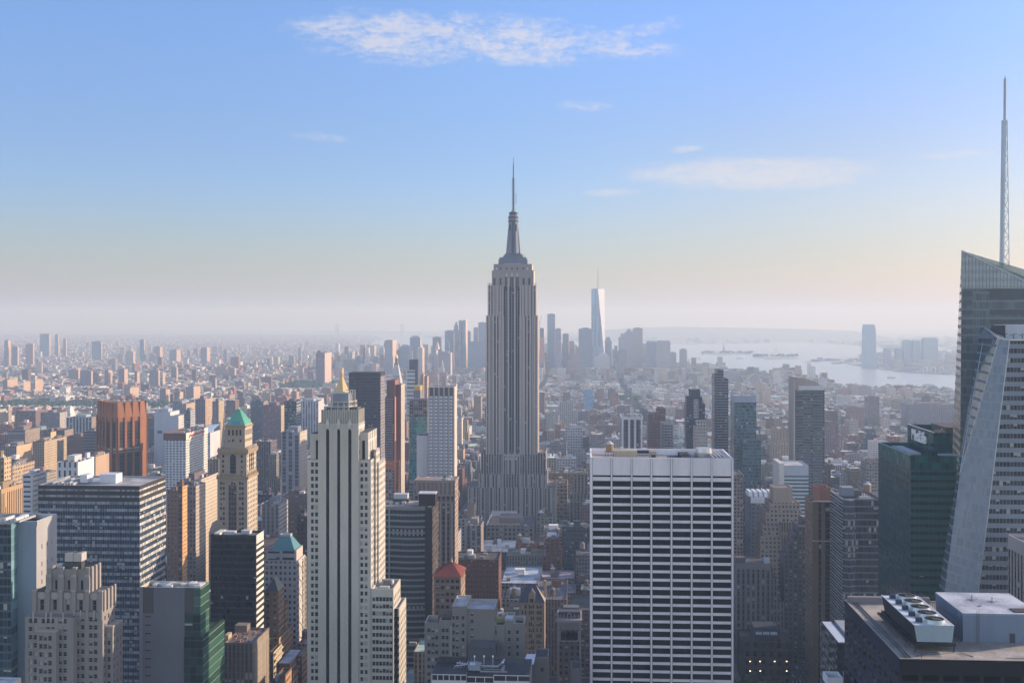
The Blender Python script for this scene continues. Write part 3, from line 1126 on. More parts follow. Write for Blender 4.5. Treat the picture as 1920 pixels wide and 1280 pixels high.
  k.box(xa + .2, xb - .2, Y3 - .75, Y3 + .6, Z(130, 1064.5, Y3), Z(130, 1062.3, Y3), lt)
 for i in range(3):
  yy = Y3 + .3 + i * 3.8
  k = b.mb('crown_pier', 8 + i)
  k.box(u1 + .002, u1 + .8, yy, yy + 1.5, zc, Z(160, 1062, Y3), lt)
 # cooling unit on its stand
 cu = b.mb('cooling_unit')
 ycu = Y3 + 3
 c0, c1, ca, cb = X(121.5, ycu), X(153, ycu), Z(135, 1052, ycu), Z(135, 1037, ycu)
 cu.box(c0, c1, ycu, ycu + 5, ca, cb, C(.42, .39, .36))
 cu.box((c0 + c1) / 2 - .12, (c0 + c1) / 2 + .12, ycu - .02, ycu + 5.02, ca, cb + .02, C(.1))
 for q in (.27, .73):
  k = b.mb('fan', int(q * 10), ('cooling_unit', 0))
  k.cone(c0 + (c1 - c0) * q, ycu + 2.5, 1.7, cb, 1.7, cb + .5, C(.3), METAL, 16)
  k.cone(c0 + (c1 - c0) * q, ycu + 2.5, 1.5, cb + .5, 1.5, cb + .51, C(.04), PLAIN, 16)
 for (xx, yy) in ((c0 + .3, ycu + .2), (c1 - .3, ycu + .2), (c0 + .3, ycu + 4.6), (c1 - .3, ycu + 4.6), ((c0 + c1) / 2, ycu + .2)):
  b.mb('stand').rod((xx, yy, z3 - 2), (xx, yy, ca), .2, C(.06), PLAIN)
 b.mb('stand').box(c0 + .4, c1 - .4, ycu + .5, ycu + 4, z3 - 1.3, ca - .2, C(.07))
 v = b.mb('vent')
 v.cone(X(113, Y3 + 4), Y3 + 4, 1.5, z3 - 1.2, 1.5, Z(113, 1056, Y3 + 4), C(.55), METAL, 14)
 reg(x(46), x(222), Y - 7, Y + 15, 46, 223, Y - 7, 1290, 'scalloped art deco tower')


def grey_blank():
 Y, D = 500.0, 12.0
 b = B('office_tower', 'grey blank-walled block with green glass end and lower green wing', 'office building', (X(320, Y), Y + 10, 0))
 x = lambda px: X(px, Y)
 zt = Z(320, 1100.5, Y)
 mb = b.mb()
 g = C(.12, .12, .135)
 d1 = C(.065, .063, .063)
 xs = [261, 267.5, 288, 346]
 zr = Z(280, 1149, Y)
 mb.wall((x(261), Y), (x(267.5), Y), 0, zt, C(.17, .17, .19), PLAIN)
 mb.wall((x(267.5), Y), (x(288), Y), zr, zt, d1, PLAIN)
 # louvre slits in the lower part of the dark strip
 gwall(b, (x(267.5), Y), (x(288), Y), 0, zr, [((272 - 267.5) * .238, (283.5 - 267.5) * .238)], rows_down(Z(280, 1154.5, Y), 16.1 * Y / F, .55, 40, .5), g, .3, None, .4)
 mb.wall((x(288), Y), (x(346), Y), 0, zt, C(.115, .12, .14), PLAIN)
 mb.wall((x(346), Y), (x(376), Y), Z(360, 1149, Y), zt, d1, PLAIN)
 gl = b.mb('glass_front')
 gg = S((.03, .05, .045), gc=(.014, .03, .03), bay=3.2, fl=3.9, wf=.95, hf=.86, blind=.1)
 gr = S((.16, .22, .17), gc=(.035, .085, .06), bay=30, fl=3.9, wf=1.0, hf=.9, blind=.0)
 gl.wall((x(346), Y), (x(376), Y), 0, Z(360, 1149, Y), gg)
 gl.wall((x(364.5), Y - .15), (x(376), Y - .15), Z(360, 1149, Y), zt - .3, S((.08, .15, .13), gc=(.045, .11, .09), bay=3, fl=3.9, wf=.9, hf=.85))
 gl.wall((x(376), Y), (x(376), Y + D), 0, zt, gr)
 mb.wall((x(376), Y + D), (x(261), Y + D), 0, zt, g, PLAIN)
 mb.wall((x(261), Y + D), (x(261), Y), 0, zt, g, PLAIN)
 rp = b.mb('roof_deck')
 rp.prism(rect(x(261), x(376), Y, Y + D), zt - .01, zt, C(.38, .36, .28), C(.09, .10, .12), 1.6, PLAIN, True, (0, 1, 2, 3), .5)
 r = random.Random(3)
 for i in range(13):
  w_, px = r.uniform(1.2, 4), 280 + i * 6.6
  b.mb('roof_unit', i).box(x(px), x(px) + w_, Y + r.uniform(2, 5), Y + r.uniform(6, 10.5), zt - 1.6, zt - .6 + r.uniform(0, 1.6), C(*r.choice(((.4, .42, .45), (.2, .26, .34), (.5, .5, .5), (.3, .3, .3)))))
 wg = b.mb('glass_wing')
 xe, zt2 = X(378.5, Y) + .6, Z(378.5, 1193, Y)
 wg.prism(rect(x(346), xe, Y - .6, Y + 31), 0, zt2, [gg, gr, gr, gg], C(.07, .09, .05), 1.2)
 rg = b.mb('roof_garden')
 for i in range(60):
  cx, cy = r.uniform(x(376) + .2, xe - .8), r.uniform(Y + 13, Y + 30)
  rg.cone(cx, cy, r.uniform(.3, .7), zt2 - 1.2, 0.05, zt2 - 1.2 + r.uniform(.6, 1.8), C(.05, .08, .03), LEAF, 5)
 reg(x(261), xe, Y, Y + 31, 261, 421, Y, 1290, 'grey blank-walled block')


def black_slab():
 Y, D = 640.0, 15.0
 st = S((.03, .03, .033), gc=(.014, .015, .018), bay=1.5, fl=3.8, wf=.92, hf=.7, blind=.015)
 b, (x0, x1, y0, y1, z) = hb('office_tower', 'black glass office slab with white banded side', 'office tower', 'black glass slab', 394.8, 480, 1002.7, Y, D, 1290, st,
        C(.025, .025, .028), None, C(.3, .29, .27), par=1.2)
 zz, i = z - 5.2, 0
 b.mb('end_panel').box(x1 + .001, x1 + .25, Y + .05, Y + D, z - 5.2, z + .02, C(.55, .52, .46))
 while zz > 2:
  b.mb('spandrel_band', i).box(x1 + .001, x1 + .3, Y + .05, Y + D, zz - 3.0, zz - 1.25, C(.66, .62, .54), PLAIN, True)
  zz -= 3.82
  i += 1
 pbox(b, 'roof_unit', 420, 440, 996, 1002, Y + 6, 4, C(.5))
 pbox(b, 'roof_unit', 452, 468, 994.5, 1001, Y + 6, 5, C(.45), key=1)
 pbox(b, 'roof_rim', 401, 412, 999, 1003, Y + 1, 12, C(.55, .53, .47), key=2)


def teal_pyramid():
 Y = 700.0
 st = S((.38, .37, .38), gc=(.03, .035, .045), bay=3.2, fl=3.7, wf=.45, hf=.5)
 b = B('office_tower', 'postmodern grey tower with braced side and teal pyramid roof', 'office tower', (X(525, Y), Y + 12, 0))
 mb = b.mb()
 z1, z2 = Z(525, 1052, Y), Z(525, 1033, Y)
 x = lambda px: X(px, Y)
 ylo = Y + 22
 mb.prism(rect(x(496), x(556.5), Y, ylo), 0, z1, [st, C(.52, .47, .40), st, st], C(.2), .5)  # right wall is a warmer grey, sunlight put into its colour
 t = b.mb('upper_storey')
 t.prism(rect(x(498.5), x(553), Y + 1.5, ylo - 2), z1 - 1, z2, [S((.36, .35, .36), gc=(.05, .06, .08), bay=9, fl=4.2, wf=.8, hf=.4), C(.5, .46, .4), st, st], C(.2), .4)
 p = b.mb('pyramid_roof')
 q0 = rect(x(506), x(550.5), Y + 2, ylo - 3)
 cx, cy = (q0[0][0] + q0[1][0]) / 2, (q0[0][1] + q0[2][1]) / 2
 hw = (x(537) - x(519)) / 2
 q1 = rect(cx - hw, cx + hw, cy - 2, cy + 2)
 p.loft(q0, z2, q1, Z(528, 1003, Y + 10), C(.09, .22, .24), PLAIN, False)
 for i in range(9):
  f = i / 8
  a = (q0[0][0] + (q0[1][0] - q0[0][0]) * f, q0[0][1], z2)
  c = (q1[0][0] + (q1[1][0] - q1[0][0]) * f, q1[0][1], Z(528, 1003, Y + 10))
  p.rod(a, c, .12, C(.12, .27, .29), PLAIN)
 k = b.mb('rim', 0, ('pyramid_roof', 0))
 k.prism(rect(cx - hw - .4, cx + hw + .4, cy - 2.4, cy + 2.4), Z(528, 1003, Y + 10) - .3, Z(528, 1000, Y + 10), C(.4, .42, .42), C(.04), .8, PLAIN)
 # braced right side
 br = C(.60, .56, .50)
 xe = x(556.5) + .25
 n = 9
 zz = z1 - 2
 hgt = 9.2
 for i in range(n):
  k = b.mb('brace', i)
  k.rod((xe, Y + 4, zz), (xe, Y + 13, zz - hgt / 2), .35, br, PLAIN)
  k.rod((xe, Y + 13, zz - hgt / 2), (xe, Y + 4, zz - hgt), .35, br, PLAIN)
  k.rod((xe, Y + 3.5, zz), (xe, Y + 14, zz), .3, br, PLAIN)
  zz -= hgt
 for i in range(3):
  b.mb('side_pier', i).box(xe - .2, xe + .5, Y + (.2, 14, 20)[i], Y + (3, 15.5, 21.5)[i], 0, z1 - 1, S((.5, .46, .4), bay=2, wf=.4, hf=.5), FAC)
 for i, (a, c) in enumerate(((499, 517), (499, 522))):
  b.mb('terrace', i).box(x(a), x(c), Y - .6, Y, Z(510, 1046 + i * 13, Y), Z(510, 1044 + i * 13, Y), C(.42))
 reg(x(496), x(557), Y, ylo, 496, 571, Y, 1215, 'teal pyramid tower')


def pointed_brown():
 Y = 662.0
 dk = S((.15, .115, .075), gc=(.03, .03, .03), bay=3.4, fl=3.7, wf=.35, hf=.4)
 wr = S((.38, .23, .13), gc=(.04, .035, .03), bay=2.6, fl=3.6, wf=.5, hf=.5)
 b = B('brick_tower', 'brown brick tower with steep slate roof and terraced side', 'tower', (X(510, Y), Y + 14, 0))
 x = lambda px: X(px, Y)
 ze = Z(508, 1108, Y)
 mb = b.mb()
 mb.prism(rect(x(496), x(521.6), Y, Y + 14), 0, ze, [dk, wr, dk, dk], C(.15), 0)
 mb.prism(rect(x(500), x(523), Y + 14, Y + 21), 0, Z(510, 1140, Y), [dk, wr, dk, dk], C(.15), .6)
 mb.prism(rect(x(505), x(528), Y - 6, Y + 26), 0, Z(516, 1196, Y - 6), [dk, wr, dk, dk], C(.12), .8)
 r = b.mb('gable_roof')
 a0, a1 = x(496), x(521.6)
 pk = (x(507), Y + 8, Z(508, 1082, Y + 8))
 pk2 = (x(507), Y + 12, Z(508, 1082, Y + 8))
 sl = C(.045, .05, .06)
 r.face([(a0, Y, ze), (a1, Y, ze), pk], sl, PLAIN)
 r.face([(a1, Y, ze), (a1, Y + 14, ze), pk2, pk], C(.30, .28, .20), PLAIN)
 r.face([(a1, Y + 14, ze), (a0, Y + 14, ze), pk2], sl, PLAIN)
 r.face([(a0, Y + 14, ze), (a0, Y, ze), pk, pk2], sl, PLAIN)
 reg(a0, x(528), Y - 6, Y + 26, 496, 548, Y - 6, 1260, 'slate-roofed brown tower')


def scaffolded():
 st = S((.15, .12, .10), gc=(.06, .05, .045), bay=2.2, fl=3.6, wf=.5, hf=.9)
 rt = S((.40, .33, .25), gc=(.33, .27, .2), bay=2.4, fl=30, wf=.6, hf=.95)
 b, (x0, x1, y0, y1, z) = hb('scaffolded_building', 'tan building wrapped in scaffold netting with debris on its roof', 'building', 'netting-wrapped tan building', 419.5, 474, 1205, 560, 29, 1290, st, rt, None, C(.2, .17, .15))
 pbox(b, 'bulkhead', 440, 463, 1172, 1190, 582, 6, C(.20, .165, .135))
 pbox(b, 'bulkhead', 421, 428, 1190, 1206, 566, 6, C(.42, .33, .23), key=1)
 r = random.Random(5)
 k = b.mb('roof_debris')
 for i in range(50):
  a, c = r.uniform(x0 + 1, x1 - 1), r.uniform(y0 + 1, y1 - 1)
  k.box(a, a + r.uniform(.2, 1.4), c, c + r.uniform(.2, 1.2), z - 1 + .002 * i, z - .8 + r.uniform(0, 1.0), C(r.uniform(.15, .5), .2, .17))
 sc = b.mb('scaffold')
 for i in range(16):
  yy = y0 + 1 + i * (y1 - y0 - 2) / 15
  sc.rod((x1 + .5, yy, 0), (x1 + .5, yy, z + .8), .1, C(.42, .36, .28), PLAIN)
 for i in range(20):
  sc.rod((x1 + .5, y0, z - i * 4), (x1 + .5, y1, z - i * 4), .08, C(.42, .36, .28), PLAIN)


def balcony_pair():
 wr = S((.42, .25, .14), gc=(.045, .04, .035), bay=2.4, fl=3.6, wf=.55, hf=.5)  # right-hand brick with orange sunlight put into the colour
 dk = S((.13, .09, .06), bay=3, fl=3.6, wf=.3, hf=.4)
 b, bx = hb('brick_building', 'orange-lit brick building with long pale flat roof and two wings', 'building', 'pale-roofed brick wings', 518, 545, 1243, 600, 28, 1290, dk, wr, None, C(.45, .45, .48), par=.6)
 b.mb('rear_wing').prism(rect(X(545, 600), X(556, 600), 612, 632), 0, Z(550, 1228, 612), [dk, wr, dk, dk], C(.2), .6)
 b.mb('side_wing').prism(rect(X(545, 600), X(549, 600), 600.5, 640), 0, Z(548, 1258, 600), [dk, wr, dk, dk], C(.3), .6)
 b, bx = hb('apartment_block', 'cream apartment block with stacked balconies behind the netting-wrapped building', 'apartment block', 'cream balcony block', 505, 513, 1222, 640, 18, 1262, dk, S((.45, .38, .26), gc=(.06, .06, .05), bay=4, fl=3.6, wf=.6, hf=.55), None, C(.2))
 for i in range(14):
  zz = bx[4] - 2 - i * 3.6
  b.mb('balcony', i).box(bx[1], bx[1] + 1.2, bx[2] + 1, bx[3] - 1, zz, zz + 1.0, C(.47, .41, .30), PLAIN, True)
 b, bx = hb('low_building', 'low brick building with bright parapet and dark roof hatches at the lower edge', 'building', 'bright-parapet low building', 505, 522, 1280, 560, 26, 1290, dk, wr, None, C(.12), par=1.2)
 clutter(b, bx[0], bx[1], bx[2], bx[3], bx[4] - 1.2, 5, seed=8)


def corner_roof():
 b, bx = hb('low_building', 'pale terraced roof corner at the lower left edge', 'building', 'pale roof corner', -60, 22, 1280, 400, 7, 1290, C(.40, .42, .46), C(.55, .42, .3), None, C(.36, .38, .42), par=.5)  # right face coloured orange to stand in for low sunlight
 b.mb('roof_rib').box(bx[0], bx[1] - 3, 402, 402.4, bx[4] - .5, bx[4] + .3, C(.45))


def curved_striped():
 Y = 700.0
 b = B('office_tower', 'green glass office building with bowed pale-banded front', 'office building', (X(750, Y), Y + 12, 0))
 x = lambda px: X(px, Y)
 zt = Z(750, 949, Y)
 l, r = 690.0, 797.0
 n = 14
 pts = []
 for i in range(n + 1):
  f = i / n
  px = l + (r - l) * f
  # flat for two thirds, bowing back and out again towards the right
  d = 1.7 * math.sin(max(0, f - .45) / .55 * math.pi) if f > .45 else 0
  pts.append((x(px), Y - d * .9))
 back = [(x(r) + 1.0, Y + 25), (x(l), Y + 25)]
 poly = pts + back
 pit = 11.12 * Y / F
 m = len(poly)
 z, k = zt, 0
 gl = S((.04, .07, .075), gc=(.018, .042, .046), bay=1.6, fl=pit, wf=.92, hf=1, blind=.01, spec=.2)
 mb = b.mb()
 first = True
 while z > 1:
  h0 = pit * (.58 if first else .36)
  first = False
  for i in range(m):
   p, q = poly[i], poly[(i + 1) % m]
   if i < n:
    sp = b.mb('spandrel_band', k)
    d = .12
    sp.face([(p[0], p[1] - d, z - h0), (q[0], q[1] - d, z - h0), (q[0], q[1] - d, z), (p[0], p[1] - d, z)], C(.215, .20, .205), PLAIN)
    sp.face([(p[0], p[1] - d, z), (q[0], q[1] - d, z), (q[0], q[1], z), (p[0], p[1], z)], C(.3, .27, .26), PLAIN)
    sp.face([(p[0], p[1], z - h0), (q[0], q[1], z - h0), (q[0], q[1] - d, z - h0), (p[0], p[1] - d, z - h0)], C(.2), PLAIN)
    mb.wall(p, q, max(0, z - pit - (.2 * pit if k == 0 else 0)), z - h0, gl)
  z -= h0 + pit * .64
  k += 1
 for i in range(n, m):
  mb.wall(poly[i], poly[(i + 1) % m], 0, zt, C(.10, .09, .09), PLAIN)
 # vertical pale mullions
 for i, px in enumerate((730, 758.5)):
  b.mb('mullion', i).box(x(px) - .4, x(px) + .4, Y - .45, Y + .1, 0, zt, C(.22, .28, .28))
 rp = b.mb('roof_deck')
 rp.face([(*p, zt - .3) for p in poly], C(.36, .30, .26), ROOF)
 # dark side slab
 sd_ = b.mb('side_wall')
 dkc = S((.03, .027, .028), gc=(.02, .02, .022), bay=1.5, fl=3.7, wf=.8, hf=.6, blind=0)
 sd_.prism(rect(x(797) + .01, x(811), Y - .5, Y + 30), 0, zt - .8, [C(.028, .026, .03), S((.075, .06, .05), gc=(.03, .025, .02), bay=2.4, fl=3.7, wf=.6, hf=.5), dkc, dkc], C(.45, .45, .46), .5)
 pbox(b, 'penthouse', 785, 816, 926, 948, Y + 3, 8, C(.03, .02, .025))
 b.mb('penthouse_cap').box(X(785, Y + 3) - .3, X(816, Y + 3) + .3, Y + 2.7, Y + 11.3, Z(800, 926, Y + 3) + .002, Z(800, 924, Y + 3), C(.5, .5, .52))
 pbox(b, 'cooling_unit', 738, 764, 926, 935, Y + 12, 6, C(.45, .45, .46))
 pbox(b, 'unit_stand', 736, 766, 935, 941, Y + 11.5, 7, C(.07))
 for i in range(6):
  b.mb('roof_unit', i).box(x(713 + i * 12), x(713 + i * 12) + 2.5, Y + 8, Y + 11 + i % 3, zt - .3, zt + 1 + .6 * (i % 2), C(.4))
 reg(x(690), x(811), Y - 3, Y + 30, 690, 826, Y - 3, 1205, 'bowed green glass building')


def red_pyramid():
 Y = 640.0
 st = C(.20, .155, .13)
 b = B('brick_building', 'brown stone building under a red tiled pyramid roof', 'building', (X(839, Y), Y + 9, 0))
 x0, x1, zt = X(814, Y), X(864, Y), Z(839, 1081, Y)
 D = 24.0
 pit = 12.1 * Y / F
 rows = rows_down(zt - 1.6, pit, 1.9, 27, 1)
 fr = (.16, .15, .15)
 gwall(b, (x0, Y), (x1, Y), 0, zt, evenly(x1 - x0, 5, 1.9, .6), rows, st, .4, fr, .7)
 gwall(b, (x1, Y), (x1, Y + D), 0, zt, evenly(D, 7, 1.6, .6), rows, C(.34, .25, .18), .4, fr, .7)
 mb = b.mb()
 mb.wall((x1, Y + D), (x0, Y + D), 0, zt, st, PLAIN)
 mb.wall((x0, Y + D), (x0, Y), 0, zt, st, PLAIN)
 for i, zz in enumerate((zt - 4.4, zt - 26)):
  b.mb('cornice', i).box(x0 - .3, x1 + .3, Y - .35, Y + D, zz, zz + .5, C(.26, .22, .19), PLAIN, True)
 rf = b.mb('pyramid_roof')
 ap = (X(846, Y + 9), Y + D / 2, Z(844.5, 1053, Y + 10))
 ez = zt + .02
 q = rect(x0 - .8, x1 + .8, Y - .8, Y + D + .8)
 for i in range(4):
  a, c = q[i], q[(i + 1) % 4]
  rf.face([(*a, ez), (*c, ez), ap], C(.22, .065, .045), PLAIN)
  for j in range(1, 9):
   f = j / 9
   p = (a[0] + (c[0] - a[0]) * f, a[1] + (c[1] - a[1]) * f, ez)
   rf.rod(p, (p[0] + (ap[0] - p[0]) * .93, p[1] + (ap[1] - p[1]) * .93, p[2] + (ap[2] - p[2]) * .93), .1, C(.17, .05, .04), PLAIN)
 rf.face([(*p, ez) for p in reversed(q)], C(.2), PLAIN)
 b.mb('finial').cone(ap[0], ap[1], .8, ap[2] - 1, .1, ap[2] + 2.5, C(.55, .5, .45), PLAIN, 8)
 reg(x0, x1, Y, Y + D, 813, 875, Y, 1150, 'red pyramid roof')


def beige_cluster():
 Y = 540.0
 st = C(.19, .176, .163)
 b = B('office_building', 'beige masonry building of stepped blocks with blank central tower', 'office building', (X(880, Y), Y + 10, 0))
 pit = 13.7 * Y / F
 fr = (.3, .3, .3)
 m = Y / F
 mb = b.mb()
 segs = [  # px left, right, top row, plane, window columns
  (796, 824, 1166.7, Y, ((801, 807), (808.8, 814.4), (816, 821.6))),
  (824, 847.5, 1162.5, Y - .6, ((828, 834), (835.8, 841),)),
  (847.5, 875, 1136, Y - 1.2, ((847.9 + .4, 852.6), (854.4, 860), (865.6, 871))),
  (875, 927.5, 1141, Y - .4, ((882, 888),)),
  (927.5, 946.7, 1171, Y, ((925.3 + 3, 931.5),)),
  (946.7, 962.5, 1163, Y + .4, ((952, 957.4),)),
  (962.5, 983, 1167.5, Y, ((967.5, 973),)),
 ]
 for i, (l, r, top, y0, wins) in enumerate(segs):
  x0, x1, z = X(l, y0), X(r, y0), Z((l + r) / 2, top, y0)
  first = 1177.5 if i < 2 else (1154 if i in (2,) else (1147 if i == 3 else 1181))
  rows = rows_down(Z(l, first, y0), pit, 7.0 * m, 28, 1)
  gwall(b, (x0, y0), (x1, y0), 0, z, [((a - l) * m, (c - l) * m) for a, c in wins], rows, st, .4, fr, .8)
  d = (14, 14, 22, 20, 16, 16, 14)[i]
  mb.wall((x1, y0), (x1, y0 + d), 0, z, C(.22, .19, .16), PLAIN)
  mb.wall((x0, y0 + d), (x0, y0), 0, z, st, PLAIN)
  mb.wall((x1, y0 + d), (x0, y0 + d), 0, z, st, PLAIN)
  par = (3.4, 3.0, .8, .8, 1, 2.6, 2.6)[i]
  b.mb('roof_deck', i).prism(rect(x0, x1, y0, y0 + d), z - .01, z, C(.36, .34, .30), C(.42, .42, .44) if i in (2, 3) else C(.10, .09, .08), par, PLAIN, True, (0, 1, 2, 3), .5)
 b.mb('downpipe').box(X(845, Y - 1), X(846.2, Y - 1), Y - 1.1, Y - .7, 30, Z(845, 1171, Y), C(.45, .42, .38))
 pbox(b, 'stair_bulkhead', 821, 847, 1150, 1166, Y + 6, 6, C(.12, .10, .085))
 pbox(b, 'skylight', 947, 961.5, 1156.5, 1166, Y + 5, 4, C(.5, .52, .58))
 pbox(b, 'stucco_wall', 930, 947, 1158, 1172, Y + 8, 3, C(.36, .33, .15))
 pbox(b, 'low_roof', 879, 929, 1212, 1236, Y - 12, 11, C(.10, .10, .11))
 for i in range(5):
  pbox(b, 'roof_unit', 882 + i * 10, 888 + i * 10, 1208 + (i % 2), 1212, Y - 8, 3, C(.16), key=i)
 reg(X(796, Y), X(983, Y), Y - 12, Y + 22, 795, 985, Y - 12, 1290, 'stepped beige block')
 b2, bx = hb('low_building', 'small grey building with a tilted white roof panel beside the beige block', 'building', 'white panel roof', 1002, 1028, 1231, 510, 14, 1290, C(.17, .155, .15), C(.2, .17, .15), None, C(.06, .06, .08), par=.8)
 k = b2.mb('window')
 pbox(b2, 'window', 1014, 1019, 1251, 1258, 509.9, .3, C(.03), GLASS, 1)
 k = b2.mb('roof_panel')
 xa, xb, za, zb = X(981.5, 505), X(1001, 505), Z(990, 1242, 505), Z(990, 1225, 512)
 k.wall4((xa, 503, za), (xb, 503, za), (xb + .6, 512, zb), (xa + 1.2, 512, zb), C(.55, .57, .62), PLAIN)
 k.box(xa, xb, 503.3, 512, 0, za - .3, C(.12, .11, .11))
 b3, bx = hb('low_building', 'narrow grey penthouse block near the lower edge beside the white grid slab', 'building', 'narrow penthouse block', 1070, 1090, 1252, 520, 12, 1290, C(.14, .13, .15), C(.3), None, C(.08), par=.5)


def gothic():
 Y = 650.0
 st = C(.25, .205, .155)
 b = B('gothic_tower', 'tan gothic building with steep slate roof and gabled dormer', 'tower', (X(998, Y), Y + 9, 0))
 x0, x1, ze = X(973, Y), X(1021, Y), Z(998, 1129, Y)
 D = 16.0
 m = Y / F
 rows = rows_down(Z(998, 1133.5, Y), 11.0 * m, 7 * m, 36, 1)
 cols = [((a - 973) * m, (c - 973) * m) for a, c in ((978, 981), (984, 987), (991.5, 994), (995, 997.5), (998.5, 1001), (1006, 1008.5), (1009.5, 1012), (1013, 1015.5))]
 gwall(b, (x0, Y), (x1, Y), 0, ze, cols, rows, st, .45, (.2, .18, .15), .7)
 gwall(b, (x1, Y), (x1, Y + D), 0, ze, evenly(D, 4, 1.2, .5), rows, C(.36, .28, .19), .4, (.2, .18, .15), .7)  # right wall paler and warmer: sunlight put into the stone colour
 mb = b.mb()
 mb.wall((x0, Y + D), (x0, Y), 0, ze, st, PLAIN)
 mb.wall((x1, Y + D), (x0, Y + D), 0, ze, st, PLAIN)
 rf = b.mb('slate_roof')
 r0, r1 = (X(988, Y), Y + D / 2, Z(998, 1094, Y + 8)), (X(1003, Y), Y + D / 2, Z(998, 1094, Y + 8))
 q = rect(x0 - .4, x1 + .4, Y - .4, Y + D)
 sl = C(.065, .07, .10)
 ez = ze + .01
 rf.face([(*q[0], ez), (*q[1], ez), r1, r0], sl)
 rf.face([(*q[1], ez), (*q[2], ez), r1], C(.30, .26, .2))  # right slope coloured tan, sunlight put into the slate
 rf.face([(*q[2], ez), (*q[3], ez), r0, r1], sl)
 rf.face([(*q[3], ez), (*q[0], ez), r0], sl)
 d = b.mb('dormer')
 a, c, zz = X(991, Y), X(1003, Y), Z(997, 1122, Y)
 pk = Z(997, 1105, Y)
 d.face([(a, Y - .5, ze - .5), (c, Y - .5, ze - .5), (c, Y - .5, zz + 3), ((a + c) / 2, Y - .5, pk), (a, Y - .5, zz + 3)], st, PLAIN)
 d.face([(c, Y - .5, ze - .5), (c, Y + 7, ze - .5), (c, Y + 7, zz + 3), (c, Y - .5, zz + 3)], st, PLAIN)
 d.face([(a, Y + 7, ze - .5), (a, Y - .5, ze - .5), (a, Y - .5, zz + 3), (a, Y + 7, zz + 3)], st, PLAIN)
 pm = ((a + c) / 2, Y - .5, pk)
 pn = ((a + c) / 2, Y + 7, pk)
 d.face([(c + .2, Y - .6, zz + 2.8), (c + .2, Y + 7, zz + 2.8), pn, pm], sl)
 d.face([(a - .2, Y + 7, zz + 2.8), (a - .2, Y - .6, zz + 2.8), pm, pn], sl)
 for i, xx in enumerate((a + 1.0, c - 1.0 - .8)):
  d.face([(xx, Y - .52, ze + .3), (xx + .8, Y - .52, ze + .3), (xx + .8, Y - .52, ze + 2.3), (xx, Y - .52, ze + 2.3)], C(.02), GLASS)
 fn = b.mb('chimney')
 fn.box(x1 - .8, x1 + .6, Y + 10, Y + 13, ze, Z(1000, 1088, Y + 10), C(.36, .27, .18))
 reg(x0, x1, Y, Y + D, 972, 1024, Y, 1235, 'slate-roofed gothic building')


def arched_stone():
 Y = 600.0
 b = B('stone_building', 'narrow grey stone building with arched top windows and pale corner piers', 'building', (X(1067, Y), Y + 9, 0))
 x0, x1, zt = X(1046, Y), X(1089, Y), Z(1067, 1166, Y)
 st = S((.12, .105, .10), gc=(.02, .02, .022), bay=3.2, fl=3.4, wf=.45, hf=.5)
 lt = C(.28, .27, .265)
 D = 20
 mb = b.mb()
 zc = Z(1067, 1200, Y)
 mb.prism(rect(x0, x1, Y, Y + D), 0, zt, st, C(.07), .6)
 for i, (a, c) in enumerate(((x0 - .1, x0 + .8), (x1 - .8, x1 + .1))):
  b.mb('corner_pier', i).box(a, c, Y - .4, Y + .01, 0, zt, lt)
 b.mb('cornice').box(x0 - .6, x1 + .6, Y - .9, Y + D, zt, Z(1067, 1161, Y), lt, PLAIN, True)
 b.mb('cornice', 1).box(x0 - .1, x1 + .1, Y - .45, Y + .005, zc - .6, zc, lt, PLAIN, True)
 b.mb('frieze').box(x0 + .81, x1 - .81, Y - .3, Y + .006, Z(1067, 1180, Y), zt - .002, C(.2, .19, .185))
 w_ = (x1 - x0 - 2.4) / 3
 for i in range(3):
  a = x0 + 1.2 + i * w_
  k = b.mb('arched_window', i)
  cx, hw, zb, zs = a + w_ / 2, w_ * .33, zc + .3, Z(1067, 1187, Y)
  pts = [(cx - hw, Y - .05, zb), (cx + hw, Y - .05, zb)] + [(cx + hw * math.cos(j * math.pi / 8), Y - .05, zs + hw * math.sin(j * math.pi / 8)) for j in range(9)]
  k.face(pts, C(.025, .022, .022), GLASS)
  for e in (a, a + w_):
   b.mb('pilaster', i).box(e - .3, e + .3, Y - .35, Y + .004, zc, Z(1067, 1181, Y), lt)
 pbox(b, 'penthouse', 1047, 1088, 1146, 1164, Y + 3, 9, S((.1, .1, .11), gc=(.03, .03, .035), bay=1.6, fl=3, wf=.6, hf=.5), FAC)
 pbox(b, 'penthouse', 1056, 1086, 1138, 1150, Y + 9, 6, C(.14, .15, .18), key=1)
 for i in range(6):
  b.mb('roof_rail').rod((X(1050 + i * 7, Y + 2), Y + 2, Z(1060, 1162, Y)), (X(1050 + i * 7, Y + 2), Y + 2, Z(1060, 1152, Y)), .12, C(.5), PLAIN)
 reg(x0, x1, Y, Y + D, 1044, 1091, Y, 1290, 'arched stone building')


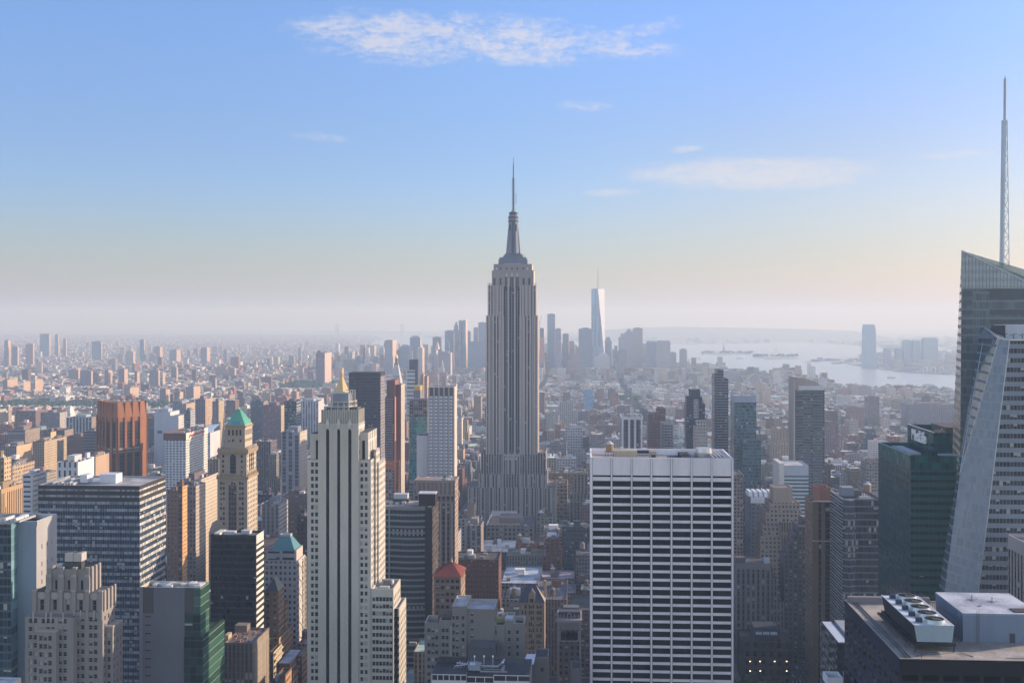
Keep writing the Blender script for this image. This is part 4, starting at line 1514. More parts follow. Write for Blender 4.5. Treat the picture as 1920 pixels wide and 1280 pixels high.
def pipe_roof():
 Y = 470.0
 b = B('low_building', 'low building with white-framed window strip and pipes, ducts and lamps on its roof', 'building', (X(900, Y), Y + 8, 0))
 mb = b.mb()
 x = lambda px: X(px, Y)
 D = 22.0
 segs = ((809, 874, 1262.5, Y - 1.0, .9), (874, 925, 1267, Y, .7), (925, 993, 1264, Y - .8, .7))
 for i, (l, r, top, y0, hh) in enumerate(segs):
  x0, x1, z = X(l, y0), X(r, y0), Z(l, top, y0)
  zb = z - 3.0
  n = max(2, round((x1 - x0) / (2.6 if i == 0 else 4.6)))
  L = x1 - x0
  p = L / n
  gwall(b, (x0, y0), (x1, y0), 0, z, [(p * j + .3, p * (j + 1) - .02) for j in range(n)], [(q, q + 2.2) for q in (zb + .4, zb - 3.6, zb - 7.6)][::-1], C(.50, .50, .52), .3, None, 1.2)
  mb.wall((x1, y0), (x1, Y + D), 0, z, C(.3, .28, .27), PLAIN)
  mb.wall((x0, Y + D), (x0, y0), 0, z, C(.3, .28, .27), PLAIN)
  mb.face([(x0, y0, z), (x1, y0, z), (x1, Y + D, z), (x0, Y + D, z)], C(.06, .065, .075), ROOF)
 z = Z(900, 1262, Y)
 du = b.mb('roof_duct')
 gl = C(.40, .42, .44)
 px = [(898, 7), (932, 7), (936, 10.5), (942, 13), (940, 9)]
 for i in range(len(px) - 1):
  du.rod((x(px[i][0]), Y + px[i][1], z + 1.0), (x(px[i + 1][0]), Y + px[i + 1][1], z + 1.0 + (1.2 if i > 1 else 0)), .45, gl, METAL, 8)
 du.box(x(899), x(950), Y + 2.0, Y + 2.6, z, z + .5, C(.25))
 du.box(x(938), x(944), Y + 2.6, Y + 12, z, z + .45, C(.24, .24, .24))
 du.box(x(905), x(938), Y + 5.3, Y + 5.8, z, z + .4, C(.22))
 tr = b.mb('pipe_truss')
 for i in range(9):
  a = (x(848 + i * 6.0), Y + 5 + (i % 2), z + .2)
  c = (x(858 + i * 5.2), Y + 11 - (i % 3), z + 1.8)
  tr.rod(a, c, .22, C(.38, .42, .45), METAL, 6)
 tr.rod((x(850), Y + 4, z + 1.6), (x(896), Y + 9, z + 1.7), .35, C(.45), METAL, 8)
 tr.rod((x(852), Y + 9, z + 1.6), (x(900), Y + 5, z + 1.7), .35, C(.45), METAL, 8)
 un = b.mb('air_handler')
 un.box(x(876), x(899), Y + 4, Y + 9, z, z + 2.2, C(.22, .26, .29))
 un.cone(x(884), Y + 6, 1.6, z + 2.2, 1.3, z + 2.9, C(.32, .36, .4), METAL, 16)
 for i, p in enumerate((886, 904, 921)):
  k = b.mb('roof_lamp', i)
  k.rod((x(p), Y + 9, z), (x(p), Y + 9, Z(p, 1231, Y + 9)), .12, C(.6), PLAIN)
  k.cone(x(p), Y + 9, .9, z, .2, z + .7, C(.5), PLAIN, 8)
  k.box(x(p) - .3, x(p) + .3, Y + 8.8, Y + 9.2, Z(p, 1231, Y + 9), Z(p, 1228, Y + 9), C(.8))
 rl = b.mb('railing')
 for i in range(30):
  xx = x(812) + i * (x(990) - x(812)) / 29
  rl.rod((xx, Y + 14, z), (xx, Y + 14, z + 2.2), .06, C(.08), PLAIN)
 rl.rod((x(812), Y + 14, z + 2.2), (x(990), Y + 14, z + 2.2), .07, C(.08), PLAIN)
 rl.box(x(815), x(870), Y + 14.5, Y + 15, z, z + 2.5, C(.05))
 reg(x(809), x(993), Y - 1, Y + D, 808, 1000, Y - 1, 1290, 'pipe-covered low roof')


def green_glass():
 Y = 600.0
 b = B('office_tower', 'dark green glass tower of two stepped blocks with white sign lettering', 'office tower', (X(1745, Y), Y + 30, 0))
 x0, z1 = X(1707.5, Y), Z(1707.5, 853.8, Y)
 x1 = x0 + 62
 pit = 13.62 * Y / F
 fr = S((.012, .085, .08), gc=(.008, .02, .02), bay=2.3, fl=pit, wf=.9, hf=.42, blind=.02, spec=.12)
 sd_ = S((.014, .05, .056), gc=(.010, .046, .056), bay=2.2, fl=pit, wf=.97, hf=.9, blind=.0, spec=.12)
 top = C(.010, .055, .05)
 mb = b.mb()
 cor = rect(x0, x1, Y, Y + 64)
 za = z1 - 2.0 * pit
 mb.prism(cor, 0, za, [fr, sd_, fr, sd_], None, 0, FAC, False)
 tb = b.mb('top_band')
 tb.prism(cor, za, z1, [S((.011, .09, .082), gc=(.010, .08, .075), bay=2.2, fl=pit, wf=.96, hf=.95, blind=0, spec=.12)] * 4, C(.03, .03, .035), 2.2)
 y2 = Y + 18
 u0, z2 = X(1751, y2), Z(1751, 811, y2)
 u = b.mb('upper_block')
 g2 = S((.011, .07, .068), gc=(.009, .062, .064), bay=2.2, fl=pit, wf=.96, hf=.95, blind=0, spec=.12)
 u.prism(rect(u0, u0 + 44, y2, y2 + 49), z1 - 3, z2, g2, C(.05, .045, .045), 3.0)
 cp = b.mb('coping')
 cp.box(u0 - .1, u0 + .5, y2 - .1, y2 + 49, z2 + .002, z2 + .3, C(.5))
 cp.box(x0 - .1, x0 + .4, Y - .1, Y + 64, z1 + .002, z1 + .25, C(.3, .4, .38))
 k = b.mb('roof_strip')
 k.box(x0 + 6, x0 + 12, Y + 22, Y + 58, z1 - 2.2, z1 - 1.2, C(.45, .47, .5))
 k.box(x0 + 19, x0 + 27, Y + 4, Y + 16, z1 - 2.2, z1 - .6, C(.35, .37, .42))
 k = b.mb('penthouse')
 k.box(u0 + 9, u0 + 24, y2 + 8, y2 + 34, z2 - 3, z2 + 2.2, C(.10, .085, .08))
 k.loft(rect(u0 + 3, u0 + 9, y2 + 2, y2 + 8), z2 - 3, rect(u0 + 5.9, u0 + 6.1, y2 + 4, y2 + 6), z2 + 2, C(.25, .2, .14))
 clutter(b, u0 + 2, u0 + 40, y2 + 10, y2 + 46, z2 - 3, 9, seed=4)
 reg(x0, x1, Y, Y + 64, 1653, 1920, Y, 1140, 'dark green glass tower')
 # sign on the wall that looks down the avenue
 tx = bpy.data.curves.new('sign_lettering', 'FONT')
 tx.body = 'MetLife'
 tx.size = 8.8
 tx.extrude = .35
 tx.offset = .16
 tx.align_x = 'CENTER'
 tx.align_y = 'CENTER'
 to = bpy.data.objects.new('sign_lettering_curve', tx)
 SC.collection.objects.link(to)
 bpy.context.view_layer.update()
 me = bpy.data.meshes.new_from_object(to.evaluated_get(bpy.context.evaluated_depsgraph_get()))
 bpy.data.objects.remove(to)
 me.name = 'sign_lettering'
 mm, t = new_mat('white_lettering')
 out(t, principled(t, (.8, .8, .8, 1), .5).outputs[0])
 me.materials.clear()
 me.materials.append(mm)
 o = bpy.data.objects.new('sign_lettering', me)
 SC.collection.objects.link(o)
 b.sign = o
 # centre of the lettering in the photo: px 1725, py 819
 yy = y2 + 25.5
 o.rotation_euler = (math.radians(90), 0, math.radians(-90))
 o.location = (u0 - .45 - b.loc[0], yy - b.loc[1], Z(1725, 818.5, yy))
 return b


def ray_plane(px, py, P0, N):
 d = Vector(((px - CXP) / F * ct - sn, (px - CXP) / F * sn + ct, (HY - py) / F))
 o = Vector((0, 0, CAMZ))
 t = (P0 - o).dot(N) / d.dot(N)
 return o + d * t


def crystal():
 """faceted glass tower with an open sloping crown and lattice spire"""
 Y = 525.0
 b = B('crystal_tower', 'faceted glass skyscraper with sloped crown and tall lattice spire at the right edge', 'skyscraper', (X(1880, Y), Y + 40, 0))
 fy = lambda px, py, Yp: Vector((X(px, Yp), Yp, Z(px, py, Yp)))
 pit = 19.5 * Y / F * .95
 front = S((.18, .215, .25), gc=(.028, .034, .045), bay=1.6, fl=4.35, wf=.88, hf=.50, blind=.18, spec=.2)
 shine = S((.22, .26, .30), gc=(.21, .24, .27), bay=1.6, fl=4.35, wf=.94, hf=.80, blind=.06, spec=.22, var=.28)  # same glass coloured pale, a sky reflection put into the colour
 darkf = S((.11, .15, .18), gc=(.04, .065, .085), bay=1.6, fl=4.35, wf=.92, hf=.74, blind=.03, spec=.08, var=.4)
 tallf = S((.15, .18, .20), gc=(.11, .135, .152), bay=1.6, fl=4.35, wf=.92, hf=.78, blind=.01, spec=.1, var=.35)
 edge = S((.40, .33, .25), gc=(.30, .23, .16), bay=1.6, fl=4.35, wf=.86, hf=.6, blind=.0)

 def down(a, c, z=0.0):
  """extend the line a-c to the street"""
  f = (a.z - z) / (a.z - c.z)
  return a + (c - a) * f
 V0 = fy(1893, 637, Y)
 V1 = down(V0, fy(1834.7, 1109, Y))
 V2 = fy(1799.6, 889, Y + 22)
 N = (V1 - V0).cross(V2 - V0).normalized()
 V3 = ray_plane(1874, 634, V0, N)
 V4a = ray_plane(1777.5, 1060, V0, N)
 V4 = down(V2, V4a)
 A_ = fy(1847.5, 614, Y + 44)
 R0 = fy(2010, 637, Y)
 R1 = Vector((X(2010, Y) + 6, Y, 0))
 mb = b.mb('front_facet')
 T = lambda v: (v.x, v.y, v.z)

 def poly(m_, pts, st, mat=FAC):
  o = pts[0]
  e = None
  for i in range(len(pts)):
   d = pts[(i + 1) % len(pts)] - pts[i]
   if abs(d.z) < abs(d.length) * .12:
    e = Vector((d.x, d.y, 0)).normalized()
    break
  if e is None:
   n_ = (pts[1] - pts[0]).cross(pts[2] - pts[0])
   e = Vector((n_.y, -n_.x, 0)).normalized()
  m_.face([T(q) for q in pts], st, mat, [((q - o).dot(e), q.z) for q in pts])
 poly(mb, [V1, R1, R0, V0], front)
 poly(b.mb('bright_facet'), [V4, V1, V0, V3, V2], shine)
 Bk = Vector((V4.x + 3, V4.y + 34, 0))
 poly(b.mb('dark_facet'), [V2, V3, A_], darkf)
 # back of the near block
 Yb = Y + 50
 A2 = fy(1849, 616, Yb)
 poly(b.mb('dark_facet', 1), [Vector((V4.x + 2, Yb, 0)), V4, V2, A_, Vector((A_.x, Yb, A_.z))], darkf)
 R0b = Vector((R0.x, Yb, R0.z))
 poly(b.mb('side_facet'), [R1, Vector((R1.x, Yb, 0)), R0b, R0], front)
 rp = b.mb('roof_deck')
 rp.face([T(q) for q in (V0, R0, R0b, Vector((A_.x, Yb, R0.z)))], C(.08), ROOF)
 rp.face([T(q) for q in (V3, V0, Vector((V0.x, A_.y, V0.z)), A_)], C(.12, .15, .17), PLAIN)
 co = b.mb('coping')
 co.rod(T(A_), T(V3), .5, C(.5, .55, .58), METAL)
 co.rod(T(V3), T(V0), .5, C(.5, .55, .58), METAL)
 co.rod(T(V0), T(R0), .5, C(.5, .55, .58), METAL)
 ed = b.mb('edge_mullion')
 ed.rod(T(V0), T(V1), .25, C(.45, .5, .54), METAL)
 ed.rod(T(V3), T(V2), .22, C(.4, .46, .5), METAL)
 ed.rod(T(A_), T(V2), .22, C(.35, .42, .45), METAL)
 rl = b.mb('roof_crane')
 for i in range(7):
  p = V0 + (R0 - V0) * (i / 7) + Vector((0, 6, 0))
  rl.rod(T(p), T(p + Vector((0, 0, 2.4))), .2, C(.06), PLAIN)
  rl.rod(T(p + Vector((-1.6, 0, 2.0))), T(p + Vector((1.6, 0, 2.9))), .16, C(.06), PLAIN)
 bx = b.mb('mechanical_box')
 yb = Y + 22
 bx.box(X(1886, yb), X(2000, yb), yb, yb + 16, V0.z - 1, Z(1890, 608.5, yb), C(.42, .45, .52))
 bx.box(X(1880, yb), X(1886, yb) - .01, yb + 1, yb + 15, V0.z - 1, Z(1890, 610, yb), C(.06))
 # tall rear mass
 Yt = Y + 58
 tip = fy(1803.5, 470, Yt)
 Lr = fy(2040, 583, Yt)
 L1 = fy(1800, 890, Yt)
 zc = Z(1803, 541, Yt)
 Lc = tip + (L1 - tip) * ((tip.z - zc) / (tip.z - L1.z))
 L0 = down(tip, L1)
 Rc = Vector((Lr.x, Yt, zc))
 poly(b.mb('rear_front'), [L0, Vector((Lr.x, Yt, 0)), Rc, Lc], tallf)
 # opaque mechanical storeys behind the upper glass, visible as darker blocks
 for i, (l, r, t_, bt) in enumerate(((1856, 2040, 541.5, 561), (1856, 2040, 580, 590), (1856, 2040, 599, 607), (1805.5, 1823, 546, 555), (1805.5, 1823, 563, 572), (1805.5, 1823, 581, 590), (1805.5, 1823, 599, 608), (1805.5, 1823, 617, 625), (1805.5, 1823, 636, 644))):
  b.mb('louvre_band', i).box(X(l, Yt), X(r, Yt), Yt - .12, Yt - .004, Z(1803, bt, Yt), Z(1803, t_, Yt), C(.085, .10, .105))
 # thin side facet widening towards the street; its beige has reflected sunlight put in
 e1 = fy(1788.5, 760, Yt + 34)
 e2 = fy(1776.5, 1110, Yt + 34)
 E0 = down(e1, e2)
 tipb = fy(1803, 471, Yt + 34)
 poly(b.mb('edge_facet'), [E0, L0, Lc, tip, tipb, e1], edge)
 # crown of clear glass panes in a steel grid
 cr = b.mb('crown_screen')
 cr.face([T(Lc), T(Rc), T(Lr), T(tip)], C(.40, .47, .49), SCREEN)
 gr = b.mb('crown_frame')
 slope = (Lr.z - tip.z) / (Lr.x - tip.x)
 n = 36
 for i in range(n + 1):
  xx = tip.x + (Lr.x - tip.x) * i / n
  zt = tip.z + slope * (xx - tip.x)
  if zt > zc:
   gr.rod((xx, Yt - .1, zc), (xx, Yt - .1, zt), .16, C(.20, .23, .24), PLAIN)
 zz = zc
 j = 0
 while zz < tip.z - 1:
  xr = min(Lr.x, tip.x + (zz - tip.z) / slope)
  for o_ in (0, 1.0):
   gr.rod((tip.x - .3, Yt - .12, zz + o_), (xr, Yt - .12, zz + o_), .18, C(.20, .23, .24), PLAIN)
  zz += 4.15
 gr.rod(T(tip), T(Lr), .4, C(.35, .38, .4), METAL)
 gr.rod(T(tip), T(Lc), .3, C(.3, .3, .3), METAL)
 # roof inside the crown and the back walls
 bk = b.mb('rear_wall')
 Yk = Yt + 34
 bk.face([T(Lc), T(Rc), (Rc.x, Yk, zc), (tipb.x, Yk, zc)], C(.2), ROOF)
 bk.wall((Lr.x, Yt), (Lr.x, Yk), 0, zc, tallf)
 poly(bk, [Vector((Lr.x, Yk, 0)), E0, e1, tipb, Vector((Lr.x, Yk, zc))], tallf)
 for i in range(9):
  xx = tip.x + 2 + i * 6
  b.mb('crown_frame').rod((xx, Yt + 6, zc), (xx, Yt + 6, zc + max(2, (tip.z + slope * (xx - tip.x) - zc) * .8)), .3, C(.25), METAL)
 # spire: white tube with a triangular lattice
 sp = b.mb('spire')
 ys = Yt + 12
 xc0 = X(1881.5, ys)
 zb, zt = zc, Z(1884.5, 148, ys)
 xt = X(1884.6, ys)
 wt = C(.50, .56, .60)

 def at(f, dx_=0.0):
  return xc0 + (xt - xc0) * f + dx_
 zj = Z(1882, 226, ys)
 fj = (zj - zb) / (zt - zb)
 sp.rod((at(0, -.9), ys, zb), (at(fj, -.4), ys, zj), 1.25, wt, PLAIN, 10)
 sp.rod((at(fj), ys, zj), (at(1), ys, zt), .7, C(.40, .44, .48), PLAIN, 8)
 sp.rod((at(1), ys, zt), (at(1), ys, zt + 1.5), .2, C(.3), PLAIN, 6)
 la = b.mb('spire_lattice', 0, ('spire', 0))
 m_ = 13
 prev = None
 for i in range(m_ + 1):
  f = i / m_
  z = zb + (zj - zb) * f
  hw = 2.6 * (1 - f) + 1.1 * f
  ff = fj * f
  pts = [(at(ff, -hw), ys - hw * .55, z), (at(ff, hw), ys - hw * .55, z), (at(ff, 0), ys + hw, z)]
  for k in range(3):
   la.rod(pts[k], pts[(k + 1) % 3], .2, wt, PLAIN)
   if prev:
    la.rod(prev[k], pts[k], .3, wt, PLAIN)
    la.rod(prev[(k + (i % 2)) % 3], pts[(k + 1 - (i % 2)) % 3], .2, wt, PLAIN)
  prev = pts
 reg(X(1776, Y + 90), Lr.x, Y, Yk, 1776, 1960, Y, 1120, 'faceted crystal tower')


def cooling_roof():
 Y, Yb = 300.0, 362.0
 b = B('office_building', 'near dark office block whose gravel roof carries fans and a blue penthouse', 'office building', (X(1687, Y), Y + 30, 0))
 x0, zt = X(1687.5, Y), Z(1687.5, 1234.5, Y)
 x1 = x0 + 90
 dk = S((.014, .014, .02), gc=(.004, .004, .006), bay=5.2, fl=4.0, wf=.8, hf=.75, blind=0, spec=.05)
 sd_ = S((.026, .028, .05), gc=(.006, .006, .009), bay=5.4, fl=4.3, wf=.62, hf=.55, blind=0, spec=.05)
 mb = b.mb()
 cor = rect(x0, x1, Y, Yb)
 mb.prism(cor, 0, zt - 4.2, [dk, dk, dk, sd_], None, 0, FAC, False)
 fa = b.mb('fascia')
 fa.prism(cor, zt - 4.2, zt - .02, [C(.012, .012, .017), C(.03), C(.03), C(.026, .028, .048)], None, 0, PLAIN, False)
 rp = b.mb('roof_deck')
 rp.face([(*p, zt - .3) for p in inset(cor, .02)], C(.37, .33, .28), ROOF)
 pp = b.mb('parapet')
 for (a, c, e, f) in ((x0, x0 + .5, Y, Yb), (x0 + .5, x1, Y, Y + .4), (x0 + .5, x1, Yb - .6, Yb)):
  pp.box(a, c, e, f, zt - .3, zt + .12, C(.33, .29, .26))
 rl = b.mb('rail_track')
 for o_ in (2.2, 3.1):
  rl.box(x0 + o_, x0 + o_ + .18, Y + .5, Yb - 1, zt - .3, zt - .02, C(.10, .09, .085))
 b.mb('rear_wall').box(x0 + .6, x0 + 26, Yb - 2.5, Yb - .7, zt - .3, zt + 1.6, C(.20, .18, .19))
 # five-fan cooling unit
 yf, yk = 308.0, 340.5
 za, zb = Z(1750, 1171.6, yf), Z(1750, 1203, yf)
 tl, tr, bl, br = X(1713.7, yf), X(1789.7, yf), X(1719.5, yf), X(1785, yf)
 cu = b.mb('cooling_unit')
 ends = C(.24, .31, .36)
 bot, top = rect(bl, br, yf, yk), rect(tl, tr, yf, yk)
 cu.face([(bl, yf, zb), (br, yf, zb), (tr, yf, za), (tl, yf, za)], ends, PLAIN)
 cu.face([(br, yf, zb), (br, yk, zb), (tr, yk, za), (tr, yf, za)], C(.03, .035, .045), PLAIN)
 cu.face([(br, yk, zb), (bl, yk, zb), (tl, yk, za), (tr, yk, za)], ends, PLAIN)
 cu.face([(bl, yk, zb), (bl, yf, zb), (tl, yf, za), (tl, yk, za)], C(.025, .03, .04), PLAIN)
 cu.face([(*p, za) for p in top], C(.50, .54, .58), PLAIN)
 for (a, c) in ((tl, tr),):
  cu.box(a - .15, a + .15, yf, yk, za, za + .2, C(.5, .55, .6), PLAIN)
 n = 5
 cxf = (tl + tr) / 2 + 1.0
 for i in range(n):
  yy = yf + 3.4 + i * (yk - yf - 6.6) / (n - 1)
  k = b.mb('fan', i, ('cooling_unit', 0))
  k.cone(cxf, yy, 3.05, za, 2.75, za + 1.0, C(.35, .40, .42), METAL, 28, False)
  k.cone(cxf, yy, 2.75, za + 1.0, 2.55, za + 1.0, C(.3), METAL, 28, False)
  k.cone(cxf, yy, 2.5, za + .9, 2.5, za + .55, C(.03), PLAIN, 28, False)
  k.cone(cxf, yy, 2.55, za + .54, 2.54, za + .55, C(.02), PLAIN, 28, True)
  for j in range(9):
   a = j * 2 * math.pi / 9
   p = [(cxf + rr * math.cos(a + o_), yy + rr * math.sin(a + o_), za + .78 + hh) for rr, o_, hh in ((.4, -.3, 0), (2.4, -.14, -.1), (2.4, .14, .1), (.4, .3, .08))]
   k.face(p, C(.13, .105, .075), PLAIN)
  for rr in (1.0, 1.7, 2.4):
   q = [(cxf + rr * math.cos(t * math.pi / 12), yy + rr * math.sin(t * math.pi / 12), za + 1.02) for t in range(24)]
   for t in range(24):
    k.rod(q[t], q[(t + 1) % 24], .035, C(.16, .14, .11), PLAIN, 3)
  k.cone(cxf, yy, .5, za + .7, .4, za + 1.0, C(.1), METAL, 10)
  mo = b.mb('motor', i, ('cooling_unit', 0))
  mo.box(tl + 1.5, tl + 3.0, yy - .9, yy + .5, za, za + 1.25, C(.04, .05, .075))
  mo.box(tl + 3.0, tl + 4.1, yy - 1.1, yy + .6, za, za + 1.0, C(.36, .43, .48), PLAIN)
 fb = b.mb('support_frame')
 fb.box(bl - .8, br + .9, yf - .5, yk + .6, zb - .95, zb - .1, C(.022, .022, .026), PLAIN, True)
 for i in range(7):
  yy = yf + i * (yk - yf) / 6
  for xx in (bl - .5, br + .5):
   fb.rod((xx, yy, zt - .3), (xx, yy, zb - .5), .2, C(.03), PLAIN)
 fb.box(bl - 2.2, bl - 1.2, yf + 1, yk, zb - 1.0, zb - .5, C(.05), PLAIN, True)
 rr_ = b.mb('unit_railing')
 for i in range(20):
  yy = yf + i * (yk - yf) / 19
  rr_.rod((tr + .5, yy, za - .4), (tr + .5, yy, za + 1.1), .05, C(.08), PLAIN)
 for hh in (.4, 1.1):
  rr_.rod((tr + .5, yf, za + hh), (tr + .5, yk, za + hh), .05, C(.08), PLAIN)
 rr_.rod((tr + .9, yf - 1, zt), (br + 4.2, yf - 4.2, zt - .2), .1, C(.07), PLAIN)
 for (px, py, h) in ((1653, 1145, 2.2), (1728, 1223, 2.0), (1622, 1150, .6)):
  yy = (CAMZ - zt + .3) * F / (py - HY)
  b.mb('vent_pipe').rod((X(px, yy), yy, zt - .3), (X(px, yy), yy, zt - .3 + h), .09, C(.07), PLAIN)
 # pale blue penthouse
 y1, y2 = 318.0, 342.0
 p0, zh = X(1805.6, y1), Z(1805.6, 1149.5, y1)
 p1 = X(1891, y2)
 ph = b.mb('penthouse')
 zd = zt - .3
 ph.prism(rect(p0, p1, y1, y2), zd, zh, C(.15, .195, .27), C(.50, .53, .58), 0, PLAIN)
 ph.box(p0 - .12, p1 + .12, y1 - .12, y2 + .12, zh - .5, zh + .1, C(.18, .23, .31), PLAIN)
 cd = b.mb('penthouse_roof')
 cd.face([(p0 - .1, y1 - .1, zh + .104), (p1 + .1, y1 - .1, zh + .104), (p1 + .1, y2 + .1, zh + .104), (p0 - .1, y2 + .1, zh + .104)], C(.46, .49, .54), ROOF)
 dx_ = X(1893, y1)
 b.mb('door').box(dx_, dx_ + 1.5, y1 - .06, y1 + .02, zd, zd + 2.6, C(.06, .06, .07))
 b.mb('wall_vent').box(p0 - .06, p0, y1 + 2.4, y1 + 4.2, zd + 6.2, zd + 8.0, C(.2, .25, .33))
 cq = b.mb('conduit')
 for (xa, ya, xb, yb_) in ((br + 1.5, yf + 4, p0, yf + 12), (br + 1.0, yf + 14, p0, yf + 14.4), (x0 + 6, Y + 4, bl - 2, Y + 7), (p0 + 6, Y + 3, p0 + 30, Y + 3.4)):
  cq.rod((xa, ya, zt - .12), (xb, yb_, zt - .12), .09, C(.2), PLAIN)
 for i, (xa, ya, w_, d_) in enumerate(((x0 + 5, Y + 3, 7, 5), (x0 + 18, Y + 2, 5, 3), (x0 + 5, Y + 30, 4, 9), (p0 + 5, Y + 4, 9, 6))):
  b.mb('membrane_patch', i).box(xa, xa + w_, ya, ya + d_, zt - .3, zt - .28, C(*[(.22, .2, .17), (.42, .39, .35)][i % 2]), ROOF)
 la_ = b.mb('ladder')
 for o_ in (0, .6):
  la_.rod((dx_ - 9 + o_, y1 - .25, zd), (dx_ - 9 + o_, y1 - .25, zh + 1), .05, C(.1), PLAIN)
 for i in range(16):
  la_.rod((dx_ - 9, y1 - .25, zd + .5 + i * .5), (dx_ - 8.4, y1 - .25, zd + .5 + i * .5), .03, C(.1), PLAIN)
 hp = b.mb('roof_hatch')
 hp.box(X(1899, 321), X(1899, 321) + 9, 319.5, 323.5, zh + .11, zh + .35, C(.05))
 an = b.mb('antenna_mount')
 for (px, yy) in ((1822, 333), (1860, 331)):
  xx = X(px, yy)
  an.rod((xx - 1.6, yy, zh + .3), (xx + 1.6, yy, zh + .3), .1, C(.2, .25, .35), PLAIN)
  an.rod((xx, yy - 1.6, zh + .3), (xx, yy + 1.6, zh + .3), .1, C(.2, .25, .35), PLAIN)
  an.rod((xx, yy, zh), (xx, yy, zh + 1.6), .12, C(.12, .15, .2), PLAIN)
 an.cone(X(1838, 326), 326, .5, zh + .1, .4, zh + .5, C(.3), PLAIN, 10)
 reg(x0, x1, Y, Yb, 1584, 1990, Y, 1290, 'gravel roof with fans')


def right_edge():
 yk, yf = 500.0, 452.0
 b = B('stone_tower', 'stone office tower with close vertical piers cut by the right edge', 'office tower', (X(1889.6, yk), yf + 20, 0))
 x0, zt = X(1889.6, yk), Z(1889.6, 1001, yk)
 st = S((.30, .265, .25), gc=(.025, .025, .03), bay=3.4, fl=3.9, wf=.55, hf=.8, sc=(.05, .045, .045))
 b.mb().prism(rect(x0, x0 + 40, yf, yk), 0, zt - 6, st, None, 0, FAC, False)
 b.mb('attic').prism(rect(x0, x0 + 40, yf, yk), zt - 6, zt, S((.32, .285, .27), gc=(.06, .06, .06), bay=3.4, fl=20, wf=.3, hf=.1), C(.15), 1.5)
 b.mb('cornice').box(x0 - .4, x0 + 40, yf - .4, yk, zt - 27, zt - 26, C(.31, .28, .27), PLAIN, True)
 clutter(b, x0 + 2, x0 + 38, yf + 2, yk - 2, zt - 1.5, 6, seed=12)
 reg(x0, x0 + 40, yf, yk, 1888, 1990, yf, 1130, 'piered stone tower')


def dark_ramp():
 y0, y1 = 420.0, 449.5
 b = B('office_building', 'dark glass block with pale tilted roof strip beside the gravel roof', 'office building', (X(1569, y0), y0 + 14, 0))
 x0, zt = X(1569.7, y0), Z(1569.7, 1205, y0)
 st = S((.025, .03, .035), gc=(.018, .022, .028), bay=1.6, fl=3.8, wf=.95, hf=.8, blind=0)
 b.mb().prism(rect(x0, x0 + 26, y0, y1), 0, zt, st, C(.30, .33, .38), .3)
 b.mb('roof_strip').box(x0 + .6, x0 + 4.2, y0 + .6, y1 - .6, zt - .3, zt + .25, C(.44, .48, .55))
 b.mb('roof_step').box(x0 + 5.5, x0 + 24, y0 + 3, y1 - .6, zt - .3, zt + .9, C(.28, .30, .34))
 reg(x0, x0 + 26, y0, y1, 1540, 1660, y0, 1290, 'dark glass block')
 yq = 352.0
 b = B('rooftop_box', 'white open-topped rooftop box with thin antennas at the lower edge', 'rooftop structure', (X(1566, yq), yq + 3, 0))
 xa, xb, z = X(1551, yq), X(1581, yq), Z(1566, 1270, yq)
 b.mb('shaft').prism(rect(xa, xb, yq, yq + 6.5), 0, z - 2.5, C(.10, .10, .11), C(.1), 0, PLAIN)
 b.mb('rim').prism(rect(xa, xb, yq, yq + 6.5), z - 2.5, z, C(.56, .57, .60), C(.32, .27, .25), 1.8, PLAIN)
 for i, (px, py) in enumerate(((1555, 1249), (1581, 1257))):
  b.mb('antenna', i).rod((X(px, yq + 4), yq + 4, z - 2), (X(px, yq + 4), yq + 4, Z(px, py, yq + 4)), .08, C(.5), PLAIN)
 reg(xa, xb, yq, yq + 6.5, 1548, 1586, yq, 1290, 'white rooftop box')


for f_ in (grace, five_hundred, banded, edge_glass, art_deco, grey_blank, black_slab, teal_pyramid, pointed_brown, scaffolded, balcony_pair, corner_roof,
  curved_striped, red_pyramid, beige_cluster, gothic, arched_stone, pipe_roof, crystal, cooling_roof, right_edge, dark_ramp):
 f_()
MET = green_glass()

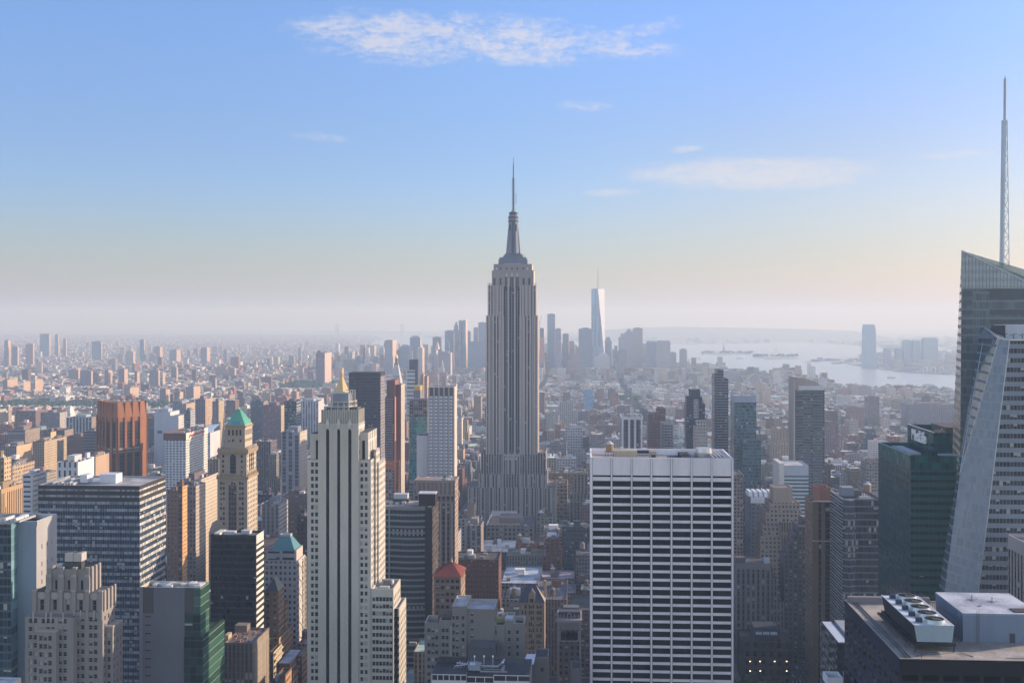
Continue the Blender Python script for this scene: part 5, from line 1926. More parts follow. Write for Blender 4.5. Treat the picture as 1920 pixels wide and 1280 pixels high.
# ------------------------------------------------------------------ the spired skyscraper in the middle
def spired():
 Y = 1250.0
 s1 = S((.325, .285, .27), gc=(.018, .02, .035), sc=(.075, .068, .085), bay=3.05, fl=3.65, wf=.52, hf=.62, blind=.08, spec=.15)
 sr = S((.42, .36, .29), gc=(.04, .04, .045), sc=(.2, .17, .15), bay=3.05, fl=3.65, wf=.45, hf=.56, blind=.10)  # right walls: paler, warmer limestone with sunlight put into the colour
 dk = S((.20, .175, .18), gc=(.015, .018, .035), sc=(.05, .048, .068), bay=3.05, fl=3.65, wf=.64, hf=.6, blind=.05, spec=.15)  # recessed middle: darker copy of the stone, shade put into the colour
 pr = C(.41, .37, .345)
 b = B('art_deco_skyscraper', 'tallest limestone skyscraper with setbacks and a needle spire', 'skyscraper', (X(960, Y), Y + 28, 0))
 zf = lambda py: Z(960, py, Y)
 mb = b.mb()

 def tier(part, key, l, r, y0, y1, z0, z1, st=s1, par=1.2, cap=True):
  k = b.mb(part, key)
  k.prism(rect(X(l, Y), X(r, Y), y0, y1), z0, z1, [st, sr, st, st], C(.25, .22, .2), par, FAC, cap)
  return k
 # base and lower setbacks
 tier('base', 0, 879, 1042.5, Y - 10, Y + 60, 0, zf(912))
 tier('base', 1, 897.9, 1025, Y - 4, Y + 58, zf(920), zf(888))
 tier('base', 2, 901, 1022.8, Y + 4, Y + 54, zf(895), zf(849))
 # shaft: two flanking bodies and a recessed middle
 ys = Y + 2
 zs, zn = zf(592), zf(855)
 tier('shaft', 0, 910.8, 945, ys, Y + 46, zf(905), zs)
 tier('shaft', 1, 973.5, 1008.2, ys, Y + 46, zf(905), zs)
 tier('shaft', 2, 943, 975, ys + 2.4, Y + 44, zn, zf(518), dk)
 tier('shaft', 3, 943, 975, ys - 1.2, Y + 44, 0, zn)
 # upper shoulders
 tier('shoulder', 0, 914, 944, ys + 1.0, Y + 44, zs - 2, zf(535.5))
 tier('shoulder', 1, 974, 1005.2, ys + 1.0, Y + 44, zs - 2, zf(535.5))
 # crown block
 cst = S((.27, .24, .23), gc=(.03, .03, .04), bay=9, fl=60, wf=.0, hf=.0)
 k = b.mb('crown')
 k.prism(rect(X(921.6, Y), X(1000.3, Y), Y + 4, Y + 40), zf(537), zf(506.5), [cst, C(.45, .38, .3), cst, cst], C(.3), .5)
 k.prism(rect(X(924.8, Y), X(997, Y), Y + 5.5, Y + 38), zf(507), zf(494.5), [cst, C(.45, .38, .3), cst, cst], C(.35), 1.0)
 # tall crown windows with pointed heads, and small upper ones
 for i, px in enumerate((949.7, 959.3, 969.2)):
  for d in (-1.7, 1.7):
   q = X(px + d, Y)
   b.mb('crown_window', i).box(q - .75, q + .75, Y + 3.8, Y + 4.002, zf(545), zf(519), C(.035, .035, .05), GLASS)
  q = X(px, Y)
  f = b.mb('pointed_head', i)
  f.face([(q - 1.6, Y + 3.7, zf(518)), (q + 1.6, Y + 3.7, zf(518)), (q + 1.2, Y + 3.7, zf(514)), (q, Y + 3.7, zf(510.5)), (q - 1.2, Y + 3.7, zf(514))], C(.42, .40, .38), PLAIN)
 for i, px in enumerate((926.5, 938, 981.5, 992)):
  q = X(px, Y)
  b.mb('crown_window', 3 + i).box(q - 1.2, q + 1.2, Y + 3.85, Y + 4.002, zf(534), zf(521), C(.05, .05, .06), GLASS)
 for i, px in enumerate((938, 949, 959.5, 969.5, 981)):
  q = X(px, Y)
  b.mb('crown_window', 8 + i).box(q - .7, q + .7, Y + 5.3, Y + 5.502, zf(505), zf(501), C(.03), GLASS)
 for i, px in enumerate((930.5, 988.5)):
  q = X(px, Y)
  b.mb('dish', i).box(q - .8, q + .8, Y + 5.0, Y + 5.49, zf(505), zf(502), C(.6))
 # stone piers standing proud of the window columns, lower and upper
 for (l, r, y0, za, zb, n) in ((879, 942.5, Y - 10, 0, 912, 8), (978, 1042.5, Y - 10, 0, 912, 8), (943, 977.5, Y - 10, 0, 912, 4), (897.9, 943.5, Y - 4, 0, 888, 6), (975, 1025, Y - 4, 0, 888, 6), (910.8, 944, ys, 849, 592, 5), (974.5, 1008.2, ys, 849, 592, 5), (914, 943.5, ys + 1, 592, 535.5, 5), (974.5, 1005.2, ys + 1, 592, 535.5, 5)):
  k = b.mb('pier', int(l))
  for j in range(n + 1):
   f = j / n
   q = X(l, Y) + (X(r, Y) - X(l, Y)) * f
   w_ = 1.5 if j in (0, n) else .75
   k.box(q - w_ * (0 if j == 0 else 1), q + w_ * (0 if j == n else 1), y0 - .5, y0 - .003, 0 if za == 0 else zf(za) - 2, zf(zb) + .4, pr, PLAIN)
 k = b.mb('pier', 2)
 for px in (943.6, 952.4, 962.0, 974.4):
  k.box(X(px, Y) - .8, X(px, Y) + .8, ys - 1.7, ys - 1.21, 0, zn, pr, PLAIN)
 for px in (952.6, 964.8):
  k.box(X(px, Y) - .9, X(px, Y) + .9, ys + 1.6, ys + 2.39, zn, zf(520), pr, PLAIN)
 k = b.mb('arch_band')
 k.box(X(943, Y), X(975, Y), ys - 1.6, ys + 2.0, zn, zn + 1.4, pr, PLAIN)
 for i, px in enumerate((948.5, 957.3, 967.8)):
  q = X(px, Y)
  k.face([(q - 2, ys - 1.73, zf(862)), (q + 2, ys - 1.73, zf(862)), (q + 1.5, ys - 1.73, zf(858)), (q, ys - 1.73, zf(856)), (q - 1.5, ys - 1.73, zf(858))], C(.4, .37, .35), PLAIN)
 # stepped metal base of the mast
 mt = C(.17, .19, .24)
 cx = X(960.3, Y)
 cy = Y + 22
 m = Y / F
 st_ = b.mb('mast_base')
 for (hw, za, zb) in ((27.5, 496, 490), (27.2, 489.5, 484.5), (25, 484, 481), (18.6, 480.5, 477.6), (16.5, 477, 474.5), (14, 474, 472)):
  st_.box(cx - hw * m, cx + hw * m, cy - hw * m * .55, cy + hw * m * .55, zf(za), zf(zb), mt, PLAIN)
 st_.box(cx - 15 * m, cx + 15 * m, cy - 16.2 * m, cy + 16.2 * m, zf(496), zf(493.4), C(.55, .55, .58), PLAIN)
 ma = b.mb('mast')
 o8 = lambda hw, d: [(cx - hw, cy - d * .4), (cx - hw * .55, cy - d), (cx + hw * .55, cy - d), (cx + hw, cy - d * .4), (cx + hw, cy + d * .4), (cx + hw * .55, cy + d), (cx - hw * .55, cy + d), (cx - hw, cy + d * .4)]
 prof = [(474, 12.2), (455, 10.8), (440, 9.8), (413, 9.0)]
 for (pa, wa), (pb, wb) in zip(prof, prof[1:]):
  ma.loft(o8(wa * m, wa * m), zf(pa), o8(wb * m, wb * m), zf(pb), C(.20, .215, .26), PLAIN)
 gl = b.mb('mast_window')
 for (px, w_, za, zb) in ((960.4, 5.4, 473, 413),):
  q = X(px, Y)
  gl.loft([(q - w_ * m / 2, cy - 12.4 * m), (q + w_ * m / 2, cy - 12.4 * m), (q + w_ * m / 2, cy - 9 * m), (q - w_ * m / 2, cy - 9 * m)], zf(za),
    [(q - w_ * m / 2, cy - 9.3 * m), (q + w_ * m / 2, cy - 9.3 * m), (q + w_ * m / 2, cy - 8 * m), (q - w_ * m / 2, cy - 8 * m)], zf(zb), C(.07, .08, .11), GLASS)
 fb = b.mb('mast_fin')
 for sx in (-1, 1):
  fb.loft([(cx + sx * 12.6 * m - .7, cy - 5 * m), (cx + sx * 12.6 * m + .7, cy - 5 * m), (cx + sx * 12.6 * m + .7, cy + 5 * m), (cx + sx * 12.6 * m - .7, cy + 5 * m)], zf(473),
    [(cx + sx * 9.3 * m - .3, cy - 3 * m), (cx + sx * 9.3 * m + .3, cy - 3 * m), (cx + sx * 9.3 * m + .3, cy + 3 * m), (cx + sx * 9.3 * m - .3, cy + 3 * m)], zf(425), C(.26, .25, .26), PLAIN)
  for px, a0, a1 in ((5.6, 430, 417),):
   q = cx + sx * px * m
   fb.box(q - .8, q + .8, cy - 9.6 * m, cy - 8.2 * m, zf(431), zf(418), C(.05, .06, .09), PLAIN)
 ri = b.mb('observation_ring')
 for (r, za, zb, c) in ((10.0, 413, 410.5, .12), (9.2, 410.5, 406, .36), (10.2, 406, 403.5, .14), (9.0, 403.5, 400, .4), (7.6, 400, 397, .2), (8.6, 397, 395, .1)):
  ri.cone(cx, cy, r * m, zf(za), r * m, zf(zb), C(c * .6, c * .6, c * .7), PLAIN, 20)
 ri.cone(cx, cy, 6.4 * m, zf(395), 1.8 * m, zf(389.5), C(.2, .21, .25), PLAIN, 18)
 an = b.mb('antenna')
 ad = C(.13, .13, .15)
 an.rod((cx, cy, zf(391)), (cx, cy, zf(333)), 1.05, ad, PLAIN, 8)
 an.cone(cx, cy, 2.6 * m, zf(332.5), 2.6 * m, zf(330.5), ad, PLAIN, 12)
 an.rod((cx, cy, zf(332)), (cx, cy, zf(303)), .72, ad, PLAIN, 8)
 an.rod((cx, cy, zf(303)), (cx, cy, zf(290)), .28, ad, PLAIN, 6)
 la = b.mb('antenna_element')
 r = random.Random(2)
 for i in range(26):
  z = zf(388 - i * 2.1)
  for a in (0, 1.57):
   d = 1.9 if i % 3 else 2.5
   la.rod((cx - d * math.cos(a), cy - d * math.sin(a), z), (cx + d * math.cos(a), cy + d * math.sin(a), z), .22, C(.3, .3, .34), PLAIN)
 la.rod((cx + 5.4 * m, cy, zf(377)), (cx + 5.4 * m, cy, zf(360)), .3, C(.22), PLAIN)
 la.rod((cx + 2 * m, cy, zf(376)), (cx + 5.4 * m, cy, zf(376)), .25, C(.22), PLAIN)
 la.rod((cx + 2 * m, cy, zf(362)), (cx + 5.4 * m, cy, zf(362)), .25, C(.22), PLAIN)
 for i in range(34):
  q = cx + r.choice((-1, 1)) * r.uniform(14, 27) * m
  hh = zf(492 - (27 - abs(q - cx) / m) * .9)
  la.rod((q, cy - r.uniform(-8, 12) * m, hh - 2), (q, cy - r.uniform(-8, 12) * m, hh + r.uniform(1, 7)), .16, C(.2), PLAIN)
 for i in range(26):
  q = X(r.choice((r.uniform(914, 923), r.uniform(998, 1005))), Y)
  la.rod((q, Y + r.uniform(4, 12), zf(536)), (q, Y + r.uniform(4, 12), zf(536) + r.uniform(1, 4.5)), .2, C(.25), PLAIN)
 reg(X(879, Y), X(1042, Y), Y - 10, Y + 60, 879, 1043, Y - 10, 966, 'spired skyscraper')


spired()


# ------------------------------------------------------------------ other landmark towers of the middle distance
def green_pyramid():
 Y = 800.0
 b = B('tan_tower', 'ornate tan tower with a copper green pyramid roof', 'skyscraper', (X(440, Y), Y + 12, 0))
 m = Y / F
 st, sr = C(.31, .255, .20), C(.44, .375, .285)
 z = lambda py: Z(440, py, Y)
 fr = (.2, .18, .15)

 def blk(l, r, dep, dy, t, bt, wins, rows, part, side=4, srows=None):
  x0, x1 = X(l, Y), X(r, Y)
  gwall(b, (x0, Y + dy), (x1, Y + dy), z(bt), z(t), [((a - l) * m, (c - l) * m) for a, c in wins], rows, st, .5, fr, .55, part)
  gwall(b, (x1, Y + dy), (x1, Y + dy + dep), z(bt), z(t), evenly(dep, side, 1.5, .8), srows or rows, sr, .5, fr, .7, part)
  k = b.mb(part)
  k.wall((x1, Y + dy + dep), (x0, Y + dy + dep), z(bt), z(t), st, PLAIN)
  k.wall((x0, Y + dy + dep), (x0, Y + dy), z(bt), z(t), st, PLAIN)
  k.face([(x0, Y + dy, z(t)), (x1, Y + dy, z(t)), (x1, Y + dy + dep, z(t)), (x0, Y + dy + dep, z(t))], C(.3, .25, .18), ROOF)
 pit = 9.45
 rows = sorted((z(903 + i * pit + 5.6), z(903 + i * pit)) for i in range(28) if z(903 + i * pit + 6) > 2)
 blk(407.5, 464, 25, 0, 892, 1275, ((412.6, 416.5), (418, 421.8), (429.2, 432.6), (434, 437.4), (438.8, 442.4), (449.5, 453.2), (454.6, 458.6)), rows, 'lower_shaft', 6)
 blk(410.5, 462, 24, .6, 841, 893, ((416, 420), (452.2, 456.2)), sorted((z(853 + i * 9.3 + 5), z(853 + i * 9.3)) for i in range(4)), 'middle_shaft', 6)
 blk(419.5, 457, 18, 3, 797, 842, ((425, 429), (432.8, 436.6), (440.2, 444), (447.2, 451.2)), [(z(829), z(824)), (z(817), z(806.5))], 'upper_shaft', 6)
 dkp = b.mb('window_bay')
 dkp.box(X(428.6, Y), X(443.3, Y), Y - .12, Y - .003, z(1270), z(909), S((.12, .09, .07), gc=(.025, .025, .03), sc=(.10, .075, .055), bay=2.0, fl=pit * m, wf=.68, hf=.6), FAC)
 aw = b.mb('arched_window')
 cx, hw = X(436.5, Y), 5.6 * m
 aw.face([(cx - hw, Y + .45, z(887)), (cx + hw, Y + .45, z(887))] + [(cx + hw * math.cos(j * math.pi / 10), Y + .45, z(857) + hw * math.sin(j * math.pi / 10)) for j in range(11)], C(.022, .024, .03), GLASS)
 for i in range(3):
  aw.box(cx - hw, cx + hw, Y + .3, Y + .44, z(866 + i * 7) - .5, z(866 + i * 7), C(.09, .08, .07))
 for i in range(3):
  yy = Y + 7 + i * 4.4
  xs = X(462, Y)
  b.mb('tall_window', i).box(xs + .002, xs + .12, yy, yy + 1.7, z(883), z(850), C(.05, .045, .04), GLASS)
 for i, (l, r, py, h, d) in enumerate(((408, 464.5, 842, 3.2, 1.0), (409, 463.5, 847, 2.0, .5), (406.3, 465, 893, 2.4, .9), (419, 457.6, 798.4, 1.8, .7))):
  x0, x1 = X(l, Y), X(r, Y)
  b.mb('cornice', i).box(x0, x1 + .6, Y - d + (3 if i == 3 else 0), Y + (24.5 if i < 3 else 21), z(py) - h * m * 2, z(py), C(.29, .215, .135), PLAIN, True)
 for i in range(14):
  q = X(409 + i * 4, Y)
  b.mb('balustrade').box(q, q + .8, Y - .4, Y + .1, z(842), z(838.8), st)
 for i in range(8):
  yy = Y + 1 + i * 3.1
  b.mb('balustrade').box(X(462, Y) - .2, X(462, Y) + .7, yy, yy + 1.2, z(842), z(837), sr)
 for i in range(12):
  q = X(407.8 + i * 4.9, Y)
  b.mb('carved_band').cone(q, Y - .3, .9, z(896), .2, z(889 - 3 * (i % 2)), C(.26, .19, .12), PLAIN, 6)
 for i in range(6):
  b.mb('carved_band').cone(X(464, Y) + .1, Y + 2 + i * 4, .9, z(893), .2, z(885), C(.38, .27, .18), PLAIN, 6)
 rf = b.mb('pyramid_roof')
 q0 = rect(X(420.5, Y), X(456.8, Y), Y + 3.5, Y + 20.5)
 cx = (q0[0][0] + q0[1][0]) / 2
 cu = C(.12, .36, .27)
 q1 = rect(cx - 1.2, cx + 1.2, Y + 9.5, Y + 14.5)
 rf.loft(q0, z(797) + .02, q1, Z(447, 766.5, Y + 12), cu)
 for i in range(10):
  f = (i + .5) / 10
  for (a, c) in ((0, 1), (1, 2)):
   p = Vector((*q0[a], z(797))).lerp(Vector((*q0[c], z(797))), f)
   q = Vector((*q1[a], Z(447, 766.5, Y + 12))).lerp(Vector((*q1[c], Z(447, 766.5, Y + 12))), f)
   rf.rod(tuple(p), tuple(q), .12, C(.09, .29, .22), PLAIN)
 b.mb('skylight').wall4((X(430, Y), Y + 3.4, z(796.5)), (X(447, Y), Y + 3.4, z(796.5)), (X(446, Y), Y + 4.6, z(790)), (X(431, Y), Y + 4.6, z(790)), C(.10, .24, .30), GLASS)
 reg(X(406, Y), X(465, Y), Y, Y + 26, 405, 491, Y, 1003, 'green pyramid tower')


def brown_octagon():
 Y = 1221.0
 b = B('brick_tower', 'orange brown brick office tower set diagonally with slanted crown', 'skyscraper', (X(228, Y), Y + 20, 0))
 # a square turned to the street grid with clipped corners; corners found from their columns in the photo
 y = Y
 P = [(X(199, y + 6), y + 6), (X(220.5, y), y), (X(263.2, y + 26), y + 26), (X(274.4, y + 38), y + 38), (X(262, y + 64), y + 64), (X(205, y + 62), y + 62), (X(182.6, y + 36), y + 36)]
 z0, z1, z2 = 0, Z(230, 783, Y), Z(230, 755, Y)
 lit = C(.28, .12, .06)
 shd = C(.24, .115, .06)
 bl = S((.05, .035, .03), gc=(.03, .027, .026), bay=50, fl=4.0, wf=1, hf=.6, blind=.12)
 n = len(P)
 mb = b.mb()
 for i in range(n):
  p, q = Vector(P[i]), Vector(P[(i + 1) % n])
  L = (q - p).length
  if i == 2:
   mb.wall(P[i], P[(i + 1) % n], 0, z1, lit, PLAIN)
   continue
  mb.wall(P[i], P[(i + 1) % n], 0, z1 - 5, bl)
  u = (q - p) / L
  nr = Vector((u.y, -u.x))
  mb.wall(P[i], P[(i + 1) % n], z1 - 5, z1, lit, PLAIN)
  k = max(2, round(L / 11))
  for j in range(k + 1):
   f = j / k
   c = p + u * (L * f)
   w_ = 1.5
   a0, a1 = max(0, L * f - w_), min(L, L * f + w_)
   e = [p + u * a0, p + u * a1, p + u * a1 + nr * 1.4, p + u * a0 + nr * 1.4]
   e = [e[3], e[2], e[1], e[0]]
   b.mb('brick_fin', i).prism([tuple(t) for t in e], 0, z1, lit, None, 0, PLAIN)
 # slanted crown: each bay leans back in a wedge
 ins = inset(P, 1.8)
 cr = b.mb('crown')
 for i in range(n):
  p, q = Vector(P[i]), Vector(P[(i + 1) % n])
  p2, q2 = Vector(ins[i]), Vector(ins[(i + 1) % n])
  L = (q - p).length
  k = max(1, round(L / 11))
  for j in range(k):
   a, c = p.lerp(q, j / k), p.lerp(q, (j + 1) / k)
   a2, c2 = p2.lerp(q2, j / k), p2.lerp(q2, (j + 1) / k)
   md = a.lerp(c, .95)
   cr.face([(*a, z1), (*md, z1), (*c2, z2), (*a2, z2)], lit, PLAIN)
   mi = a2.lerp(c2, .4)
   cr.face([(*md, z1), (*c, z1), (*c, z2), (*c2, z2)], C(.2, .1, .06), PLAIN)  # notch side coloured darker, shade between the fins put into the brick
   cr.face([(*a, z1), (*a2, z2), (*a, z2)], lit, PLAIN)
 cr.face([(*p, z2 - 1) for p in ins], C(.28, .2, .16), ROOF)
 ds = b.mb('roof_dish')
 for i, px in enumerate((214, 221, 232, 243, 252, 260)):
  ds.cone(X(px, Y + 30), Y + 30, 1.3, z2 - 1, 1.9, z2 + 1.6, C(.5, .47, .42), PLAIN, 10)
 reg(P[6][0], P[3][0], Y, Y + 64, 182, 275, Y, 892, 'orange brick tower')


def white_hotel():
 st = S((.50, .52, .57), gc=(.035, .045, .06), bay=6.3 * .62, fl=2.85, wf=.56, hf=.52, blind=.1)
 rt = S((.62, .60, .54), gc=(.08, .075, .06), bay=3.2, fl=2.85, wf=.6, hf=.4, blind=.1)
 b, bx = hb('hotel', 'white hotel block with brown top band and red sign script', 'hotel', 'white hotel block', 310.5, 348.4, 823, 1200, 72, 900, st, rt, par=0)
 x0, x1, y0, y1, z = bx
 zt = Z(330, 811.7, 1200)
 t = b.mb('top_band')
 t.prism(rect(x0 - 2.4, x1 + .4, y0 - .4, y1), z - 1.2, zt, [C(.13, .08, .075), S((.60, .57, .5), bay=30, wf=.1), C(.2), C(.13, .08, .075)], C(.25, .2, .18), 1)
 sg = b.mb('sign_script')
 pts = [(.12, .2), (.18, .75), (.24, .3), (.3, .7), (.36, .35), (.42, .8), (.48, .35), (.54, .7), (.6, .4), (.66, .85), (.7, .45), (.76, .7), (.82, .5)]
 for a, c in zip(pts, pts[1:]):
  sg.rod((x1 + .7, y0 + a[0] * 72, z + (zt - z) * a[1] * .8), (x1 + .7, y0 + c[0] * 72, z + (zt - z) * c[1] * .8), .75, C(.55, .09, .05), PLAIN, 4)
 clutter(b, x0 + 2, x1 - 2, y0 + 4, y1 - 4, zt - 1, 8, seed=21)


def gold_pyramid():
 Y = 1850.0
 b = B('tower', 'stone tower with a gilded pyramid roof and lantern', 'skyscraper', (X(637.5, Y), Y + 14, 0))
 x = lambda px: X(px, Y)
 z = lambda py: Z(637, py, Y)
 gd = C(.50, .35, .12)
 b.mb().prism(rect(x(620), x(655), Y, Y + 34), 0, z(742), S(LIME), C(.3), .6)
 p = b.mb('pyramid_roof')
 cx, cy = x(637), Y + 16
 o8 = lambda r: [(cx + r * math.cos(math.pi / 8 + i * math.pi / 4), cy + r * math.sin(math.pi / 8 + i * math.pi / 4)) for i in range(8)]
 m = Y / F
 p.loft(o8(14.2 * m), z(736), o8(3.0 * m), z(707), gd, GOLD)
 l = b.mb('lantern')
 l.loft(o8(3.0 * m), z(707), o8(2.8 * m), z(701), C(.5, .30, .10), GOLD)
 l.loft(o8(2.9 * m), z(701), o8(.3 * m), z(692), gd, GOLD)
 l.rod((cx, cy, z(692)), (cx, cy, z(688.5)), .4, gd, GOLD)
 b.mb('drum').loft(o8(15 * m), z(745), o8(14.6 * m), z(735.5), C(.4, .36, .3), PLAIN)
 reg(x(620), x(655), Y, Y + 34, 619, 656, Y, 736, 'gold pyramid tower')


def clock_tower():
 Y = 2040.0
 b = B('clock_tower', 'slender white marble clock tower with gilded lantern top', 'tower', (X(742, Y), Y + 12, 0))
 x = lambda px: X(px, Y)
 z = lambda py: Z(741, py, Y)
 st, rt = S((.46, .45, .45), bay=4, fl=4, wf=.35, hf=.4), S((.56, .53, .48), bay=4, fl=4, wf=.35, hf=.4)
 mb = b.mb()
 mb.prism(rect(x(730), x(752.5), Y, Y + 28), 0, z(722), [st, rt, st, st], C(.4), .5)
 p = b.mb('spire_roof')
 cx, cy = x(741), Y + 14
 m = Y / F
 q0 = rect(x(731), x(751.5), Y + 1, Y + 27)
 q1 = rect(cx - 3.6 * m, cx + 3.6 * m, cy - 3.6 * m, cy + 3.6 * m)
 p.loft(q0, z(722), q1, z(683), C(.44, .43, .43), PLAIN)
 for i in range(4):
  for j in range(2 + i % 2):
   q = x(739.5 + i % 2 + (j - .5) * (6 - i) * .9)
   p.box(q - .6, q + .6, Y + 1 + i * 3.1, Y + 2.2 + i * 3.1, z(716 - i * 8), z(712.5 - i * 8), C(.1))
 l = b.mb('lantern')
 l.box(cx - 3.8 * m, cx + 3.8 * m, cy - 3.8 * m, cy + 3.8 * m, z(684), z(681), C(.22, .23, .22))
 l.cone(cx, cy, 2.8 * m, z(681), 2.8 * m, z(672.5), C(.2, .22, .22), PLAIN, 8)
 l.cone(cx, cy, 3.4 * m, z(672.5), 2.6 * m, z(670.5), C(.4), PLAIN, 8)
 l.cone(cx, cy, 2.6 * m, z(670.5), .5 * m, z(664), C(.6, .4, .1), GOLD, 8)
 l.rod((cx, cy, z(664)), (cx, cy, z(656.5)), .6, C(.5, .42, .25), GOLD)
 reg(x(730), x(752), Y, Y + 28, 729, 754, Y, 730, 'white clock tower')


def towers_mid():
 # dark slab with its ribbed side
 b, bx = hb('office_slab', 'dark bronze glass slab tower behind the pale limestone tower', 'office tower', 'dark bronze slab', 654, 713.5, 698.7, 1300, 30, 870,
   S((.055, .05, .065), gc=(.03, .035, .055), bay=1.6, fl=3.7, wf=.9, hf=.62, blind=.03), S((.24, .22, .22), gc=(.04, .04, .05), bay=3, fl=3.7, wf=.5, hf=.6), par=1)
 b.mb('top_band').box(bx[0] - .1, bx[1] + .1, bx[2] - .15, bx[3], bx[4] - 4.5, bx[4] + .05, C(.045, .045, .05))
 # brown residential tower with balconies
 st = S((.17, .075, .06), gc=(.045, .06, .075), bay=3.6, fl=3.0, wf=.62, hf=.6)
 b, bx = hb('apartment_tower', 'reddish brown apartment tower with banded balconies beside the dark slab', 'apartment tower', 'reddish balcony tower', 725, 740.5, 712.7, 1400, 30, 880, C(.16, .075, .065), C(.26, .12, .08), par=.8)  # right walls coloured warmer, sunlight put into the brick colour
 b.mb('front_wing').prism(rect(X(722, 1390), X(740.2, 1390), 1390, 1400), 0, Z(730, 744, 1390), [st, C(.40, .17, .09), st, st], None, .6)
 z = Z(730, 744, 1390)
 for i in range(46):
  b.mb('balcony', i).box(X(723, 1390), X(737, 1390), 1388.6, 1390, z - 3 - i * 3.0, z - 2.1 - i * 3.0, C(.30, .29, .31), PLAIN, True)
 b.mb('rear_slab').prism(rect(X(741.5, 1404), X(752, 1404), 1404, 1434), 0, Z(746, 721, 1404), [C(.17, .07, .065), S((.5, .44, .36), bay=3, fl=3, wf=.6, hf=.4), C(.2), C(.2)], None, .6)  # slab's pale right wall has sunlight put into its colour
 # building under construction with orange netting
 b, bx = hb('construction_site', 'half-built tower with orange safety netting round its top floor', 'building', 'half-built orange tower', 716, 741, 873, 1150, 26, 925,
   S((.22, .18, .16), gc=(.05, .05, .06), bay=4, fl=3.6, wf=.6, hf=.6), S((.48, .2, .1)), par=.5)
 b.mb('netting').prism(rect(bx[0] - .6, bx[1] + .6, bx[2] - .6, bx[3] + .6), bx[4] - 3, bx[4] + 2.5, C(.42, .13, .06), C(.3, .2, .15), 2, PLAIN)
 ho = b.mb('hoist')
 xh = X(740, 1150)
 ho.box(xh, xh + 1.5, 1148.5, 1150 - .7, 0, Z(740, 826, 1150), C(.55, .2, .1))
 # slim dark tower with stepped glass cubes
 Y = 2100.0
 b, bx = hb('slim_tower', 'slim dark glass tower with stacked pale cubes beside it', 'skyscraper', 'slim stacked tower', 767.5, 783.5, 674, Y, 20, 726,
   C(.045, .05, .075), C(.07, .08, .11), par=.5)
 b.mb('glass_cube').prism(rect(X(764, Y), X(778, Y), Y - 4, Y - .02), 0, Z(770, 693.5, Y), S((.42, .46, .5), gc=(.10, .14, .2), bay=30, fl=7.5, wf=1, hf=.55), None, .3)
 b.mb('glass_cube', 1).box(X(762, Y), X(764, Y) - .01, Y - 3, Y + 6, 0, Z(770, 692, Y), C(.5, .5, .5))
 b.mb('antenna').rod((X(772, Y), Y + 6, bx[4]), (X(772, Y), Y + 6, bx[4] + 17), .9, C(.6, .57, .5), PLAIN)
 # tower with gold cap
 b, bx = hb('office_tower', 'grey tower with bright gold cap under construction hoists', 'tower', 'gold-capped tower', 775.5, 788, 732, 1500, 24, 752, S((.24, .22, .24), gc=(.06, .07, .09)), par=.5)
 b.mb('gold_cap').box(bx[0] + .6, bx[1] - .3, bx[2], bx[3], bx[4] - .5, Z(782, 723.5, 1500), C(.55, .36, .09), GOLD)
 # orange twin towers
 for i, (l, r, t) in enumerate(((788, 794, 702), (794.5, 801, 705))):
  hb('apartment_tower', 'sunlit orange twin apartment tower, ' + ('left and taller' if i == 0 else 'right and shorter') + ' of the two', 'apartment tower', 'orange twin towers', l, r, t, 2300 + i * 14, 24, 745,
  S((.34, .24, .18), fl=3, bay=3), S((.5, .33, .22)), par=.5, group='orange twin towers')
 # teal glass tower under construction
 b, bx = hb('construction_site', 'unfinished teal glass tower with open upper floors', 'building', 'unfinished teal tower', 767, 802, 752, 1150, 30, 905,
   S((.20, .17, .19), gc=(.05, .07, .09), bay=5, fl=3.6, wf=.85, hf=.65, blind=.25), S((.3, .25, .22)), par=.4)
 for i, (l, r, t, bt, c) in enumerate(((770, 786, 784, 900, (.06, .22, .24)), (780, 801, 781, 812, (.10, .36, .33)))):
  b.mb('glass_panel', i).box(X(l, 1150), X(r, 1150), 1149.3 - i * .3, 1149.7 - i * .3, Z(785, bt, 1150), Z(785, t, 1150), S(c, gc=tuple(q * .55 for q in c), bay=2, fl=3.6, wf=.8, hf=.8, blind=.1), FAC)
 b.mb('hoist_platform').box(X(770, 1152), X(801, 1152), 1152, 1170, bx[4], Z(785, 748.5, 1152), C(.10, .11, .16))
 for i in range(9):
  b.mb('hoist_platform').rod((X(768 + i * 4, 1149), 1149, bx[4] - 60), (X(768 + i * 4, 1149), 1149, bx[4] + 2), .25, C(.3, .22, .2), PLAIN)
 # white windowed tower and the ornate stone block in front
 Y = 1000.0
 b = B('hotel_tower', 'grey tower with a bright grid of white panelled windows and dark flutes on top', 'tower', (X(827, Y), Y + 14, 0))
 x0, x1, z = X(803.4, Y), X(850, Y), Z(827, 742, Y)
 fl = 6.45 * Y / F
 rows = [(z - (i + 1) * fl + .9, z - i * fl - .35) for i in range(40)][::-1]
 rows = [q for q in rows if q[0] > 40]
 wp = (x1 - x0) / 5
 cols = [(i * wp + .55, i * wp + 3.6) for i in range(5)]
 gwall(b, (x0, Y), (x1, Y), 30, z, cols, rows, C(.22, .225, .27), .35, None, 1.0)
 pn = []
 for q in b.wins:
  pn.append(q)
 b.wins = []
 wm = MB()
 for (c, u, w_, h, f_, d_) in pn:
  pass
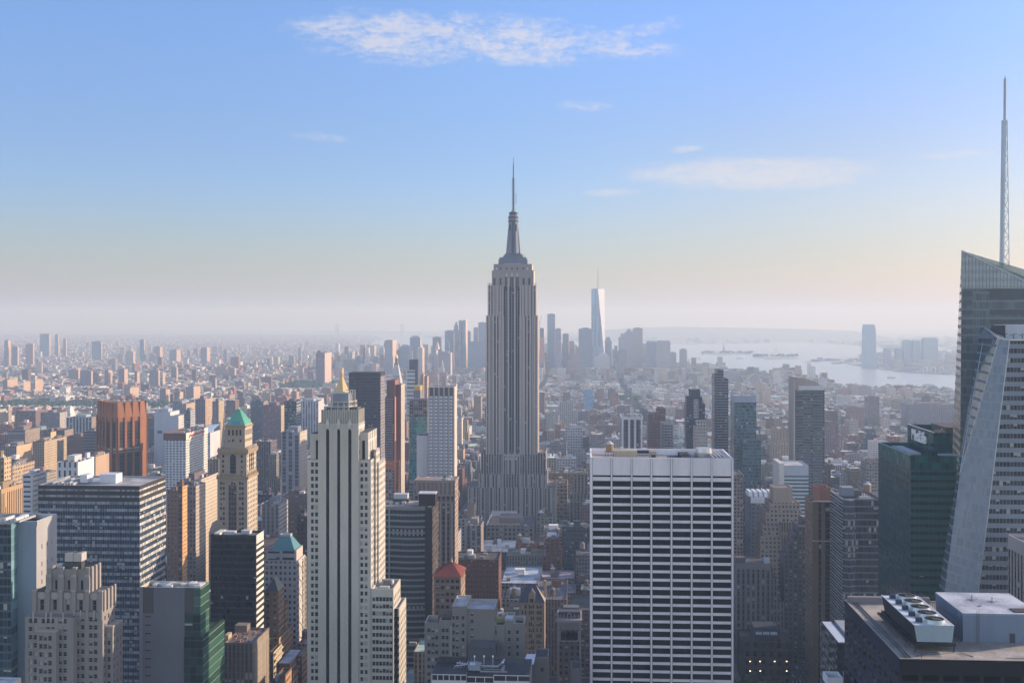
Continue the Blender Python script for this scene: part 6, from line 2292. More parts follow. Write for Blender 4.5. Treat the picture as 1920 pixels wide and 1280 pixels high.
 for i, (c, u, w_, h, f_, d_) in enumerate(pn):
  k = b.mb('window', i if i < 100 else 100)
  for a, e in ((-w_ / 2, -.08), (.08, w_ / 2)):
   k.face([(c[0] + a, c[1] - .02, c[2]), (c[0] + e, c[1] - .02, c[2]), (c[0] + e, c[1] - .02, c[2] + h), (c[0] + a, c[1] - .02, c[2] + h)], C(.66, .68, .74), PLAIN)
  k.face([(c[0] - w_ / 2, c[1], c[2]), (c[0] + w_ / 2, c[1], c[2]), (c[0] + w_ / 2, c[1], c[2] + h), (c[0] - w_ / 2, c[1], c[2] + h)], C(.05), GLASS)
 mb = b.mb()
 mb.wall((x1, Y), (x1, Y + 30), 0, Z(827, 726, Y), C(.48, .43, .36), PLAIN)
 mb.wall((x1, Y + 30), (x0, Y + 30), 0, z, C(.3), PLAIN)
 mb.wall((x0, Y + 30), (x0, Y), 0, z, C(.3), PLAIN)
 mb.wall((x0, Y), (x1, Y), 0, 30, C(.2), PLAIN)
 zc = Z(827, 726, Y)
 cr = b.mb('crown')
 cr.wall((x0, Y), (x1, Y), z, zc, C(.11, .10, .11), PLAIN)
 for i in range(6):
  e = x0 + i * wp
  cr.box(e - .2, e + 1.1, Y - .5, Y - .004, 30, zc, C(.36, .34, .34), PLAIN)
 cr.face([(x0, Y, zc - .5), (x1, Y, zc - .5), (x1, Y + 30, zc - .5), (x0, Y + 30, zc - .5)], C(.3), ROOF)
 cr.wall((x0, Y + 30), (x0, Y), z, zc, C(.2), PLAIN)
 cr.wall((x1, Y + 30), (x0, Y + 30), z, zc, C(.2), PLAIN)
 bl = b.mb('side_slab')
 bl.prism(rect(X(780, Y), x0 - .02, Y + 4, Y + 26), 0, Z(790, 817, Y), [C(.47, .46, .48), C(.5), C(.4), C(.4)], None, .5)
 bl.box(X(800.6, Y), X(802.4, Y), Y + 3.8, Y + 3.996, 30, Z(790, 818, Y), S((.47, .46, .48), gc=(.05, .05, .06), bay=3, fl=fl, wf=.9, hf=.6), FAC)
 reg(X(780, Y), x1, Y, Y + 30, 779, 859, Y, 893, 'white-windowed tower')
 st = S((.20, .155, .135), gc=(.03, .028, .035), sc=(.10, .08, .075), bay=3.3, fl=3.7, wf=.52, hf=.62)
 rt = S((.40, .29, .21), gc=(.05, .045, .04), sc=(.3, .22, .17), bay=3.3, fl=3.7, wf=.5, hf=.62)
 b, bx = hb('stone_building', 'brown stone building with columned attic below the white-windowed tower', 'building', 'columned brown building', 776.7, 853, 900, 800, 22, 1050, st, rt, None, C(.28, .26, .24))
 x0, x1, y0, y1, z = bx
 for i, (dz, h, c) in enumerate(((.4, 1.2, .27), (10.5, .9, .26), (15.5, 1.0, .24))):
  b.mb('cornice', i).box(x0 - .5, x1 + .5, y0 - .6, y1, z - dz - h, z - dz, C(c, c * .82, c * .72), PLAIN, True)
 for i in range(9):
  q = x0 + 2 + i * (x1 - x0 - 4) / 8
  b.mb('column', i).box(q - .7, q + .7, y0 - .45, y0 - .004, z - 10.5, z - 1.6, C(.26, .205, .18))
 for i in range(7):
  q = x0 + 2 + i * (x1 - x0 - 4) / 6
  b.mb('pier', i).box(q - .55, q + .55, y0 - .55, y0 - .004, 0, z - 16.5, C(.30, .25, .23))
 clutter(b, x0 + 1, x1 - 1, y0 + 1, y1 - 1, z - 1, 8, seed=9)
 b.mb('flagpole').rod((X(840, 803), 803, z), (X(842, 803), 803, z + 4), .12, C(.5), PLAIN)


def right_mid():
 Y = 1150.0
 st = S((.13, .115, .135), gc=(.03, .035, .055), sc=(.075, .07, .09), bay=2.9, fl=3.7, wf=.6, hf=.6)
 b, bx = hb('office_block', 'dark office block framed by bold white vertical columns', 'office tower', 'white-columned block', 1166.5, 1204, 785.5, Y, 42, 850, st, None, S((.17, .14, .15), gc=(.04, .04, .05), sc=(.1, .09, .1), bay=3, fl=3.7, wf=.5, hf=.6), C(.3))
 x0, x1, y0, y1, z = bx
 for i, px in enumerate((1167.4, 1179.6, 1190.8, 1202.8)):
  q = X(px, Y)
  b.mb('column', i).box(q - .9, q + .9, y0 - .9, y0 - .004, 0, z, C(.55, .54, .57))
 for i, yy in enumerate((y0 + .5, y1 - 2)):
  b.mb('column', 10 + i).box(x0 - .8, x0 - .004, yy, yy + 1.5, 0, z, C(.5, .48, .5))
 b.mb('roof_slab').prism(rect(x0 - 1, x1 + .8, y0 - 1, y1 + .5), z - .5, Z(1185, 781.5, Y), C(.52, .51, .54), C(.3, .28, .26), .8, PLAIN)
 clutter(b, x0 + 2, x1 - 2, y0 + 3, y1 - 3, Z(1185, 781.5, Y) - .8, 10, seed=33)
 # brick tower
 b, bx = hb('brick_tower', 'purple-brown brick tower with a taller back block behind the white grid slab', 'tower', 'purple-brown brick tower', 1215.5, 1239.5, 777, 1300, 30, 845, S((.20, .125, .125), bay=2.6, fl=3.2, wf=.45, hf=.5), S((.36, .22, .16)))
 b.mb('upper_block').prism(rect(X(1232, 1305), X(1248, 1305), 1306, 1326), 0, Z(1240, 766, 1305), S((.24, .14, .12), bay=2.6, fl=3.2), None, .6)
 b.mb('bulkhead').box(X(1234, 1305), X(1244, 1305), 1310, 1320, bx[4], Z(1240, 763, 1305), C(.3, .17, .12))
 # round balconies
 Y = 1200.0
 b, bx = hb('apartment_tower', 'grey apartment tower with stacked rounded balconies', 'apartment tower', 'rounded balcony tower', 1240.5, 1262, 793, Y, 24, 845, S((.24, .24, .26), bay=3, fl=3.0, wf=.6, hf=.55), par=.5)
 for i in range(34):
  zz = bx[4] - 2 - i * 3.0
  k = b.mb('balcony', i)
  cx, cy = X(1256.5, Y), Y + 1
  n = 10
  pts = [(cx + 8.5 * math.cos(math.pi + math.pi * j / n), cy + 4.2 * math.sin(math.pi + math.pi * j / n)) for j in range(n + 1)]
  k.prism(pts, zz, zz + 1.1, C(.38, .38, .4), C(.3), 0, PLAIN)
 # tall dark tower with windowed strip
 Y = 1250.0
 dk = S((.06, .065, .085), gc=(.03, .04, .06), bay=3, fl=3.1, wf=.75, hf=.5)
 b, bx = hb('apartment_tower', 'dark stepped tower with a pale strip of paired windows', 'apartment tower', 'dark stepped tower', 1287, 1322, 757, Y, 24, 840, dk, par=.5)
 for i, (l, r, t) in enumerate(((1288, 1317, 744), (1294.5, 1313.5, 730.5))):
  b.mb('upper_block', i).prism(rect(X(l, Y), X(r, Y), Y + 1 + i, Y + 20), 0, Z(1300, t, Y), C(.065, .065, .085) if i else dk, None, .4)
 b.mb('window_strip').box(X(1300.5, Y), X(1309.5, Y), Y - .4, Y - .004, Z(1305, 784, Y), Z(1305, 748, Y), S((.34, .31, .33), gc=(.07, .07, .09), bay=2.7, fl=3.3, wf=.5, hf=.5), FAC)
 b, bx = hb('stone_tower', 'small limestone tower with dormered top in front of the dark stepped tower', 'tower', 'small limestone tower', 1303, 1326.5, 800, 1150, 20, 845, S((.33, .29, .28), bay=2.2, fl=3.4, wf=.35, hf=.5))
 b.mb('top_block').prism(rect(X(1307, 1152), X(1323, 1152), 1152, 1166), bx[4] - 2, Z(1315, 789, 1152), S((.38, .35, .34), bay=3, fl=3.4), None, .8)
 # notched glass tower
 Y = 1300.0
 gl = S((.20, .19, .21), gc=(.025, .032, .05), bay=2.0, fl=3.15, wf=.9, hf=.62, blind=.05)
 gl2 = S((.26, .22, .22), gc=(.06, .06, .08), bay=30, fl=3.15, wf=1, hf=.5)
 b = B('glass_tower', 'tallest grey glass tower right of the white grid slab with notched top', 'skyscraper', (X(1350, Y), Y + 14, 0))
 for i, (l, r, t, d) in enumerate(((1339.5, 1345, 702, 0), (1345, 1356.5, 693, -.6), (1356.5, 1365.8, 710, .3))):
  b.mb('wall', i).prism(rect(X(l, Y) + .01, X(r, Y), Y + d, Y + 27), 0, Z(1350, t, Y), [gl, gl, gl, gl2], C(.08), .8)
 b.mb('roof_wedge').wall4((X(1345, Y), Y - .5, Z(1350, 695, Y)), (X(1356.5, Y), Y - .5, Z(1350, 697, Y)), (X(1356.5, Y), Y - .5, Z(1350, 695, Y)), (X(1345, Y), Y - .5, Z(1350, 691.5, Y)), C(.05, .06, .08), PLAIN)
 reg(X(1333, Y), X(1366, Y), Y, Y + 27, 1332, 1367, Y, 848, 'notched glass tower')
 # blue glass slab with pale mechanical band
 Y = 1200.0
 gl = S((.12, .17, .19), gc=(.05, .095, .12), bay=1.8, fl=3.6, wf=.95, hf=.85, blind=.04)
 b, bx = hb('glass_tower', 'blue green glass slab with blank pale top band', 'office tower', 'pale-banded blue slab', 1376.5, 1418, 754, Y, 30, 930, gl, par=0)
 b.mb('top_band').prism(rect(bx[0] - .1, bx[1] + .1, bx[2] - .1, bx[3]), bx[4], Z(1397, 741.5, Y), C(.30, .33, .40), C(.4), .8, PLAIN)
 b.mb('roof_antenna').rod((X(1390, Y + 5), Y + 5, bx[4]), (X(1390, Y + 5), Y + 5, bx[4] + 11), .3, C(.1), PLAIN)
 b.mb('wide_base').prism(rect(X(1392, 1185), X(1427, 1185), 1185, 1199.8), 0, Z(1405, 824.5, 1185), S((.13, .19, .21), gc=(.05, .09, .11), bay=1.8, fl=3.6, wf=.95, hf=.85, blind=.06), None, .6)
 # sail-topped tower
 Y = 1200.0
 gl = S((.12, .13, .15), gc=(.025, .035, .05), bay=2.4, fl=3.05, wf=.86, hf=.62, blind=.1)
 b, bx = hb('glass_tower', 'balcony-fronted glass tower with curved sail crown', 'skyscraper', 'sail-topped tower', 1488.5, 1546, 731, Y, 28, 905, gl, None, C(.36, .31, .29), par=0)
 x0, x1, y0, y1, z = bx
 b.mb('white_band').prism(rect(x0 + 5, x1 - .3, y0 - .3, y1), z, Z(1515, 723, Y), C(.50, .50, .52), C(.4), .5, PLAIN)
 cr = b.mb('sail_crown')
 pts = []
 for i in range(11):
  f = i / 10
  pts.append((x0 - .4 + (X(1536, Y) - x0) * f, Z(1515, 706.5 + 12.5 * f * f, Y)))
 for (ya, yb_) in ((y0 + .5, y0 + 3),):
  f1 = [(p[0], ya, p[1]) for p in pts]
  low = [(pts[-1][0], ya, z), (pts[0][0], ya, z)]
  cr.face(low[::-1] + f1[::-1], C(.34, .29, .26), PLAIN) if False else cr.face([low[1], low[0]] + f1[::-1], C(.34, .29, .26), PLAIN)
  for p, q in zip(pts, pts[1:]):
   cr.face([(p[0], ya, p[1]), (q[0], ya, q[1]), (q[0], y1, q[1]), (p[0], y1, p[1])], C(.4, .36, .33), PLAIN)
 cr.wall((pts[0][0], y1), (pts[0][0], y0 + .5), z - 60, pts[0][1], C(.36, .31, .29), PLAIN)
 b.mb('corner_pier').box(x0 - .4, x0 + 1.2, y0 - .6, y0 - .01, 0, z + 10, C(.40, .36, .33))
 r = random.Random(11)
 for i in range(60):
  zz = z - 1 - i * 3.05
  if zz < 4:
   break
  l = x0 + r.choice((2, 5, 9))
  k = b.mb('balcony', i)
  k.box(l, l + r.choice((8, 12, 16)), y0 - .9, y0 - .01, zz - .7, zz, C(.17, .175, .20), PLAIN, True)
  k.box(x1 - 12, x1 - 2, y0 - .9, y0 - .01, zz - .7, zz, C(.17, .175, .20), PLAIN, True)
 # white banded block
 Y = 1130.0
 b, bx = hb('office_block', 'pale blue office block with ribbon windows and white side fin', 'office building', 'ribbon-window block', 1470, 1516, 891, Y, 40, 945, S((.42, .47, .50), gc=(.07, .10, .13), bay=40, fl=3.75, wf=1, hf=.5, blind=.0), None, C(.56, .55, .54), par=0)
 b.mb('top_band').prism(rect(bx[0] - .1, bx[1], bx[2] - .1, bx[3]), bx[4], Z(1490, 872, Y), C(.36, .39, .46), C(.55), 1, PLAIN)
 b.mb('side_fin').box(X(1460.5, Y), X(1469.8, Y), Y - 2, Y + 36, 0, Z(1490, 868, Y), C(.52, .50, .49))
 # art deco beige ziggurat
 Y = 900.0
 z_ = lambda py: Z(1468, py, Y)
 st = S((.27, .23, .19), gc=(.02, .02, .02), bay=3.1, fl=3.5, wf=.42, hf=.5)
 b = B('stepped_tower', 'tan stepped ziggurat building with plain square top right of the white grid slab', 'building', (X(1468, Y), Y + 10, 0))
 for i, (l, r, t, d0, d1, c) in enumerate(((1453, 1488.5, 916, 6, 26, C(.31, .26, .21)), (1445, 1501, 943, 3, 30, st), (1437, 1504, 958, 2, 32, st), (1431, 1476, 984, 0, 30, st), (1425.5, 1463, 1004, -2, 30, st), (1463.2, 1492, 978, -3, 28, S((.22, .175, .14), bay=2.2, fl=30, wf=.4, hf=.9)))):
  b.mb('block', i).prism(rect(X(l, Y), X(r, Y), Y + d0, Y + d1), 0, z_(t), c, C(.25, .22, .2), .8)
 reg(X(1425, Y), X(1504, Y), Y - 3, Y + 32, 1424, 1506, Y - 3, 1110, 'tan ziggurat')
 Y = 850.0
 st = S((.10, .088, .084), gc=(.03, .03, .034), bay=2.9, fl=3.6, wf=.4, hf=.45, blind=.35)  # dark stone, darkened further with canyon shade put into the colour
 b = B('stepped_tower', 'dark grey stepped office building left of the brown piered tower', 'building', (X(1500, Y), Y + 10, 0))
 for i, (l, r, t, d0, d1) in enumerate(((1497, 1524, 986, 0, 24), (1487, 1497, 1003, 1, 22), (1479, 1487, 1022, 1, 22), (1471, 1479, 1042, 1, 22), (1506, 1524, 971, 8, 20))):
  b.mb('block', i).prism(rect(X(l, Y) + .02, X(r, Y), Y + d0, Y + d1), 0, Z(1500, t, Y), st, C(.3, .29, .3), .7)
 reg(X(1470, Y), X(1524, Y), Y, Y + 24, 1468, 1525, Y, 1180, 'dark stepped building')
 # slender concrete grid tower next to the white slab
 hb('apartment_tower', 'slender brown concrete grid tower touching the white grid slab', 'apartment tower', 'slender concrete tower', 1376, 1393, 888, 900, 24, 1040, S((.25, .195, .175), gc=(.03, .03, .035), bay=2.2, fl=2.9, wf=.6, hf=.6))
 # low white skylight hall
 b, bx = hb('hall', 'low white hall with a row of roof skylights', 'building', 'white skylight hall', 1408, 1452, 933, 1060, 40, 965, S((.10, .11, .14), fl=4, bay=4), None, None, C(.4))
 b.mb('white_band').box(bx[0] - .2, bx[1] + .2, bx[2] - .3, bx[2] - .004, bx[4] - 5, bx[4] + .1, C(.48, .50, .55))
 for i in range(5):
  q = X(1403 + i * 9.5, 1075)
  b.mb('skylight', i).loft(rect(q, q + 4, 1072, 1096), bx[4] - 1, rect(q + .6, q + 3.4, 1074, 1094), bx[4] + 3.5, C(.55, .57, .6))
 # pale limestone block with long piers
 Y = 850.0
 st = S((.19, .168, .165), gc=(.03, .03, .034), sc=(.11, .10, .10), bay=3.9, fl=4.6, wf=.42, hf=.75, blind=.2)  # limestone darkened all over, canyon shade put into the colour
 b = B('limestone_building', 'pale limestone building with long flat piers and stepped right shoulder', 'building', (X(1420, Y), Y + 12, 0))
 for i, (l, r, t, d0, d1) in enumerate(((1380, 1445, 1056, 0, 22), (1445, 1451, 1066, .5, 20), (1451, 1457.5, 1083, 1, 20), (1457.5, 1463.5, 1106, 1, 20), (1463.5, 1470.5, 1128, 1, 20))):
  b.mb('block', i).prism(rect(X(l, Y) + .02, X(r, Y), Y + d0, Y + d1), 0, Z(1420, t, Y), st, C(.14, .13, .13), .9)
 b.mb('attic').box(X(1380.5, Y), X(1444.5, Y), Y - .3, Y - .003, Z(1420, 1067, Y), Z(1420, 1056, Y), C(.2, .178, .17))
 pbox(b, 'bulkhead', 1379, 1398, 1045, 1056, Y + 5, 8, C(.12, .11, .12))
 pbox(b, 'roof_hatch', 1434, 1444, 1047, 1056, Y + 4, 6, C(.45, .47, .5))
 reg(X(1380, Y), X(1470, Y), Y, Y + 22, 1378, 1471, Y, 1175, 'pale piered limestone')
 # low brown building with lit windows by the park
 Y = 800.0
 st = S((.065, .045, .038), gc=(.01, .008, .008), bay=5.4, fl=6.4, wf=.45, hf=.55, blind=0)  # brown walls, made darker still by canyon shade put into the colour
 b, bx = hb('low_building', 'low brown building with lamps in its windows and three bright skylights', 'building', 'lamp-lit low building', 1394, 1484, 1204, Y, 34, 1290, st, None, None, C(.06, .055, .06))
 x0, x1, y0, y1, z = bx
 b.mb('roof_plinth').box(X(1416, Y), X(1459, Y), Y + 4, Y + 22, z - 1, Z(1438, 1180, Y), C(.05, .055, .07))
 for i in range(3):
  q0, q1 = X(1418.5 + i * 14, Y), X(1430.5 + i * 14, Y)
  k = b.mb('skylight', i)
  k.wall4((q0, Y + 3.6, Z(1438, 1192, Y)), (q1, Y + 3.6, Z(1438, 1192, Y)), (q1, Y + 4.1, Z(1438, 1185, Y)), (q0, Y + 4.1, Z(1438, 1185, Y)), C(.50, .58, .66), PLAIN)
  for j in range(1, 4):
   e = q0 + (q1 - q0) * j / 4
   k.rod((e, Y + 3.5, Z(1438, 1192, Y)), (e, Y + 4.0, Z(1438, 1185, Y)), .12, C(.2), PLAIN)
 b.mb('roof_tower').box(X(1464, Y), X(1480, Y), Y + 3, Y + 12, z - 1, Z(1470, 1186, Y), C(.10, .085, .085))
 n = 0
 for (py, xs) in ((1239, (1406.5, 1425, 1452.5, 1475)), (1257, (1406.5, 1425.5, 1475))):
  for px in xs:
   q, zz = X(px, Y), Z(px, py, Y)
   b.mb('lit_window', n).box(q - .45, q + .45, y0 - .06, y0 - .01, zz - .35, zz + .35, C(.9, .7, .4), LAMP)
   n += 1
 for i, py in enumerate((1201, 1216, 1230)):
  b.mb('cornice', i).box(x0 - .2, x1 + .2, y0 - .5, y0 - .004, Z(1438, py, Y) - .7, Z(1438, py, Y), C(.085, .06, .05), PLAIN, True)
 # glass-and-pier pair left of the green tower
 Y = 750.0
 gl = S((.13, .13, .14), gc=(.035, .042, .05), bay=1.7, fl=12.2 * Y / F, wf=.93, hf=.74, blind=.12)
 gs = S((.24, .25, .26), gc=(.025, .03, .04), bay=1.7, fl=12.2 * Y / F, wf=.95, hf=.82, blind=.02)
 b, bx = hb('glass_building', 'glass office building with folded front and roof water tank', 'office building', 'folded glass building', 1580, 1653, 935, Y, 36, 1120, gl, None, gs, C(.25, .24, .24))
 x0, x1, y0, y1, z = bx
 k = b.mb('folded_bay')
 fold = S((.16, .18, .2), gc=(.045, .055, .065), bay=1.6, fl=12.2 * Y / F, wf=.93, hf=.78, blind=.18)
 q = [(X(1580, Y) + .02, Y - .05), (X(1593, Y), Y - 2.4), (X(1603, Y), Y - .05)]
 k.wall(q[0], q[1], 0, z - .3, fold)
 k.wall(q[1], q[2], 0, z - .3, fold)
 k.face([(*q[0], z - .3), (*q[1], z - .3), (*q[2], z - .3)], C(.5), PLAIN)
 b.mb('coping').box(x0 - .2, x0 + .5, y0 - .2, y1, z + .004, z + .3, C(.42, .44, .46))
 i = 0
 zz = z - 3
 while zz > 40:
  b.mb('spandrel_rail', i).box(x0 - .25, x0 - .004, y0, y1, zz, zz + .5, C(.36, .38, .40), PLAIN, True)
  zz -= 12.2 * Y / F
  i += 1
 tank(b, X(1626, Y + 14), Y + 14, z - 1, 1.25, 2)
 pbox(b, 'penthouse', 1579, 1602, 914, 930, Y + 12, 10, C(.20, .22, .26))
 pbox(b, 'penthouse', 1600, 1614, 919, 930, Y + 14, 8, C(.12), key=1)
 pbox(b, 'roof_fin', 1612, 1632, 930, 937, Y + 4, 1, C(.5), key=2)
 clutter(b, x0 + 3, x1 - 3, y0 + 8, y1 - 3, z - 1, 7, seed=41)
 Y = 787.0
 pc = C(.165, .12, .075)
 b, bx = hb('piered_tower', 'dark brown tower with bronze corner piers left of the folded glass building', 'tower', 'bronze piered tower', 1523, 1559, 941, Y, 26, 1240, S((.10, .07, .05), gc=(.012, .012, .014), bay=4, fl=3.7, wf=.9, hf=.85, blind=.02), None, S((.16, .11, .07)), C(.12, .09, .07), par=.8)
 x0, x1, y0, y1, z = bx
 for i, (l, r) in enumerate(((1523, 1534), (1539.5, 1546), (1556, 1559))):
  b.mb('pier', i).box(X(l, Y), X(r, Y), Y - (1.6 if i == 1 else .6), Y - .004, 0, z + .5, pc)
 b.mb('coping').box(x0 - .3, x1 + .2, Y - 1.9, Y - .8, z + .51, z + 1.2, C(.45, .44, .46))
 b.mb('ledge').box(x0 - .3, x1 + .1, Y - 1.9, Y - .005, Z(1540, 1014, Y), Z(1540, 1012.5, Y), C(.36, .32, .28), PLAIN, True)
 k = b.mb('brick_crown')
 k.prism([(X(1534, Y), Y + 10), (X(1540, Y), Y + 4), (X(1559, Y), Y + 4), (X(1559, Y), Y + 20), (X(1534, Y), Y + 20)], z - 1, Z(1546, 913, Y + 6), C(.27, .13, .085), C(.05), 1.5, PLAIN)
 for i in range(9):
  q = X(1535 + i * 3, Y)
  k.rod((q, Y + 5, Z(1546, 913, Y + 6)), (q, Y + 5, Z(1546, 911, Y + 6)), .12, C(.4), PLAIN)


for f_ in (green_pyramid, brown_octagon, white_hotel, gold_pyramid, clock_tower, towers_mid, right_mid):
 f_()

